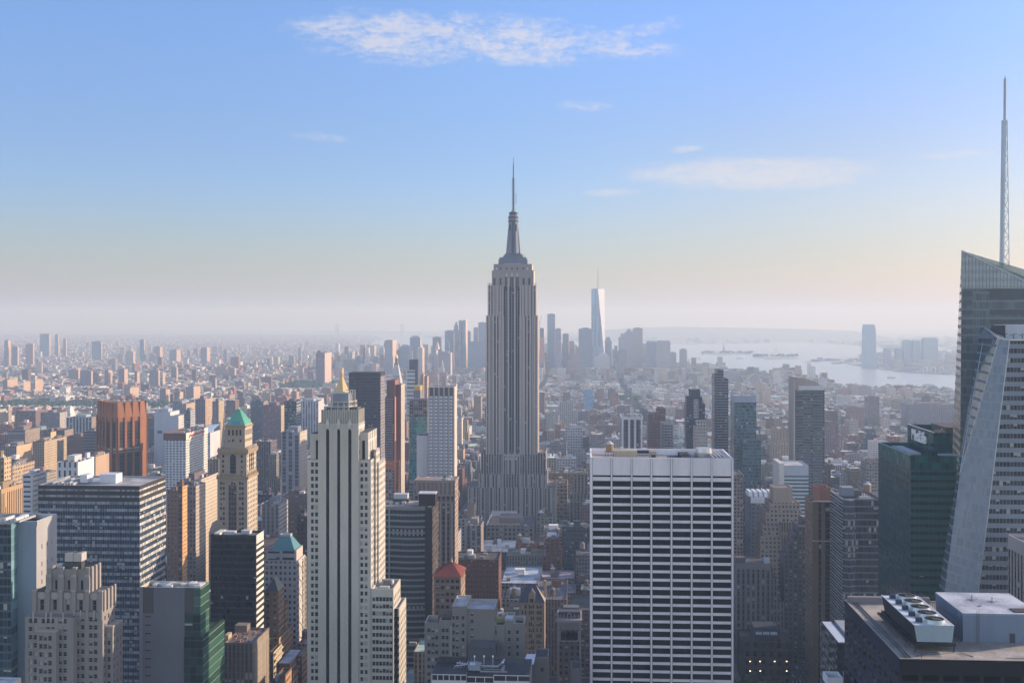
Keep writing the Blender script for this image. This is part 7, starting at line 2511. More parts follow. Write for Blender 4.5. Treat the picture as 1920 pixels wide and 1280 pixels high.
# simpler landmark blocks read off the photo: name, label, short, left, right, top, Y, depth, lowest row, front style, side style (mostly with sunlight put into its colour)
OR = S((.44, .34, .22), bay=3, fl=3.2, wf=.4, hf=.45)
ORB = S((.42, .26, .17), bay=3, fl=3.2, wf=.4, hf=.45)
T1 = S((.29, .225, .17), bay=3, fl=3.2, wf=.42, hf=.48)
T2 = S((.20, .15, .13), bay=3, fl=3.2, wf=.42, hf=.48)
BL = [
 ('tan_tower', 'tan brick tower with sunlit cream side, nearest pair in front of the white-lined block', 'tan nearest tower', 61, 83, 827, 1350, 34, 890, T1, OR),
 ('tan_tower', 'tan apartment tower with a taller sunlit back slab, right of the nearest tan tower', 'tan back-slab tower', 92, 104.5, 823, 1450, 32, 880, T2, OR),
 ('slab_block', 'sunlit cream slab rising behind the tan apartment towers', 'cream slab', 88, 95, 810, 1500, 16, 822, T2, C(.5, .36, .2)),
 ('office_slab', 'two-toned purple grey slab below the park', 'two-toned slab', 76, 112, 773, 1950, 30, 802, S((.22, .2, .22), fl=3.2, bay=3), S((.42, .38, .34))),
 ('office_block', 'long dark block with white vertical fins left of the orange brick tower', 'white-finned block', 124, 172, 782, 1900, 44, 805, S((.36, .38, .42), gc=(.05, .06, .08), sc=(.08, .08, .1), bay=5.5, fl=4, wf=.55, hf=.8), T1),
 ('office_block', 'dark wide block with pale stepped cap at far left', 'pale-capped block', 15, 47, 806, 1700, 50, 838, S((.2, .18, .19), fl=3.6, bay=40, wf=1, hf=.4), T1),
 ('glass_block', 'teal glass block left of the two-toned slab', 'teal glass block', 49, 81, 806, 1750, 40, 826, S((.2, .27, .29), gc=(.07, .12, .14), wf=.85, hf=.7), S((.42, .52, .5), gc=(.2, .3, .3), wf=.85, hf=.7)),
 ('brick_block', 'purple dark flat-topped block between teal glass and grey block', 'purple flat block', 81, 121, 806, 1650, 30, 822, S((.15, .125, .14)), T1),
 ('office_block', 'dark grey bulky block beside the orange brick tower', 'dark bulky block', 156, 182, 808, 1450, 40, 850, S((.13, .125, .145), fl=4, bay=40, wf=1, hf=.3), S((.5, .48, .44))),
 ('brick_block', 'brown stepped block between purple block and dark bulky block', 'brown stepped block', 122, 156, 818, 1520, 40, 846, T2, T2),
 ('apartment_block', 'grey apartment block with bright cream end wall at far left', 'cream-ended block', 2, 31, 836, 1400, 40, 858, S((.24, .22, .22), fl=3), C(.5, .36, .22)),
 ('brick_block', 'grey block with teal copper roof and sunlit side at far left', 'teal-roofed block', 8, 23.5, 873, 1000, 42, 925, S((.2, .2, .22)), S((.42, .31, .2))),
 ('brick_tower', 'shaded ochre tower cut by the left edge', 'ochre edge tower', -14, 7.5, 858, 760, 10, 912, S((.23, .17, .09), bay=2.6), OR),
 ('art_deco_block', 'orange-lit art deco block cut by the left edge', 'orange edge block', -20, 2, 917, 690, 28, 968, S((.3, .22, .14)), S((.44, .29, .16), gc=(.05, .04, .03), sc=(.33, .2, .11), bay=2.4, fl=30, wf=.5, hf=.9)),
 ('white_block', 'white stepped office block with bright side left of the blue banded block', 'white stepped block', 42, 59.5, 890, 900, 26, 930, S((.46, .46, .5), gc=(.05, .05, .07), bay=12, fl=4.1, wf=.75, hf=.4), S((.62, .58, .5), gc=(.3, .28, .24), bay=20, fl=4.1, wf=.8, hf=.3)),
 ('white_block', 'ornate white block with dark tall windows behind the blue banded block', 'ornate white block', 107, 146, 866, 900, 30, 912, S((.52, .53, .55), gc=(.05, .055, .07), bay=4.2, fl=8, wf=.35, hf=.7), C(.62, .6, .56)),
 ('white_tower', 'small bright white turret left of the orange brick tower', 'white turret', 152, 163, 859, 930, 14, 900, S((.5, .5, .54), bay=4, fl=6, wf=.3, hf=.3), C(.66, .64, .6)),
 ('tan_tower', 'shaded tan slab touching the orange brick tower', 'shaded tan slab', 163, 179, 856, 1000, 30, 895, C(.25, .20, .165), C(.4, .28, .19)),
 ('pale_building', 'large pale blank-walled building with lower right half', 'pale blank building', 289, 319, 772, 1700, 40, 812, C(.38, .42, .5), C(.5, .5, .5)),
 ('glass_building', 'slope-topped pale blue glass building right of the white hotel', 'slope-topped glass', 368, 394, 811, 1400, 40, 850, S((.4, .48, .58), gc=(.3, .4, .5), bay=40, fl=4.5, wf=1, hf=.6, blind=0), C(.5, .5, .5)),
 ('brick_building', 'dark brick building with pale setback roof in front of white hotel', 'pale setback brick', 331, 366, 903, 930, 60, 940, S((.16, .13, .14)), S((.5, .42, .32), gc=(.25, .2, .16), bay=2.4, fl=3.2, wf=.4, hf=.5)),
 ('brick_building', 'cream sunlit corner building between brick tower and green pyramid tower', 'cream corner building', 349, 367, 911, 900, 24, 1000, S((.20, .18, .19)), S((.38, .32, .26), bay=2.4, fl=3.2, wf=.35, hf=.45)),
 ('brick_tower', 'narrow brown tower with one orange-lit face right of the blue banded block', 'narrow orange-faced tower', 333, 342, 912, 860, 11, 995, S((.16, .10, .08)), S((.55, .32, .14), bay=2.6, fl=3.2, wf=.35, hf=.45)),
 ('brick_tower', 'brown water-tank tower rising beside the blue banded block', 'brown tank tower', 313, 333, 919, 880, 10, 1015, S((.19, .12, .095), bay=2.6, fl=3.4, wf=.3, hf=.4), S((.3, .17, .12))),
 ('brick_building', 'bulky brown building with sunlit corner behind the green pyramid tower', 'bulky brown building', 491.6, 527, 760, 1900, 44, 792, S((.2, .14, .15), fl=3.4), OR),
 ('glass_tower', 'dark teal slope-topped glass tower left of the limestone tower', 'teal slope tower', 533, 556, 752, 1350, 22, 805, S((.10, .14, .16), gc=(.04, .07, .09), bay=1.8, wf=.9, hf=.7), S((.24, .25, .26), gc=(.07, .1, .12), bay=40, fl=3.6, wf=1, hf=.6)),
 ('piered_building', 'blue grey piered building with cream corner left of the limestone tower', 'blue piered building', 527, 562, 810, 1100, 30, 895, S((.23, .25, .29), gc=(.04, .05, .07), sc=(.11, .12, .15), bay=5.5, fl=3.6, wf=.55, hf=.6), S((.46, .41, .33), wf=.2)),
 ('white_block', 'long white colonnaded block behind the limestone tower crown', 'white colonnade block', 557, 597, 752, 2050, 40, 776, S((.42, .44, .5), gc=(.09, .1, .14), sc=(.2, .21, .26), bay=5, fl=12, wf=.5, hf=.9), C(.5, .48, .46)),
 ('dark_block', 'dark blue cube left of the bulky brown building', 'dark blue cube', 470, 494, 752, 2000, 30, 775, S((.10, .13, .17)), T1),
 ('apartment_tower', 'grey tower with cream side left of the green pyramid tower', 'grey cream-sided tower', 398, 410, 752, 1900, 30, 775, S((.23, .21, .23)), OR),
 ('apartment_tower', 'purple tower with peach side, second left of the green pyramid tower', 'purple peach-sided tower', 366, 385, 748, 1930, 40, 775, S((.22, .19, .22)), S((.5, .36, .24))),
 ('apartment_tower', 'blue grey apartment slab right of the orange brick tower', 'blue grey slab', 319, 349, 757, 2000, 60, 772, S((.28, .28, .32), gc=(.1, .1, .13), bay=4, wf=.4, hf=.8), OR),
 ('glass_tower', 'blue glass tower far behind the white hotel', 'far blue glass tower', 345, 357, 769, 1600, 20, 805, S((.12, .17, .22), gc=(.05, .08, .11), wf=.85, hf=.7), S((.36, .36, .36))),
 ('office_building', 'dark building with rows of small lights between the two left towers', 'dark lit-row building', 535, 577, 925, 1000, 30, 1000, S((.13, .10, .10), gc=(.1, .1, .11), bay=4, fl=4.6, wf=.5, hf=.25, blind=.5), T2),
 ('stone_building', 'grey low stone building with shaded piers between the two left towers', 'grey low stone building', 491, 523, 945, 950, 30, 1010, S((.2, .2, .22), gc=(.05, .05, .06), sc=(.1, .1, .12), bay=4, wf=.5), S((.4, .38, .35))),
 ('black_building', 'black sliver tower tucked against the pale limestone tower', 'black sliver tower', 557, 577, 967, 900, 14, 1200, S((.035, .032, .035), gc=(.015, .015, .018)), C(.08)),
 ('roof_house', 'small dark house block with a bright red hipped roof', 'red hipped roof house', 313, 326, 1024, 900, 18, 1075, S((.06, .05, .055)), S((.42, .15, .09), bay=2.2)),
 ('brick_warehouse', 'very long purple brown warehouse block near the river', 'long warehouse', 1703, 1792, 758, 2700, 60, 815, S((.22, .17, .2), fl=4.5, bay=5, wf=.5, hf=.4), T2),
 ('brick_tower', 'brown tower block left of the long warehouse', 'brown river tower', 1627, 1649, 744, 2600, 30, 800, S((.24, .18, .17)), T1),
 ('brick_block', 'orange brick block below the river, right of the sail-topped tower', 'orange river block', 1592, 1620, 764, 2500, 30, 785, S((.3, .19, .15)), ORB),
 ('brick_block', 'purple brick block in front of the orange river block', 'purple river block', 1545, 1572, 795, 1900, 40, 850, S((.22, .14, .15)), T2),
 ('blue_building', 'blue clad block rising among low roofs right of the spired skyscraper', 'blue clad block', 1095, 1112, 732, 3050, 30, 770, S((.16, .27, .42), gc=(.1, .2, .35), wf=.8, hf=.7), T1),
 ('white_block', 'white windowed block right of the spired skyscraper base', 'white windowed block', 1060, 1092, 800, 1900, 30, 830, S((.40, .40, .42), gc=(.07, .07, .09), bay=4, fl=4.5, wf=.6, hf=.55), OR),
 ('loft_building', 'cream loft building with big windows right of the spired skyscraper base', 'cream loft building', 1042, 1064, 905, 1330, 30, 945, S((.33, .27, .2), gc=(.035, .04, .05), bay=5, fl=4.5, wf=.65, hf=.55), T1),
 ('loft_building', 'dark blue loft building with copper cornice beside the white grid slab', 'blue loft building', 1030, 1062, 832, 1750, 34, 858, S((.2, .2, .22), gc=(.05, .055, .07), bay=4, fl=4.2), T1),
 ('loft_building', 'wide tan roof building with white parapet in front of the spired skyscraper', 'white parapet roof', 912, 1000, 985, 1130, 60, 1012, S((.22, .19, .18), gc=(.03, .035, .05), bay=4.2, fl=4.4, wf=.55, hf=.6), T1),
 ('brick_tower', 'tan brick tower with flat roof left of the spired skyscraper base', 'tan corner tower', 876, 889, 946, 1090, 18, 985, C(.27, .22, .18), C(.5, .37, .24)),
 ('piered_building', 'grey piered building with white bulkhead left below the spired skyscraper', 'grey piered building', 874, 902, 985, 1000, 26, 1050, S((.24, .22, .22), gc=(.03, .035, .05), sc=(.08, .08, .1), bay=4.4, fl=3.8, wf=.6, hf=.6), T1),
]
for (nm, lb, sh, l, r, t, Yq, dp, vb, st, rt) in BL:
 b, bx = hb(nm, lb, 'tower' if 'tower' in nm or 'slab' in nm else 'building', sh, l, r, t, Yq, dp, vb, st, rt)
 x0, x1, y0, y1, z = bx
 rr = random.Random(int(l * 7 + t))
 w_, d_ = x1 - x0, y1 - y0
 b.mb('bulkhead').box(x0 + w_ * .25, x0 + w_ * rr.uniform(.5, .8), y0 + d_ * .3, y0 + d_ * .75, z - 1, z + rr.uniform(2, 5), C(*[q * .9 for q in st['wc']]))
 if Yq < 1500:
  clutter(b, x0 + 1, x1 - 1, y0 + 1, y1 - 1, z - 1, 5, seed=int(l))
 if nm == 'roof_house':
  k = b.mb('hipped_roof')
  k.loft(rect(x0 - .4, x1 + .6, y0 - .5, y1), z, rect(x0 + 2, x1 - 2, y0 + 6, y1 - 6), Z(320, 1015, y0 + 8), C(.5, .10, .05))
 if sh == 'tan back-slab tower':
  b.mb('rear_slab').box(x0 - 8, x0 - .1, y0 + 6, y1, 0, z - 1, T2, FAC)
 if sh == 'pale blank building':
  b.mb('low_half').prism(rect(x1 + .02, X(334.5, Yq), y0 + .3, y1), 0, Z(327, 779, Yq), [C(.38, .42, .5), S((.55, .52, .48), bay=5, wf=.4), C(.4), C(.4)], None, .6)
  b.mb('loading_bay').box(X(295, Yq), X(304, Yq), Yq - .2, Yq - .004, Z(300, 812, Yq), Z(300, 807, Yq), C(.06))
 if sh == 'slope-topped glass':
  b.mb('sloped_roof').face([(x0, y0 + .3, z), (x1, y0 + .3, z), (x1, y1, z + 8), (x0, y1, z + 6)], C(.5, .58, .66), PLAIN)
 if sh == 'white parapet roof':
  b.mb('white_parapet').box(x0, x1 - 20, y1 - 1.0, y1 - .2, z - 1, z + 4.6, C(.6, .58, .56))
  b.mb('white_parapet', 1).box(x0 + .003, x0 + .9, y0 + .6, y1 - 1.1, z - 1, z + 1.8, C(.6, .58, .56))
  b.mb('deck').box(x0 + 2, x0 + 34, y0 + 8, y1 - 8, z - 1, z - .7, C(.38, .27, .2), PLAIN)
  tank(b, x0 + 36, y0 + 8, z - 1, 1.1, 1)
  b.mb('cooling_unit').box(x0 + 16, x0 + 22, y1 - 10, y1 - 5, z - .69, z + 4, C(.4, .42, .45))
  qx = X(1015, y0 + 30)
  u = b.mb('canopy_mast')
  u.rod((qx, y0 + 20, z - 20), (qx, y0 + 20, Z(1015, 962, y0 + 20)), .5, C(.4), PLAIN)
  u.cone(qx, y0 + 20, 3.0, Z(1015, 960, y0 + 20), .2, Z(1015, 955.5, y0 + 20), C(.6), PLAIN, 10)

# ------------------------------------------------------------------ downtown and far shore towers
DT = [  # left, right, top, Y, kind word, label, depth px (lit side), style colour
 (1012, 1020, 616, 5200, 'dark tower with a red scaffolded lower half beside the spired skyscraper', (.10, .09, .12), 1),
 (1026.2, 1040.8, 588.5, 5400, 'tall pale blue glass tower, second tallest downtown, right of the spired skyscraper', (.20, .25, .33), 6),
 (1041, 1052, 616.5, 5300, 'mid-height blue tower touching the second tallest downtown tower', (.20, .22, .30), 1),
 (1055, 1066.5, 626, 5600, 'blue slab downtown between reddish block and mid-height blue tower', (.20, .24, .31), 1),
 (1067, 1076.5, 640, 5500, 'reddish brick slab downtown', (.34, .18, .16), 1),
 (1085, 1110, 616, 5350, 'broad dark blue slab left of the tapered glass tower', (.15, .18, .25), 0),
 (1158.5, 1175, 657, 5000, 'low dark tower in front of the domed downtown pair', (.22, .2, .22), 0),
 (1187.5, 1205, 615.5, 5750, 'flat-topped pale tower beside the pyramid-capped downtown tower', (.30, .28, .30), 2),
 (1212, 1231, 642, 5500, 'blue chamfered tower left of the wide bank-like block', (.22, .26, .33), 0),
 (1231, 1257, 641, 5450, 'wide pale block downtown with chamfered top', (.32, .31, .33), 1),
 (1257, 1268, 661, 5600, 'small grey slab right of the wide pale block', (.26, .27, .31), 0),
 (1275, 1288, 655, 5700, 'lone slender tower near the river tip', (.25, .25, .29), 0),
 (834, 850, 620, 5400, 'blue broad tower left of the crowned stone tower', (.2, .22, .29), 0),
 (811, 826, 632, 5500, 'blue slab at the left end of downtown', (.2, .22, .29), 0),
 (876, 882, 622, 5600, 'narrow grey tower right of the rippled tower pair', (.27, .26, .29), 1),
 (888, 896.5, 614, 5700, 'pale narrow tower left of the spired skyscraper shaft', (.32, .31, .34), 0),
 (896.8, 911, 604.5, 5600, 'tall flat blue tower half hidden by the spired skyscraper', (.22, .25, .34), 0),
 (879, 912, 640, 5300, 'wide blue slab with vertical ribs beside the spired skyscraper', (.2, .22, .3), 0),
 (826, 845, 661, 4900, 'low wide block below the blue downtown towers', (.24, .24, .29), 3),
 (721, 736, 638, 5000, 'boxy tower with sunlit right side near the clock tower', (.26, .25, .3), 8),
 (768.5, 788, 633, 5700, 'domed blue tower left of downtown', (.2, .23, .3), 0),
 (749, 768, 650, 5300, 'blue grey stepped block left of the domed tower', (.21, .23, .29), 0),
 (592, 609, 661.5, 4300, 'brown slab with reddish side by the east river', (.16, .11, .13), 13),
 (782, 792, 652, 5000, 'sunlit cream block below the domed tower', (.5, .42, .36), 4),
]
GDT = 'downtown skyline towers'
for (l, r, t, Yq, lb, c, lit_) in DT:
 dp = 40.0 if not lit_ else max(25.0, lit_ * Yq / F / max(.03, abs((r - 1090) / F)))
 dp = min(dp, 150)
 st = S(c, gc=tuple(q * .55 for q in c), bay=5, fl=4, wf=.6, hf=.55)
 b, bx = hb('downtown_tower', lb, 'skyscraper', 'downtown', l, r, t, Yq, dp, 690, st, S((.55, .42, .34), bay=5, fl=4, wf=.3, hf=.4), None, C(.3), par=0, group=GDT)  # right wall style is pale and warm, sunlight put into the colour
 x0, x1, y0, y1, z = bx
 rr = random.Random(int(l))
 if 'domed' in lb:
  b.mb('dome').loft(rect(x0 + 4, x1 - 4, y0, y1), z, rect(x0 + 14, x1 - 14, y0 + 8, y1 - 8), z + 10, C(*c))
 elif 'chamfered' in lb:
  b.mb('sloped_top').loft(rect(x0, x1, y0, y1), z, rect(x0 + 8, x1 - 8, y0 + 6, y1 - 6), z + 8, C(*c))
 else:
  b.mb('penthouse').box(x0 + (x1 - x0) * .25, x1 - (x1 - x0) * .25, y0 + 3, y1 - 3, z, z + rr.uniform(2, 6), C(*[q * .9 for q in c]))
 if 'red scaffolded' in lb:
  b.mb('scaffold').box(x0 - .5, x1 + 1.5, y0 - .8, y0 - .01, Z(1016, 680, Yq), Z(1016, 633, Yq), C(.42, .16, .11))
 if 'brown slab' in lb:
  b.mb('rear_top').box(x0 + 6, x0 + 18, y0 + 4, y0 + 30, z, Z(600, 656.5, Yq), C(.17, .12, .13))


def tapered():
 Y = 5570.0
 b = B('glass_tower', 'tallest downtown tower, tapered blue glass with bright facet and thin mast', 'skyscraper', (X(1121, Y), Y + 30, 0))
 m = Y / F
 cx, cy = X(1121.3, Y), Y + 30
 z0, z1, zb = 0.0, Z(1121, 541.5, Y), 56.0
 h = 12.6 * m
 q0 = [(cx - h, cy - h), (cx + h, cy - h), (cx + h, cy + h), (cx - h, cy + h)]
 k = h * .98
 # the roof square is turned, so every wall is a triangle
 q1 = [(cx + .55 * h - .0, cy - k), (cx + k, cy + .55 * h * .0 + .1), (cx, cy + k), (cx - k, cy)]
 q1 = [(cx - .02 * h, cy - k), (cx + k, cy), (cx, cy + k), (cx - k, cy)]
 g = S((.22, .29, .40), gc=(.16, .24, .36), bay=6, fl=60, wf=.97, hf=.97, blind=0)
 lit_ = C(.75, .74, .74)  # glass facets near white, sun glare put into the colour
 mb = b.mb('facet')
 for i in range(4):
  a, c = q0[i], q0[(i + 1) % 4]
  t = q1[i]
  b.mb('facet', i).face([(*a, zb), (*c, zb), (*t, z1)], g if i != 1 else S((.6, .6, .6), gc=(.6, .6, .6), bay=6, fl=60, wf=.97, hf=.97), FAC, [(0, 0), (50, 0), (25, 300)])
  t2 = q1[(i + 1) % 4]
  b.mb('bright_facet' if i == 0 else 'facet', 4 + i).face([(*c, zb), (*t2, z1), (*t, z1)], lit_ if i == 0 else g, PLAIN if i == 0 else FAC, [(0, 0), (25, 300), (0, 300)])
 b.mb('base').box(cx - h, cx + h, cy - h, cy + h, 0, zb, C(.2, .25, .33))
 r_ = b.mb('roof_ring')
 r_.face([(*p, z1) for p in q1], C(.4), PLAIN)
 r_.cone(cx, cy, 9 * m, z1, 9 * m, z1 + 3, C(.3, .33, .38), METAL, 16)
 a = b.mb('mast')
 a.rod((cx, cy, z1), (cx, cy, Z(1121, 515, Y)), 2.0, C(.25, .25, .28), PLAIN, 6)
 a.rod((cx, cy, Z(1121, 515, Y)), (cx, cy, Z(1121, 500, Y)), 1.1, C(.25, .25, .28), PLAIN, 6)
 reg(cx - h, cx + h, cy - h, cy + h, 1107, 1136, Y, 690, 'tapered glass tower')

 def sp(lb, Yq, parts, shape='downtown_tower', cat='skyscraper'):
  b_ = None
  for i, (l, r, t, d0, d1, c, kind) in enumerate(parts):
   x0, x1, zz = X(l, Yq), X(r, Yq), Z((l + r) / 2, t, Yq)
   if b_ is None:
    b_ = B(shape, lb, cat, ((x0 + x1) / 2, Yq + 15, 0), GDT)
    reg(X(min(p[0] for p in parts), Yq), X(max(p[1] for p in parts), Yq), Yq, Yq + 40, min(p[0] for p in parts), max(p[1] for p in parts), Yq, 690, 'downtown')
   zl = Z((l + r) / 2, 690, Yq) if i == 0 else zprev - 6
   st = S(c, gc=tuple(q * .6 for q in c), bay=5, fl=4, wf=.5, hf=.5)
   if kind == 'box':
    b_.mb('block', i).prism(rect(x0, x1, Yq + d0, Yq + d1), max(0, zl) if i else 0, zz, [st, S((.52, .42, .34), wf=.2), st, st], None, 0)  # right wall again coloured as if sunlit
    zprev = zz
   elif kind == 'pyr':
    mx = (x0 + x1) / 2
    b_.mb('pyramid_roof', i).loft(rect(x0, x1, Yq + d0, Yq + d1), zprev, rect(mx - 1, mx + 1, Yq + (d0 + d1) / 2 - 1, Yq + (d0 + d1) / 2 + 1), zz, C(*c))
   elif kind == 'step':
    b_.mb('dome', i).loft(rect(x0, x1, Yq + d0, Yq + d1), zprev, rect(x0 + (x1 - x0) * .3, x1 - (x1 - x0) * .3, Yq + d0 + 8, Yq + d1 - 8), zz, C(*c))
    zprev = zz
  return b_
 sp('round-shouldered blue tower right of the tapered glass tower', 5700, [(1133.5, 1147, 640, 0, 40, (.2, .23, .3), 'box'), (1134, 1146.5, 631.5, 2, 38, (.2, .23, .3), 'step')])
 sp('downtown tower with stepped shoulders and a pyramid cap', 5700, [(1160, 1188, 632, 0, 40, (.28, .28, .32), 'box'), (1164, 1188, 625, 2, 38, (.28, .28, .32), 'box'), (1172, 1187, 622.5, 4, 36, (.28, .28, .32), 'box'), (1173, 1186, 615.5, 5, 35, (.22, .28, .3), 'pyr')])
 sp('crowned stone tower with pointed top left of the rippled tower pair', 5500, [(849, 861, 618, 0, 36, (.26, .25, .3), 'box'), (851, 859, 610, 4, 30, (.26, .25, .3), 'box'), (852, 858, 602, 6, 26, (.24, .25, .3), 'pyr')])
 sp('tallest rippled steel tower, left half of the pair', 5350, [(860, 864.6, 600, 0, 90, (.24, .25, .3), 'box')])
 sp('tallest rippled steel tower, right half of the pair', 5350, [(867, 873.2, 600, 0, 95, (.24, .25, .3), 'box')])
 sp('thin wedge-topped sunlit tower left of downtown cranes', 4900, [(814.5, 818, 655, 0, 60, (.3, .28, .3), 'box'), (815, 822, 640, 0, 60, (.55, .42, .32), 'pyr')])
 sp('white steepled tower among low roofs left of downtown', 4300, [(826, 832, 690, 0, 20, (.42, .42, .44), 'box'), (827.5, 830.5, 682, 4, 16, (.5, .48, .46), 'box'), (828, 830, 675, 5, 15, (.55, .5, .45), 'pyr')])
 sp('brown pyramid-stepped block below the broad dark blue slab', 4900, [(1060, 1096, 690, 0, 60, (.26, .17, .17), 'box'), (1064, 1092, 676, 6, 50, (.26, .17, .17), 'box'), (1070, 1086, 664, 12, 40, (.26, .17, .17), 'step')])
 sp('small peach church-like tower at the river tip', 5600, [(1288.5, 1296, 690, 0, 30, (.50, .38, .32), 'box'), (1289.5, 1294.5, 680, 3, 24, (.50, .38, .32), 'box'), (1290.5, 1293.5, 671, 6, 20, (.55, .42, .34), 'pyr')])
 sp('white sloped translucent-looking block below the tapered glass tower', 5000, [(1115, 1143, 668, 0, 60, (.44, .43, .44), 'box'), (1122, 1142, 662, 4, 50, (.44, .43, .44), 'step')])
 # far shore
 GJ = 'towers on the far river shore'
 for (l, r, t, bs, lb, c) in ((1619.5, 1643, 608, 688, 'tallest far-shore tower with a rounded narrowing top', (.30, .38, .48)), (1659, 1671, 652, 690, 'small stepped tower right of the tallest far-shore tower', (.3, .33, .36)),
       (1681, 1692.5, 652, 690, 'small tower between far-shore groups', (.3, .33, .36)), (1695, 1709, 637, 692, 'left tower of the far-shore trio', (.28, .33, .38)),
       (1711.5, 1726.5, 638, 693, 'middle tower of the far-shore trio', (.28, .33, .38)), (1731.5, 1759, 633, 694, 'wide right tower of the far-shore trio', (.29, .34, .38))):
  Yq = 6100.0 if l < 1650 else 6600.0
  x0, x1, zt = X(l, Yq), X(r, Yq), Z(l, t, Yq)
  b_ = B('riverfront_tower', lb, 'skyscraper', ((x0 + x1) / 2, Yq + 20, 0), GJ)
  st = S(c, gc=tuple(q * .7 for q in c), bay=4, fl=4, wf=.7, hf=.6)
  za = zt - (26 if l < 1650 else 9)
  k = (x1 - x0) * (.10 if l < 1650 else .14)
  if l < 1650:
   zm = zt * .42
   b_.mb().loft(rect(x0 - 1, x1 + 1, Yq, Yq + 46), 0, rect(x0, x1, Yq, Yq + 46), zm, st, FAC, False)
   b_.mb().loft(rect(x0, x1, Yq, Yq + 46), zm, rect(x0 + 2, x1 - 3, Yq, Yq + 46), za, st, FAC, False)
   b_.mb('crown').loft(rect(x0 + 2, x1 - 3, Yq, Yq + 46), za, rect(x0 + 6, x1 - 8, Yq + 3, Yq + 43), zt, C(*[q * .95 for q in c]))
  else:
   b_.mb().prism(rect(x0, x1, Yq, Yq + 46), 0, za, st, None, 0)
   b_.mb('crown').loft(rect(x0 + .3 * k, x1 - .3 * k, Yq + 2, Yq + 44), za, rect(x0 + k, x1 - k, Yq + 6, Yq + 40), zt, C(*c))
  reg(x0, x1, Yq, Yq + 46, l, r, Yq, 690, 'far-shore tower')


tapered()


def crane(name_l, px, base, top, jib, Yq, c=(.5, .42, .4)):
 b = B('tower_crane', name_l, 'crane', (X(px, Yq), Yq, 0))
 z0, z1 = Z(px, base, Yq), Z(px, top, Yq)
 m = Yq / F
 b.mb('mast').rod((X(px, Yq), Yq, z0), (X(px, Yq), Yq, z1), .5 * m, C(*c), PLAIN)
 b.mb('jib').rod((X(px, Yq), Yq, z1), (X(px + jib[0], Yq), Yq, z1 + jib[1] * m), .45 * m, C(*c), PLAIN)
 b.mb('counter_jib').rod((X(px, Yq), Yq, z1), (X(px - jib[0] * .4 - 1, Yq), Yq, z1 + 1), .6 * m, C(*[q * .7 for q in c]), PLAIN)
 b.mb('cab').box(X(px, Yq) - .8 * m, X(px, Yq) + .8 * m, Yq - .8 * m, Yq + .8 * m, z1 - 1.0 * m, z1 + .6 * m, C(*c))


crane('pale luffing crane left of the rippled tower pair', 843, 662, 648, (-4, 12), 4850, (.55, .5, .48))
crane('pale crane standing among roofs left of the wedge-topped tower', 803, 690, 682, (-3, 10), 4300, (.6, .56, .52))
crane('thin dark crane just right of the spired skyscraper', 1012, 618, 605, (4, 14), 5190, (.3, .22, .22))

# ------------------------------------------------------------------ ground, water, shores
def sheet(name, polys, z, mat, kind='structure', label=None):
 me = bpy.data.meshes.new(name)
 v, f = [], []
 for p in polys:
  i = len(v)
  v += [(a[0], a[1], z if len(a) < 3 else a[2]) for a in p]
  f.append(tuple(range(i, i + len(p))))
 me.from_pydata(v, [], f)
 me.materials.append(mat)
 o = bpy.data.objects.new(name, me)
 SC.collection.objects.link(o)
 o['kind'] = kind
 if label:
  o['label'] = label
 return o


def ground_mat(name, col, col2, sc_, rough=.9):
 m, t = new_mat(name)
 p = t.add('ShaderNodeNewGeometry').outputs['Position']
 a = t.smooth(t.noise(p, sc_, 5.0, .6), .35, .65)
 b_ = t.noise(p, sc_ * 14, 3.0, .6)
 c = t.mix(a, (*col, 1), (*col2, 1))
 s = t.m('ADD', .6, t.m('MULTIPLY', b_, .8))
 out(t, principled(t, t.mix(1.0, c, t.vec(s, s, s), 'MULTIPLY'), rough, 0, .3).outputs[0])
 return m


def water_mat():
 m, t = new_mat('water')
 p = t.add('ShaderNodeNewGeometry').outputs['Position']
 n = t.noise(t.v('MULTIPLY', p, (1, .35, 1)), .02, 5.0, .65)
 bp = t.add('ShaderNodeBump')
 bp.inputs['Strength'].default_value = .3
 bp.inputs['Distance'].default_value = 6.0
 t.l.new(n, bp.inputs['Height'])
 pr = principled(t, (.36, .385, .395, 1), .26, 0, .5)
 t.l.new(bp.outputs[0], pr.inputs['Normal'])
 out(t, pr.outputs[0])
 return m


ASPH = ground_mat('asphalt', (.05, .05, .052), (.065, .063, .062), .02)
LAND = ground_mat('town_ground', (.31, .305, .305), (.24, .25, .245), .004)  # coloured pale, some of the distant haze put into the colour
PAVE = ground_mat('pavement_concrete', (.20, .19, .18), (.16, .155, .15), .05)
HILL = ground_mat('hill_ground', (.22, .235, .25), (.26, .265, .27), .002)  # pale bluish hills, haze partly put into the colour
WAT = water_mat()
FARY = 33000.0
sheet('water', [[(-19000, -500), (19000, -500), (19000, FARY), (-19000, FARY)]], -2.0, WAT)
shore_r = [G(*p) for p in ((1860, 752), (1790, 745), (1700, 735), (1600, 725), (1545, 717), (1440, 706), (1380, 700), (1300, 692), (1240, 687), (1100, 683))]
shore_l = [G(*p) for p in ((900, 679), (720, 683), (620, 685), (450, 689), (300, 695), (120, 703), (-60, 714))]
man = [(2600, -400), (2600, 2600), (1500, 3400)] + shore_r + shore_l + [(-2600, 3300), (-2600, -400)]
sheet('city_ground', [man], 0.0, ASPH)
bk_ = [G(*p) for p in ((-120, 704), (120, 697), (300, 690), (450, 684), (590, 677), (630, 668), (700, 665), (724, 660), (730, 654), (700, 648), (690, 641), (720, 636), (700, 631))]
sheet('far_borough_ground', [bk_ + [(X(640, 30000), 30000), (-18000, 30000), (-18000, 5200)]], 0.5, LAND)
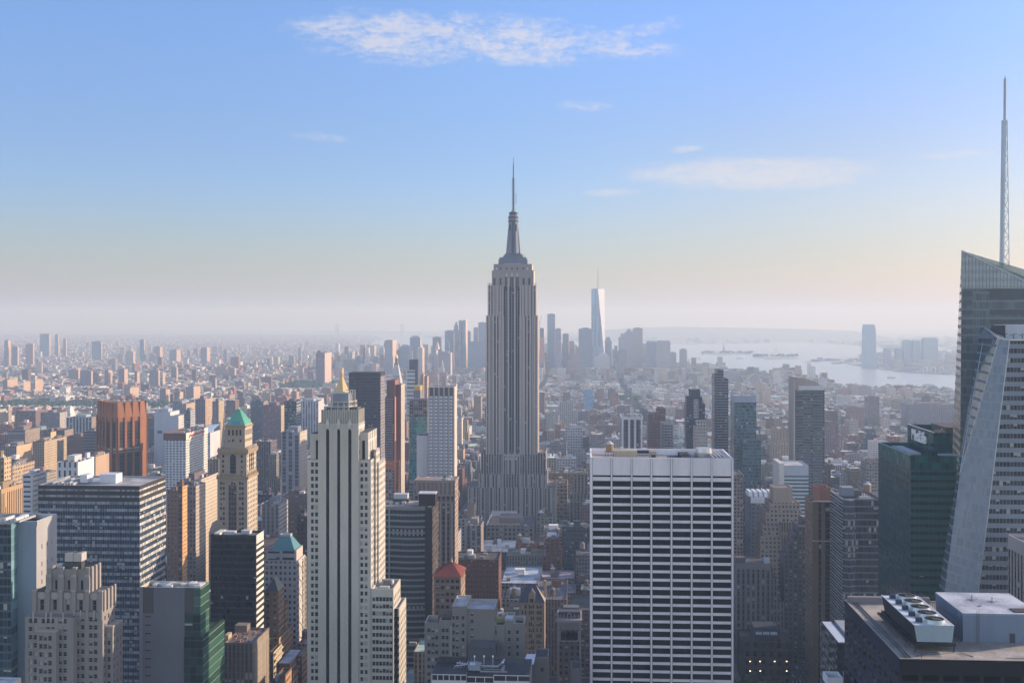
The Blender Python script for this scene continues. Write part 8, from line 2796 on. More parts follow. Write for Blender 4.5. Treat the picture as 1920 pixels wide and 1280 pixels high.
sheet('islet_ground', [[G(*p) for p in ((1318, 662), (1345, 660.5), (1400, 659.5), (1412, 661), (1395, 663), (1345, 664.5))]], 1.0, LAND)
sheet('islet_ground', [[G(*p) for p in ((1412, 668), (1430, 665), (1470, 664), (1497, 667), (1496, 671), (1440, 672.5))]], 1.0, LAND)
sheet('far_shore_ground', [[G(*p) for p in ((1505, 678), (1560, 676), (1640, 690), (1700, 697), (1800, 702), (1950, 706), (1960, 660), (1700, 655), (1640, 664), (1600, 671), (1540, 673))]], 1.0, LAND)
sheet('far_shore_ground', [[G(*p) for p in ((1500, 640), (1590, 646), (1660, 652), (1960, 655), (2100, 640), (2100, 628), (1540, 632))]], 1.0, LAND)
sheet('far_shore_ground', [[G(*p) for p in ((1150, 641), (1300, 645), (1450, 642), (1560, 631), (1560, 624), (700, 624), (720, 631), (900, 636))]], 1.5, LAND)


def ridge(name, pts, Yq, depth, label):
 """a long hill with real depth: crest heights read at columns of the photo"""
 v, f = [], []
 n = len(pts)
 for (px, py) in pts:
  x = X(px, Yq)
  z = Z(px, py, Yq)
  v += [(x, Yq - depth, 0.0), (x, Yq - depth * .45, z * .55), (x, Yq, z), (x, Yq + depth, 0.0)]
 for i in range(n - 1):
  for k in range(3):
   a = i * 4 + k
   f.append((a, a + 4, a + 5, a + 1))
 me = bpy.data.meshes.new(name)
 me.from_pydata(v, [], f)
 me.materials.append(HILL)
 o = bpy.data.objects.new(name, me)
 SC.collection.objects.link(o)
 o['kind'] = 'structure'
 o['label'] = label


ridge('hills', [(1090, 622), (1140, 618), (1180, 615), (1230, 613.2), (1275, 612.6), (1320, 613.4), (1380, 614.4), (1450, 615.5), (1520, 617), (1600, 620)], 16000, 2500, 'long hazy ridge across the harbour')
ridge('hills', [(560, 626), (640, 623.5), (720, 622), (800, 621.5), (880, 622), (960, 623), (1100, 624)], 21000, 2500, 'far hazy hills behind the suspension bridge')
ridge('hills', [(1420, 627), (1500, 623), (1600, 622), (1700, 622.5), (1800, 622), (1960, 621)], 24000, 3000, 'low hazy land beyond the far shore towers')

# taller far-off towers one can tell apart, across the east river and among the housing estates
FT = [  # left, split of the lit side, right, top, ground row, colour, label
 (8, 15, 20.5, 638, 690, (.22, .2, .22), 'slim far tower with bright cream side, leftmost across the river'), (22, 33, 36, 650, 690, (.18, .19, .23), 'dark stepped far block right of the leftmost far tower'),
 (48, 62, 64.5, 645, 688, (.34, .22, .22), 'pink-brown far slab left of the half-built far tower'), (75, 92, 95, 627, 672, (.2, .24, .32), 'far blue tower with orange half-built top'),
 (103, 109, 111, 627, 672, (.24, .26, .32), 'thin grey far tower right of the half-built far tower'), (118, 124, 125, 635, 672, (.25, .26, .3), 'second thin grey far tower right of the half-built tower'),
 (172, 190, 191, 640, 678, (.18, .22, .27), 'broad blue-grey far slab over the estates'), (262, 270, 271, 637, 678, (.15, .15, .2), 'dark slim far tower over the estates'),
 (288, 300, 305, 650, 678, (.3, .2, .18), 'reddish far slab with peach side'), (318, 331, 339, 656, 682, (.22, .21, .23), 'far slab pair with cream side'),
 (376, 388, 394, 652, 690, (.26, .24, .26), 'pale stepped far building near the bridge'), (236, 250, 254, 659, 690, (.36, .32, .29), 'round-topped cream far building'),
 (150, 171, 172.5, 695, 730, (.19, .15, .17), 'dark estate tower with tan side, first of the estate row'), (174, 183, 184, 698, 728, (.22, .17, .17), 'estate tower with tan side, second of the row'),
 (196, 203, 211, 694, 728, (.2, .16, .17), 'estate tower with wide peach side'), (222, 233, 240, 692, 728, (.2, .17, .19), 'tall estate tower with tan side in the middle of the row'),
 (252, 257, 262, 697, 726, (.2, .16, .17), 'narrow estate tower with pink side'), (280, 297, 300, 694, 730, (.2, .18, .21), 'wide shaded estate tower'), (303, 305, 310, 698, 728, (.2, .16, .17), 'slim pink-sided estate tower'),
 (43, 44, 59, 716, 742, (.3, .2, .15), 'estate tower with broad orange side at far left'), (64, 66, 81, 712, 740, (.3, .2, .15), 'second broad orange-sided estate tower'), (5, 14, 34, 712, 742, (.26, .22, .16), 'cream stepped estate tower group at far left'),
 (300, 311, 319, 730, 757, (.2, .15, .17), 'dark estate tower with tan side above the blue grey slab'), (232, 244, 264, 727, 752, (.24, .19, .19), 'estate tower with wide tan side above the orange brick tower'),
 (327, 337, 344, 735, 757, (.19, .15, .17), 'short estate tower with peach side'), (348, 363, 376, 725, 752, (.22, .19, .19), 'tall stepped estate tower with peach side'),
 (321, 331, 334, 688, 716, (.24, .18, .18), 'pink estate block below the round-topped far building'), (128, 147, 150, 693, 716, (.27, .2, .19), 'pinkish wide estate block at left'),
 (404, 424, 425, 688, 712, (.34, .21, .2), 'pink wide estate block left of the bridge'), (428, 440, 443, 690, 712, (.3, .2, .19), 'pink estate block beside the bridge'),
 (625, 642, 645, 690, 712, (.42, .27, .23), 'peach block left of the dark bronze slab'), (697, 706, 712, 683, 712, (.4, .26, .22), 'peach tower behind the dark bronze slab'),
 (397, 404, 404.6, 710, 735, (.15, .2, .27), 'small blue glass tower among the estates'), (440, 455, 460, 715, 735, (.2, .17, .2), 'purple estate block right of the small blue glass tower'),
 (1385, 1387, 1396, 741, 766, (.42, .3, .2), 'sunlit peach stepped tower right of the pale-banded blue slab'), (1430, 1433, 1445, 731, 765, (.42, .32, .22), 'cream sunlit tower among roofs left of the sail-topped tower'),
 (1205, 1208, 1212, 735, 765, (.42, .32, .25), 'narrow peach tower behind the purple-brown brick tower'), (1248, 1252, 1257, 741, 768, (.4, .32, .25), 'cream tower behind the rounded balcony tower'),
 (1322, 1330, 1332, 742, 770, (.45, .38, .3), 'cream tower beside the notched glass tower'), (1357, 1378, 1389, 697, 722, (.22, .2, .21), 'grey stepped block on the river edge behind the notched tower'),
 (1597, 1603, 1611, 722, 748, (.36, .26, .2), 'peach stepped tower at the river edge'), (1612, 1632, 1634, 724, 748, (.28, .22, .2), 'brown stepped block at the river edge'), (1662, 1669, 1680, 727, 746, (.5, .42, .34), 'cream block pair at the river edge'),
 (1697, 1699, 1712, 733, 752, (.44, .27, .22), 'pink stepped block at the river edge'), (1535, 1549, 1550.5, 709, 730, (.36, .36, .38), 'pale block peeking right of the sail-topped tower'),
]
for (l, sp_, r, t, gy, c, lb) in FT:
 Yq = G(l, gy)[1]
 x0, x1 = X(l, Yq), X(sp_, Yq)
 zt = Z(l, t, Yq)
 xr = X(r, Yq)
 # depth that makes the lit side as wide as in the photo
 off = abs((sp_ - 1090))
 dep = max(14.0, min(70.0, (r - sp_) / max(off, 60) * Yq))
 side = S((.50, .36, .25), bay=3.2, fl=3.2, wf=.35, hf=.4)  # lit side: warm pale colour with the sunlight put into it
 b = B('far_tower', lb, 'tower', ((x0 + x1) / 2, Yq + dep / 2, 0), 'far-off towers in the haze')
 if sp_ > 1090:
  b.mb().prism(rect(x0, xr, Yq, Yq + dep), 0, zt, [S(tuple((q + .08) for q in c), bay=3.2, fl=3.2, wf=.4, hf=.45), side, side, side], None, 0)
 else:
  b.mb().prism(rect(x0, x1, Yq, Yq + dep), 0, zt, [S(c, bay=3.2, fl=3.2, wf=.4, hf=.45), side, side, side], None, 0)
 reg(x0, max(x1, xr), Yq, Yq + dep, l, r, Yq, gy - 7, 'far-off tower')
 w_ = x1 - x0
 b.mb('bulkhead').box(x0 + w_ * .3, x0 + w_ * .75, Yq + dep * .3, Yq + dep * .7, zt, zt + 4, C(*c))
 if 'half-built top' in lb:
  b.mb('formwork').box(x0 - 1, x1 + 1, Yq - 1, Yq + dep + 1, zt - 8, zt + 6, C(.42, .2, .14))
 if 'round-topped' in lb:
  b.mb('drum').cone((x0 + x1) / 2, Yq + dep / 2, w_ * .4, zt, w_ * .35, zt + 14, C(.42, .37, .33), PLAIN, 14)

# ------------------------------------------------------------------ the rest of the street grid
AVES = [-3000, -2800, -2600, -2400, -2200, -2000, -1800, -1600, -1400, -1200, -980, -770, -610, -460, -305, -150, 160, 440, 720, 1000, 1280, 1560, 1840]
R = random.Random(20)


def inside(poly, x, y):
 c = False
 n = len(poly)
 for i in range(n):
  (x0, y0), (x1, y1) = poly[i], poly[(i + 1) % n]
  if (y0 > y) != (y1 > y) and x < (x1 - x0) * (y - y0) / (y1 - y0) + x0:
   c = not c
 return c


PARKS = [(G(85, 770)[0] - 420, G(85, 770)[0] + 330, 3120, 3330), (G(560, 728)[0] - 90, G(560, 728)[0] + 130, 4120, 4500), (G(1178, 752)[0] - 60, G(1178, 752)[0] + 70, 3480, 3680),
  (-20, 146, 600, 778), (G(10, 800)[0] - 100, G(10, 800)[0] + 60, 2560, 2640), (G(250, 716)[0] - 200, G(250, 716)[0] + 200, 4560, 4700)]
reg(*PARKS[0], 0, 172, 3120, 768, 'green park')
reg(*PARKS[1], 525, 600, 4120, 731, 'green park')
CANYON = [(147, 166, 560, 1300)]
HB = [(h[0] - 1, h[1] + 1, h[2] - 1, h[3] + 1) for h in HERO]
COLS = {
 'red brick': (.23, .105, .075), 'tan brick': (.33, .25, .18), 'brown brick': (.155, .10, .08), 'cream': (.44, .38, .30), 'grey': (.25, .245, .25), 'white': (.50, .49, .48),
 'ochre': (.33, .235, .13), 'purple grey': (.20, .17, .18), 'dark glass': (.07, .08, .10), 'pale stone': (.37, .34, .30), 'pinkish brick': (.32, .20, .16)}
ROOFC = {'silver': (.56, .56, .58), 'black': (.06, .06, .065), 'grey': (.22, .215, .21), 'tan': (.30, .25, .20), 'white': (.75, .74, .72), 'dark': (.12, .11, .11)}


def cap_height(l, r, Yq, z):
 lim = 600
 for h in HERO:
  if h[6] > Yq and h[4] < r - .5 and h[5] > l + .5:
   lim = max(lim, h[7])
 zmax = CAMZ - (lim - HY) * Yq / F
 return min(z, zmax)


GEN = []
BLOCKS = []
y = 480.0
streets = []
while y < 6300:
 streets.append(y)
 y += 80.5
for sy in streets:
 for i in range(len(AVES) - 1):
  bx0, bx1 = AVES[i] + 15, AVES[i + 1] - 15
  by0, by1 = sy + 9, sy + 71.5
  mx, my = (bx0 + bx1) / 2, (by0 + by1) / 2
  pl, pr_ = PX(bx0, by0, 0)[0], PX(bx1, by1, 0)[0]
  if pr_ < -60 or pl > 1990 or not inside(man, mx, my):
   continue
  if by0 < 1700:
   BLOCKS.append((bx0 - 4, bx1 + 4, by0 - 3, by1 + 3))
  far = sy > 3000
  x = bx0
  park = [p for p in PARKS if p[0] < bx1 and p[1] > bx0 and p[2] < by1 and p[3] > by0]
  proj = R.random() < (.11 if mx < -500 and 1500 < sy < 4700 else (.03 if sy < 4700 else 0))
  while x < bx1 - 8:
   w_ = R.uniform(14, 40) if sy < 2000 else (R.uniform(10, 28) if R.random() < .8 else R.uniform(28, 50))
   if proj:
    w_ = R.uniform(34, 50)
   w_ = min(w_, bx1 - x)
   if bx1 - x - w_ < 8:
    w_ = bx1 - x
   halves = [(by0, by1)] if R.random() < .22 or proj else [(by0, my - R.uniform(0, 3)), (my + R.uniform(0, 3), by1)]
   for (ya, yb) in halves:
    if proj and R.random() < .35:
     continue
    if proj:
     yb = ya + R.uniform(16, 24)
     h = R.uniform(38, 62)
     w2 = w_ * R.uniform(.42, .7)
    elif sy < 1000:
     h = min(112, 26 + R.lognormvariate(3.1, .55))
     w2 = w_
    elif sy < 1650:
     h = min(95, 16 + R.lognormvariate(3.05, .6))
     w2 = w_
    elif sy < 2700:
     h = min(85, 12 + R.lognormvariate(2.8, .65))
     w2 = w_
    elif sy < 4300:
     h = min(48, 9 + R.lognormvariate(1.95, .5))
     w2 = w_
    elif sy < 5100:
     h = min(75, 12 + R.lognormvariate(2.5, .75)) if mx > -400 else min(40, 9 + R.lognormvariate(1.9, .45))
     w2 = w_
    else:
     h = min(130, 25 + R.lognormvariate(3.3, .7)) if -1250 < mx < 500 else 10 + R.lognormvariate(2.4, .7)
     w2 = w_
    q = (x, x + w2 - R.choice((0, 0, 0, 1.2)), ya, yb - R.choice((0, 0, 4, 9)))
    if any(p[0] < q[1] and p[1] > q[0] and p[2] < q[3] and p[3] > q[2] for p in park) or any(p[0] < q[1] and p[1] > q[0] and p[2] < q[3] and p[3] > q[2] for p in CANYON):
     continue
    if any(p[0] < q[1] and p[1] > q[0] and p[2] < q[3] and p[3] > q[2] for p in HB):
     # try a smaller half
     continue
    l, r = PX(q[0], q[2], 0)[0], PX(q[1], q[2], 0)[0]
    l2, r2 = PX(q[0], q[3], 0)[0], PX(q[1], q[3], 0)[0]
    l, r = min(l, l2), max(r, r2)
    if r < -40 or l > 1960:
     continue
    h = cap_height(l, r, q[2], h)
    if h < 6:
     h = 6.0
     if sy < 1000:
      continue
    k = R.random()
    if proj:
     cn = R.choice(('tan brick', 'pinkish brick', 'red brick', 'brown brick'))
    elif sy > 2600 or (mx < -500 and sy > 1500):
     cn = R.choice(('red brick', 'tan brick', 'cream', 'pinkish brick', 'white', 'white', 'cream', 'brown brick', 'grey', 'tan brick'))
    else:
     cn = R.choice(('red brick', 'tan brick', 'brown brick', 'cream', 'grey', 'grey', 'white', 'ochre', 'purple grey', 'purple grey', 'dark glass', 'pale stone', 'pale stone', 'pinkish brick', 'brown brick'))
    GEN.append(dict(q=q, h=h, cn=cn, rn=R.choice(('silver', 'silver', 'black', 'grey', 'grey', 'tan', 'white', 'dark', 'dark')), l=l, r=r, proj=proj, Y=q[2], seed=R.random()))
   x += w_

# painter's pass in the photo's frame: how much of each building the picture shows
GW, GH = 960, 640
idm = np.full((GH, GW), -1, np.int32)
order = []
for i, g in enumerate(GEN):
 q = g['q']
 zt = g['h']
 t = min(PX(q[0], q[2], zt)[1], PX(q[0], q[3], zt)[1])
 bt = PX(q[0], q[2], 0)[1]
 g['t'] = t
 order.append((g['Y'], i, g['l'], g['r'], t, bt))
for h in HERO:
 zt = 0
 for bb in ALLB:
  if h[0] - 1 <= bb.loc[0] <= h[1] + 1 and h[2] - 12 <= bb.loc[1] <= h[3] + 12:
   for mbs in bb.p.values():
    if mbs.v:
     zt = max(zt, max(p[2] for p in mbs.v))
 t = HY - F * (zt - CAMZ) / max(h[6], 1)
 order.append((h[6], -2, h[4], h[5], t, 1300))
for (_, i, l, r, t, bt) in sorted(order, reverse=True):
 a, c, e, f = (int(max(0, v)) for v in (l / 2, r / 2 + 1, t / 2, bt / 2 + 1))
 idm[e:min(f, GH), a:min(c, GW)] = i
ids, cnt = np.unique(idm, return_counts=True)
vis = dict(zip(ids.tolist(), cnt.tolist()))
for i, g in enumerate(GEN):
 g['vis'] = vis.get(i, 0)
rank = sorted(range(len(GEN)), key=lambda i: -GEN[i]['vis'])
NEARB = set(i for i in rank[:290] if GEN[i]['vis'] > 14)


def gen_style(g, side=False):
 r = random.Random(g['seed'])
 c = COLS[g['cn']]
 k = r.uniform(.8, 1.2) * (.75 if g['Y'] < 1700 else 1.15)
 c = tuple(q * k for q in c)
 if g['cn'] == 'dark glass':
  return S(c, gc=(.04, .05, .065), bay=r.uniform(1.6, 3), fl=3.7, wf=.9, hf=.65, blind=.08)
 bay = r.choice((2.4, 2.8, 3.2, 4.2))
 sc = tuple(q * .5 for q in c) if r.random() < .25 else None
 return S(c, gc=(.035, .04, .05), sc=sc, bay=bay, fl=r.choice((3.1, 3.5, 3.9)), wf=r.uniform(.38, .62), hf=r.uniform(.42, .6), blind=.22)


def gen_body(mb, g, detail, bh=None):
 """walls, deck, roof clutter of one ordinary building; bh collects the rooftop block"""
 q, h = g['q'], g['h']
 r = random.Random(g['seed'] + 3)
 st = gen_style(g)
 rc = C(*[v * r.uniform(.8, 1.15) for v in ROOFC[g['rn']]])
 blank = dict(st)
 blank.update(wf=0.0, wc=tuple(v * r.uniform(.85, 1.1) for v in st['wc']))
 if r.random() < .6 or g['proj']:
  blank = st
 sts = [st, blank if r.random() < .7 else st, st, blank]
 poly = rect(*q)
 w_, d_ = q[1] - q[0], q[3] - q[2]
 # some taller ones step back
 if h > 42 and r.random() < .4 and detail and not g['proj']:
  h2 = h * r.uniform(.62, .82)
  mb.prism(poly, 0, h2, sts, rc, 1.0)
  e = r.uniform(2, w_ * .22)
  mb.prism(rect(q[0] + e, q[1] - r.uniform(1, e), q[2] + r.uniform(1.5, 5), q[3] - 1), h2 - 1, h, sts, rc, 1.0)
 else:
  mb.prism(poly, 0, h, sts, rc, 1.0 if detail else 0)
 if g['Y'] < 4200:
  mb2 = bh or mb
  bw, bd = min(w_ * .5, r.uniform(4, 9)), min(d_ * .5, r.uniform(4, 8))
  a, c = r.uniform(q[0] + w_ * .25, q[1] - bw - w_ * .22), r.uniform(q[2] + d_ * .2, q[3] - bd - d_ * .15)
  mb2.box(a, a + bw, c, c + bd, h - 1, h + r.uniform(2, 4.5), C(*([v * r.uniform(.7, 1.2) for v in st['wc']] if r.random() < .5 else [r.uniform(.45, .75)] * 3)))
 return st


# labels for the ordinary buildings
SHORT = [h for h in HERO if h[8] not in ('downtown', 'far-shore tower', 'far-off tower', 'green park')]
ORD = ['nearest', 'second nearest', 'third nearest', 'fourth nearest', 'fifth nearest', 'sixth nearest', 'seventh nearest', 'eighth nearest', 'ninth nearest', 'tenth nearest', 'eleventh nearest', 'twelfth nearest']
NUM = ['', 'one', 'two', 'three', 'four', 'five', 'six', 'seven', 'eight', 'nine', 'ten', 'eleven', 'twelve']


def gen_label(g, tankp):
 cx, ty = (g['l'] + g['r']) / 2, g['t']
 best, bd = None, 1e9
 for h in SHORT:
  hx = min(max(cx, h[4]), h[5])
  d = abs(cx - hx) + .15 * abs((h[4] + h[5]) / 2 - cx) + abs(ty - (h[7] - 25)) * .7 + (0 if h[6] < 1e9 else 0)
  if d < bd:
   best, bd = h, d
 if h and best[4] <= cx <= best[5]:
  rel = 'beyond' if g['Y'] > best[6] else 'in front of'
 else:
  rel = 'left of' if cx < best[4] else 'right of'
 size = 'low' if g['h'] < 24 else ('mid-height' if g['h'] < 50 else 'tall')
 kind = 'tower' if g['h'] > 60 else ('apartment block' if g['proj'] else 'building')
 if tankp:
  ft = 'with water tank'
 else:
  ft = 'with ' + g['rn'] + ' roof'
 return size, g['cn'], kind, ft, rel, best[8]


made = []
for i in sorted(NEARB, key=lambda i: GEN[i]['Y']):
 g = GEN[i]
 r = random.Random(g['seed'] + 9)
 tk = g['Y'] < 2300 and r.random() < (.75 if g['Y'] < 1400 else .5) and not g['proj'] and g['h'] < 75
 made.append((i, tk, gen_label(g, tk)))
from collections import defaultdict
same = defaultdict(list)
for m_ in made:
 same[m_[2]].append(m_)
GLAB = {}
for key, L in same.items():
 size, cn, kind, ft, rel, sh = key
 if len(L) == 1:
  GLAB[L[0][0]] = f'{size} {cn} {kind} {ft} {rel} the {sh}'
 else:
  for j, m_ in enumerate(L):
   GLAB[m_[0]] = f'{ORD[min(j, 11)]} of {NUM[min(len(L), 12)]} {size} {cn} {kind}s {ft} {rel} {sh}'
KIND = {'red brick': 'brick_building', 'tan brick': 'brick_building', 'brown brick': 'brick_building', 'pinkish brick': 'brick_building', 'cream': 'masonry_building', 'grey': 'masonry_building', 'white': 'masonry_building',
  'ochre': 'masonry_building', 'purple grey': 'loft_building', 'dark glass': 'glass_building', 'pale stone': 'masonry_building'}
for (i, tk, key) in made:
 g = GEN[i]
 q = g['q']
 r = random.Random(g['seed'] + 9)
 r.random()
 b = B(KIND[g['cn']] if not g['proj'] else 'apartment_block', GLAB[i], key[2], ((q[0] + q[1]) / 2, (q[2] + q[3]) / 2, 0), 'ordinary buildings of the street grid')
 gen_body(b.mb(), g, True, b.mb('bulkhead'))
 if g['Y'] < 1700:
  clutter(b, q[0] + 1, q[1] - 1, q[2] + 1, q[3] - 1, g['h'] - 1, r.randint(3, 7), seed=int(g['seed'] * 1e6))
  if g['cn'] in ('cream', 'pale stone', 'tan brick', 'brown brick', 'ochre', 'red brick') and r.random() < .7:
   c = COLS[g['cn']]
   hh = g['h'] if True else 0
   b.mb('cornice').box(q[0] - .01, q[1] + .01, q[2] - .7, q[2] - .004, g['h'] * .6 - .6, g['h'] * .6, C(*[v * 1.1 for v in c]), PLAIN, True)
 if tk:
  for _ in range(2 if g['Y'] < 1400 and r.random() < .4 else 1):
   a, c = r.uniform(q[0] + 3, q[1] - 3), r.uniform(q[2] + 3, q[3] - 3)
   tank(b, a, c, g['h'] - 1, r.uniform(.8, 1.15), r.choice((0, 0, 1, 2)))

rest = MB()
for i, g in enumerate(GEN):
 if i in NEARB:
  continue
 rest.seed = g['seed']
 gen_body(rest, g, g['Y'] < 1800)
 if g['Y'] < 2300 and g['seed'] < .4 and g['h'] < 75 and g['h'] > 8:
  q = g['q']
  r = random.Random(g['seed'])
  a, c = r.uniform(q[0] + 3, q[1] - 3), r.uniform(q[2] + 3, q[3] - 3)
  rest.cone(a, c, 1.7, g['h'] + 1.5, 1.6, g['h'] + 5.5, C(.17, .12, .09), PLAIN, 7, False)
  rest.cone(a, c, 1.9, g['h'] + 5.5, .1, g['h'] + 7, C(.2, .19, .18), PLAIN, 7, False)
  rest.box(a - .9, a + .9, c - .9, c + .9, g['h'] - 1, g['h'] + 1.5, C(.06))
o = rest.build('city_blocks')
o['kind'] = 'stuff'
o['label'] = 'mass of smaller city buildings filling the street grid'

# ------------------------------------------------------------------ boroughs and towns far off
far = MB()
R2 = random.Random(77)
n = 0
bpoly = bk_ + [(X(640, 30000), 30000), (-18000, 30000), (-18000, 5200)]
tries = 0
while n < 17000 and tries < 90000:
 tries += 1
 py = 628 + 78 * R2.random() ** 1.5
 px = R2.uniform(-30, 760)
 x, y = G(px, py)
 if not inside(bpoly, x, y):
  continue
 w_, d_ = (R2.uniform(9, 26) if R2.random() < .85 else R2.uniform(26, 70)), R2.uniform(9, 26)
 k = R2.random()
 h = R2.uniform(8, 18) if k < .965 else (R2.uniform(18, 30) if k < .996 else R2.uniform(40, 70))
 if y > 11000:
  h = R2.uniform(6, 13)
 if h > 40:
  w_ = R2.uniform(22, 40)
 c = R2.choice(((.42, .34, .28), (.48, .45, .42), (.32, .2, .16), (.28, .25, .25), (.55, .53, .5), (.36, .26, .2), (.2, .2, .22)))
 far.seed = R2.random()
 far.prism(rect(x, x + w_, y, y + d_), 0, h, S(c, bay=4, fl=4, wf=.4, hf=.4), C(*R2.choice(((.5, .5, .5), (.2, .2, .2), (.33, .3, .28), (.6, .6, .6)))), 0)
 n += 1
for (poly_, px0, px1, py0, py1, m_) in (([G(*p) for p in ((1505, 678), (1560, 676), (1640, 690), (1700, 697), (1800, 702), (1950, 706), (1960, 660), (1700, 655), (1640, 664), (1600, 671), (1540, 673))], 1500, 1900, 658, 705, 420),
         ([G(*p) for p in ((1500, 640), (1590, 646), (1660, 652), (1960, 655), (2100, 640), (2100, 628), (1540, 632))], 1450, 1950, 630, 656, 500),
         ([G(*p) for p in ((1150, 641), (1300, 645), (1450, 642), (1560, 631), (1560, 624), (700, 624), (720, 631), (900, 636))], 760, 1560, 626, 644, 500)):
 n = 0
 for _ in range(m_ * 6):
  px, py = R2.uniform(px0, px1), R2.uniform(py0, py1)
  x, y = G(px, py)
  if not inside(poly_, x, y) or n >= m_:
   continue
  c = R2.choice(((.4, .34, .3), (.48, .46, .44), (.3, .24, .22), (.3, .3, .32)))
  far.seed = R2.random()
  far.prism(rect(x, x + R2.uniform(20, 70), y, y + 30), 0, R2.uniform(8, 22) if R2.random() < .9 else R2.uniform(25, 48), S(c, bay=4, fl=4, wf=.4, hf=.4), C(.4, .38, .36), 0)
  n += 1
o = far.build('distant_town_buildings')
o['kind'] = 'stuff'
o['label'] = 'mass of small far-off buildings in the haze across the rivers'

# ------------------------------------------------------------------ harbour things
bs = B('suspension_bridge', 'far-off suspension bridge with two tall towers in the haze', 'bridge', (X(693, 18000), 18000, 0))
zz = Z(690, 622, 18000)
for i, px in enumerate((632, 754)):
 t = b_ = bs.mb('tower', i)
 x = X(px, 18000)
 for d in (-18, 18):
  t.box(x + d - 7, x + d + 7, 17985, 18015, 0, Z(px, 608, 18000), C(.2, .24, .26))
 for hh in (.97, .55):
  t.box(x - 18, x + 18, 17988, 18012, Z(px, 608, 18000) * hh - 12, Z(px, 608, 18000) * hh, C(.2, .24, .26))
bs.mb('deck').box(X(600, 18000), X(800, 18000), 17990, 18010, 66, 74, C(.2, .22, .24), PLAIN, True)
ca = bs.mb('cable')
xa, xb, zt = X(632, 18000), X(754, 18000), Z(632, 608, 18000)
for i in range(16):
 f0, f1 = i / 16, (i + 1) / 16
 cz = lambda f: 85 + (zt - 85) * (2 * f - 1) ** 2
 ca.rod((xa + (xb - xa) * f0, 18000, cz(f0)), (xa + (xb - xa) * f1, 18000, cz(f1)), 2.5, C(.2, .22, .24), PLAIN)
a_, c_ = G(395, 690), G(604, 680)
br = B('river_bridge', 'dark low bridge crossing the east river left of the brown slab', 'bridge', ((a_[0] + c_[0]) / 2, (a_[1] + c_[1]) / 2, 0))
br.mb('deck').rod((a_[0], a_[1], 44), (c_[0], c_[1], 44), 5, C(.13, .13, .15), PLAIN)
for i, f in enumerate((.12, .78)):
 p = (a_[0] + (c_[0] - a_[0]) * f, a_[1] + (c_[1] - a_[1]) * f)
 br.mb('tower', i).box(p[0] - 9, p[0] + 9, p[1] - 5, p[1] + 5, 0, 98, C(.22, .22, .25))
for i in range(14):
 f = (i + .5) / 14
 p = (a_[0] + (c_[0] - a_[0]) * f, a_[1] + (c_[1] - a_[1]) * f)
 br.mb('pier').box(p[0] - 3, p[0] + 3, p[1] - 4, p[1] + 4, 0, 42, C(.2, .2, .22))
Ys = G(1357, 660.5)[1]
st_ = B('statue', 'small far-off statue with raised arm on its harbour islet', 'statue', (X(1357, Ys), Ys, 0))
xs, zb = X(1357, Ys), 0
st_.mb('pedestal').loft(rect(xs - 13, xs + 13, Ys - 13, Ys + 13), 0, rect(xs - 8, xs + 8, Ys - 8, Ys + 8), 32, C(.34, .31, .28))
fg = st_.mb('figure')
fg.cone(xs, Ys, 7, 32, 5, 55, C(.16, .28, .25), PLAIN, 8)
fg.cone(xs, Ys, 5, 55, 2.4, 64, C(.16, .28, .25), PLAIN, 8)
fg.cone(xs, Ys, 2.6, 64, 1.8, 71, C(.16, .28, .25), PLAIN, 8)
fg.rod((xs - 3, Ys, 61), (xs - 5.5, Ys, 76), 1.6, C(.16, .28, .25), PLAIN, 6)
st_.mb('torch').cone(xs - 5.5, Ys, 1, 76, 1.8, 80, C(.55, .4, .12), GOLD, 8)
RB = random.Random(5)
for i, (px, py, ln, lb) in enumerate(((1310, 672, 50, 'white ferry in open water left of the statue islet'), (1455, 655, 40, 'small boat between the statue islet and the far ridge'), (1388, 672, 60, 'ferry with a pale hull right below the statue islet'), (1569, 681, 70, 'low barge on the river left of the tallest far-shore tower'),
         (1477, 700, 40, 'small boat with wake left of the sail-topped tower'), (1742, 722, 55, 'boat on the river below the far-shore trio'), (1318, 664, 35, 'small sailboat at the edge of the statue islet'), (1672, 708, 45, 'ferry crossing the river below the small stepped tower'))):
 x, y = G(px, py)
 b = B('boat', lb, 'boat', (x, y, -2), 'boats on the harbour')
 hl = b.mb('hull')
 w_ = ln * .16
 lo = [(x - ln * .42, y - w_), (x + ln * .36, y - w_), (x + ln * .46, y), (x + ln * .36, y + w_), (x - ln * .42, y + w_)]
 hi = [(x - ln * .45, y - w_ * 1.1), (x + ln * .38, y - w_ * 1.1), (x + ln * .52, y), (x + ln * .38, y + w_ * 1.1), (x - ln * .45, y + w_ * 1.1)]
 hl.loft(lo, -2.2, hi, 3, C(.5, .5, .5) if i != 3 else C(.15, .13, .13))
 b.mb('cabin').box(x - ln * .3, x + ln * .2, y - w_ * .7, y + w_ * .7, 3, 8 if i != 3 else 4.5, C(.65))
 b.mb('mast').rod((x, y, 8), (x, y, 14), .5, C(.5), PLAIN)
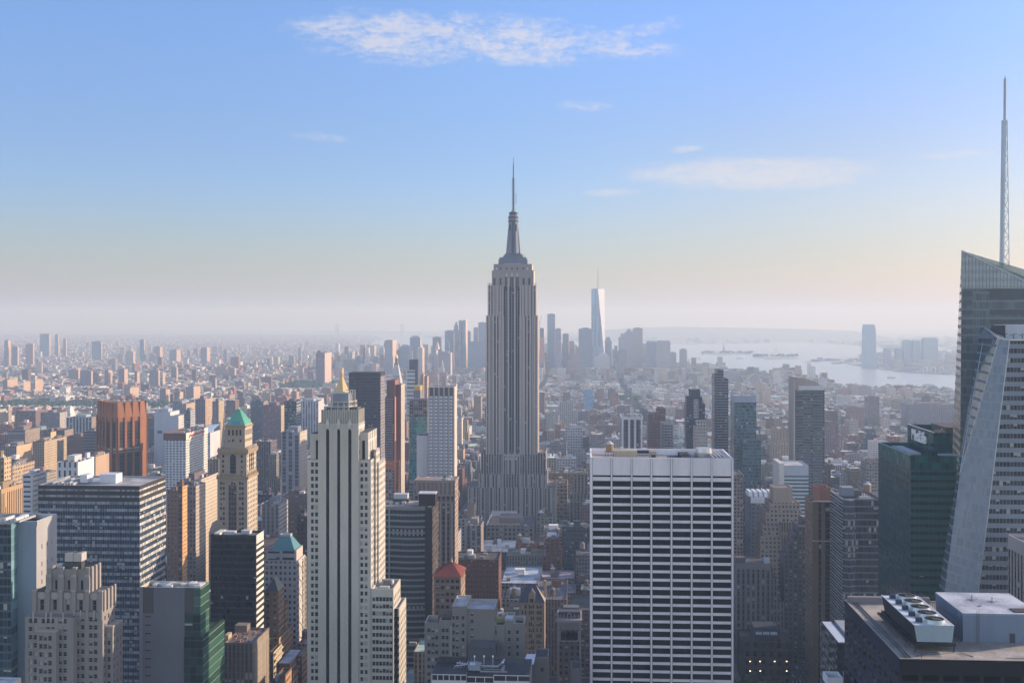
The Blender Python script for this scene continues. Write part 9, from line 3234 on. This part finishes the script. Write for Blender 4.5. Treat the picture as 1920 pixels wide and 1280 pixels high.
# harbour gantry frames by the far shore
for i, px in enumerate((1735, 1750, 1766)):
 x, y = G(px, 699)
 b = B('dock_gantry', 'white dock gantry below the far-shore trio, ' + ('left', 'middle', 'right')[i] + ' of three', 'gantry', (x, y, 0), 'white dock gantries')
 k = b.mb('frame')
 for d in (-9, 9):
  k.box(x + d - 1.5, x + d + 1.5, y - 2, y + 2, 0, 30, C(.66))
 b.mb('beam').box(x - 11, x + 11, y - 2, y + 2, 26, 30, C(.66), PLAIN, True)
for i, (px, py) in enumerate(((648, 664), (655, 663), (692, 664), (699, 663))):
 x, y = G(px, py + 2.5)
 b = B('harbour_crane', 'faint red harbour crane by the east river, ' + ('leftmost', 'second', 'third', 'rightmost')[i] + ' of four', 'crane', (x, y, 0), 'red harbour cranes')
 k = b.mb('frame')
 for d in (-12, 12):
  k.rod((x + d, y, 0), (x + d * .4, y, 60), 2.2, C(.42, .16, .13), PLAIN)
 b.mb('boom').rod((x - 30, y, 52), (x + 36, y, 58), 2.2, C(.42, .16, .13), PLAIN)

# ------------------------------------------------------------------ pavements, lane marks, cars, trees, bird
mp = MB()
for (x0, x1, y0, y1) in BLOCKS:
 mp.box(x0, x1, y0, y1, 0, .15, C(.2, .19, .18))
o = mp.build('pavement')
o['kind'] = 'structure'
o.data.materials.clear()
o.data.materials.append(PAVE)
mk = MB()
for ax in (160, -150):
 for lane in (-7, -3.5, 0, 3.5, 7):
  yy = 560
  while yy < 1500:
   mk.face([(ax + lane - .08, yy, .006), (ax + lane + .08, yy, .006), (ax + lane + .08, yy + 3, .006), (ax + lane - .08, yy + 3, .006)], C(.6), PLAIN)
   yy += 9
for sy in streets[:14]:
 for j in range(9):
  for ax in (160, -150):
   mk.face([(ax - 11 + j * 2.6, sy + 6.5, .006), (ax - 10 + j * 2.6, sy + 6.5, .006), (ax - 10 + j * 2.6, sy + 9, .006), (ax - 11 + j * 2.6, sy + 9, .006)], C(.55), PLAIN)
o = mk.build('road_markings')
o['kind'] = 'structure'


def make_car(name, label, x, y, col):
 b = B(name, label, 'car', (x, y, 0), 'cars on the avenue')
 bd = b.mb('body')
 c = C(*col)
 bd.loft(rect(x - .9, x + .9, y - 2.3, y + 2.3), .32, rect(x - .92, x + .92, y - 2.35, y + 2.35), .62, c)
 bd.loft(rect(x - .92, x + .92, y - 2.35, y + 2.35), .62, rect(x - .82, x + .82, y - 2.2, y + 2.15), .92, c)
 cb = b.mb('cabin')
 cb.loft(rect(x - .8, x + .8, y - 1.7, y + .9), .92, rect(x - .62, x + .62, y - 1.2, y + .35), 1.46, C(.03, .035, .04), GLASS)
 cb.face([(*p, 1.465) for p in rect(x - .6, x + .6, y - 1.15, y + .3)], c)
 for i, (sx, sy) in enumerate(((-1, -1.4), (1, -1.4), (-1, 1.4), (1, 1.4))):
  w = b.mb('wheel', i)
  xx = x + sx * .88
  n = 10
  q = [(y + sy + .33 * math.cos(t * 2 * math.pi / n), .34 + .33 * math.sin(t * 2 * math.pi / n)) for t in range(n)]
  w.face([(xx + .1, *p) for p in q], C(.02))
  w.face([(xx - .1, *p) for p in q[::-1]], C(.02))
  for t in range(n):
   p, p2 = q[t], q[(t + 1) % n]
   w.face([(xx - .1, *p), (xx + .1, *p), (xx + .1, *p2), (xx - .1, *p2)], C(.02))


for (px, py, col, lb) in ((1491, 1226, (.5, .52, .55), 'farthest pale silver car on the avenue beside the lamp-lit building'), (1492.5, 1243, (.10, .11, .13), 'dark car behind the two white cars on the avenue'), (1494, 1251, (.62, .62, .62), 'white car in the middle of the avenue queue'),
      (1487, 1258, (.12, .12, .15), 'dark car by the kerb of the lamp-lit building'), (1488, 1268, (.6, .6, .6), 'nearest white car on the avenue'), (1500, 1274, (.55, .36, .05), 'yellow taxi on the avenue near the lower edge')):
 x, y = G(px, py)
 make_car('parked_car', lb, x, y, col)


def leaf_clump(mb, cx, cy, cz, rx, rz, n, rnd, size):
 for _ in range(n):
  u = Vector((rnd.gauss(0, 1), rnd.gauss(0, 1), rnd.gauss(0, 1))).normalized() * rnd.random() ** .4
  p = Vector((cx + u.x * rx, cy + u.y * rx, cz + u.z * rz))
  a = Vector((rnd.gauss(0, 1), rnd.gauss(0, 1), rnd.gauss(0, 1))).normalized()
  e = a.cross(Vector((0, 0, 1)))
  if e.length < .1:
   e = Vector((1, 0, 0))
  e = e.normalized() * size * rnd.uniform(.6, 1.3)
  f = a.cross(e).normalized() * size * rnd.uniform(.5, 1.0)
  k = rnd.uniform(.6, 1.35)
  c = C(.05 * k, .095 * k, .03 * k)
  mb.face([tuple(p - e - f), tuple(p + e - f), tuple(p + e + f), tuple(p - e + f)], c, LEAF)


RT = random.Random(9)
TL = ['leafy park tree nearest the white grid slab', 'leafy park tree right of the one touching the slab', 'tallest leafy tree in the dark park', 'park tree below the lit windows, left one', 'park tree below the lit windows, right one', 'small park tree near the avenue kerb', 'park tree at the lower edge beside the slab', 'broad park tree at the lower edge centre', 'round park tree at the lower edge near the avenue']
for i, (px, py) in enumerate(((1384, 1268), (1396, 1262), (1411, 1256), (1424, 1262), (1440, 1260), (1466, 1268), (1388, 1282), (1408, 1280), (1450, 1279))):
 Yt = 742 + (i % 3) * 8 - (26 if i > 5 else 0)
 x = X(px, Yt)
 zt = Z(px, py, Yt)
 zt = max(9, min(zt, 30))
 b = B('tree', TL[i], 'tree', (x, Yt, 0), 'trees of the dark park')
 tr = b.mb('trunk')
 tr.cone(x, Yt, .42, 0, .25, zt * .5, C(.07, .055, .045), PLAIN, 7)
 for a in range(4):
  t = a * 1.6 + i
  tr.rod((x, Yt, zt * .4), (x + 2.4 * math.cos(t), Yt + 2.4 * math.sin(t), zt * .72), .12, C(.07, .055, .045), PLAIN)
 cr = b.mb('crown')
 for _ in range(16):
  leaf_clump(cr, x + RT.gauss(0, 2.4), Yt + RT.gauss(0, 2.4), zt * .68 + RT.gauss(0, zt * .13), 1.8, 1.3, 42, RT, .34)
pk = MB()
for (x0, x1, y0, y1) in PARKS[:3] + PARKS[4:]:
 m_ = int((x1 - x0) * (y1 - y0) / 260)
 for _ in range(min(m_, 420)):
  leaf_clump(pk, RT.uniform(x0, x1), RT.uniform(y0, y1), RT.uniform(7, 12), 6, 5, 16, RT, 2.2)
for _ in range(800):
 px, py = RT.uniform(0, 1750), RT.uniform(695, 830)
 x, y = G(px, py)
 if inside(man, x, y):
  leaf_clump(pk, x, y, RT.uniform(7, 14), 7, 5, 12, RT, 2.4)
for (px0, px1, py) in ((1318, 1410, 661.5), (1415, 1495, 668)):
 for _ in range(24):
  px = RT.uniform(px0, px1)
  x, y = G(px, py + RT.uniform(-.8, .8))
  leaf_clump(pk, x, y, 8, 20, 8, 14, RT, 6)
o = pk.build('park_trees')
o['kind'] = 'stuff'
o['label'] = 'far-off park trees and street greenery between the buildings'
# a lone bird
Yb = 300.0
xb_, zb_ = X(1475, Yb), Z(1475, 251, Yb)
b = B('bird', 'lone tiny dark bird gliding in the open sky', 'bird', (xb_, Yb, zb_))
k = b.mb('body')
c = C(.05)
k.cone(xb_, Yb, .06, zb_ - .05, .05, zb_ + .05, c, PLAIN, 8)
for s in (-1, 1):
 k.loft([(xb_, Yb - .08), (xb_ + .01, Yb - .08), (xb_ + .01, Yb + .08), (xb_, Yb + .08)], zb_ - .02, [(xb_ + s * .38 - .02, Yb - .03), (xb_ + s * .38 + .02, Yb - .03), (xb_ + s * .38 + .02, Yb + .06), (xb_ + s * .38 - .02, Yb + .06)], zb_ + .1, c)
k.loft([(xb_ - .05, Yb - .25), (xb_ + .05, Yb - .25), (xb_ + .05, Yb + .25), (xb_ - .05, Yb + .25)], zb_ - .03, [(xb_ - .02, Yb - .2), (xb_ + .02, Yb - .2), (xb_ + .02, Yb + .2), (xb_ - .02, Yb + .2)], zb_ + .05, c)

for bb in ALLB:
 root = bb.finish()
MET.sign.parent = MET.root

# ------------------------------------------------------------------ the air: one closed box of even haze
HAZE_DENSITY = 1.3e-4
me = bpy.data.meshes.new('haze')
x0, x1, y0, y1, z0, z1 = -18900, 18900, -450, 32900, -3.0, 550.0
me.from_pydata([(x0, y0, z0), (x1, y0, z0), (x1, y1, z0), (x0, y1, z0), (x0, y0, z1), (x1, y0, z1), (x1, y1, z1), (x0, y1, z1)], [],
   [(3, 2, 1, 0), (4, 5, 6, 7), (0, 1, 5, 4), (1, 2, 6, 5), (2, 3, 7, 6), (3, 0, 4, 7)])
m, t = new_mat('haze_air')
vol = t.add('ShaderNodeVolumePrincipled')
vol.inputs['Color'].default_value = (.42, .57, .76, 1)
vol.inputs['Density'].default_value = HAZE_DENSITY
vol.inputs['Absorption Color'].default_value = (.5, .31, .0, 1)
vol.inputs['Anisotropy'].default_value = 0.15
o_ = t.add('ShaderNodeOutputMaterial')
t.l.new(vol.outputs[0], o_.inputs[1])
me.materials.append(m)
o = bpy.data.objects.new('haze', me)
SC.collection.objects.link(o)
o['kind'] = 'stuff'
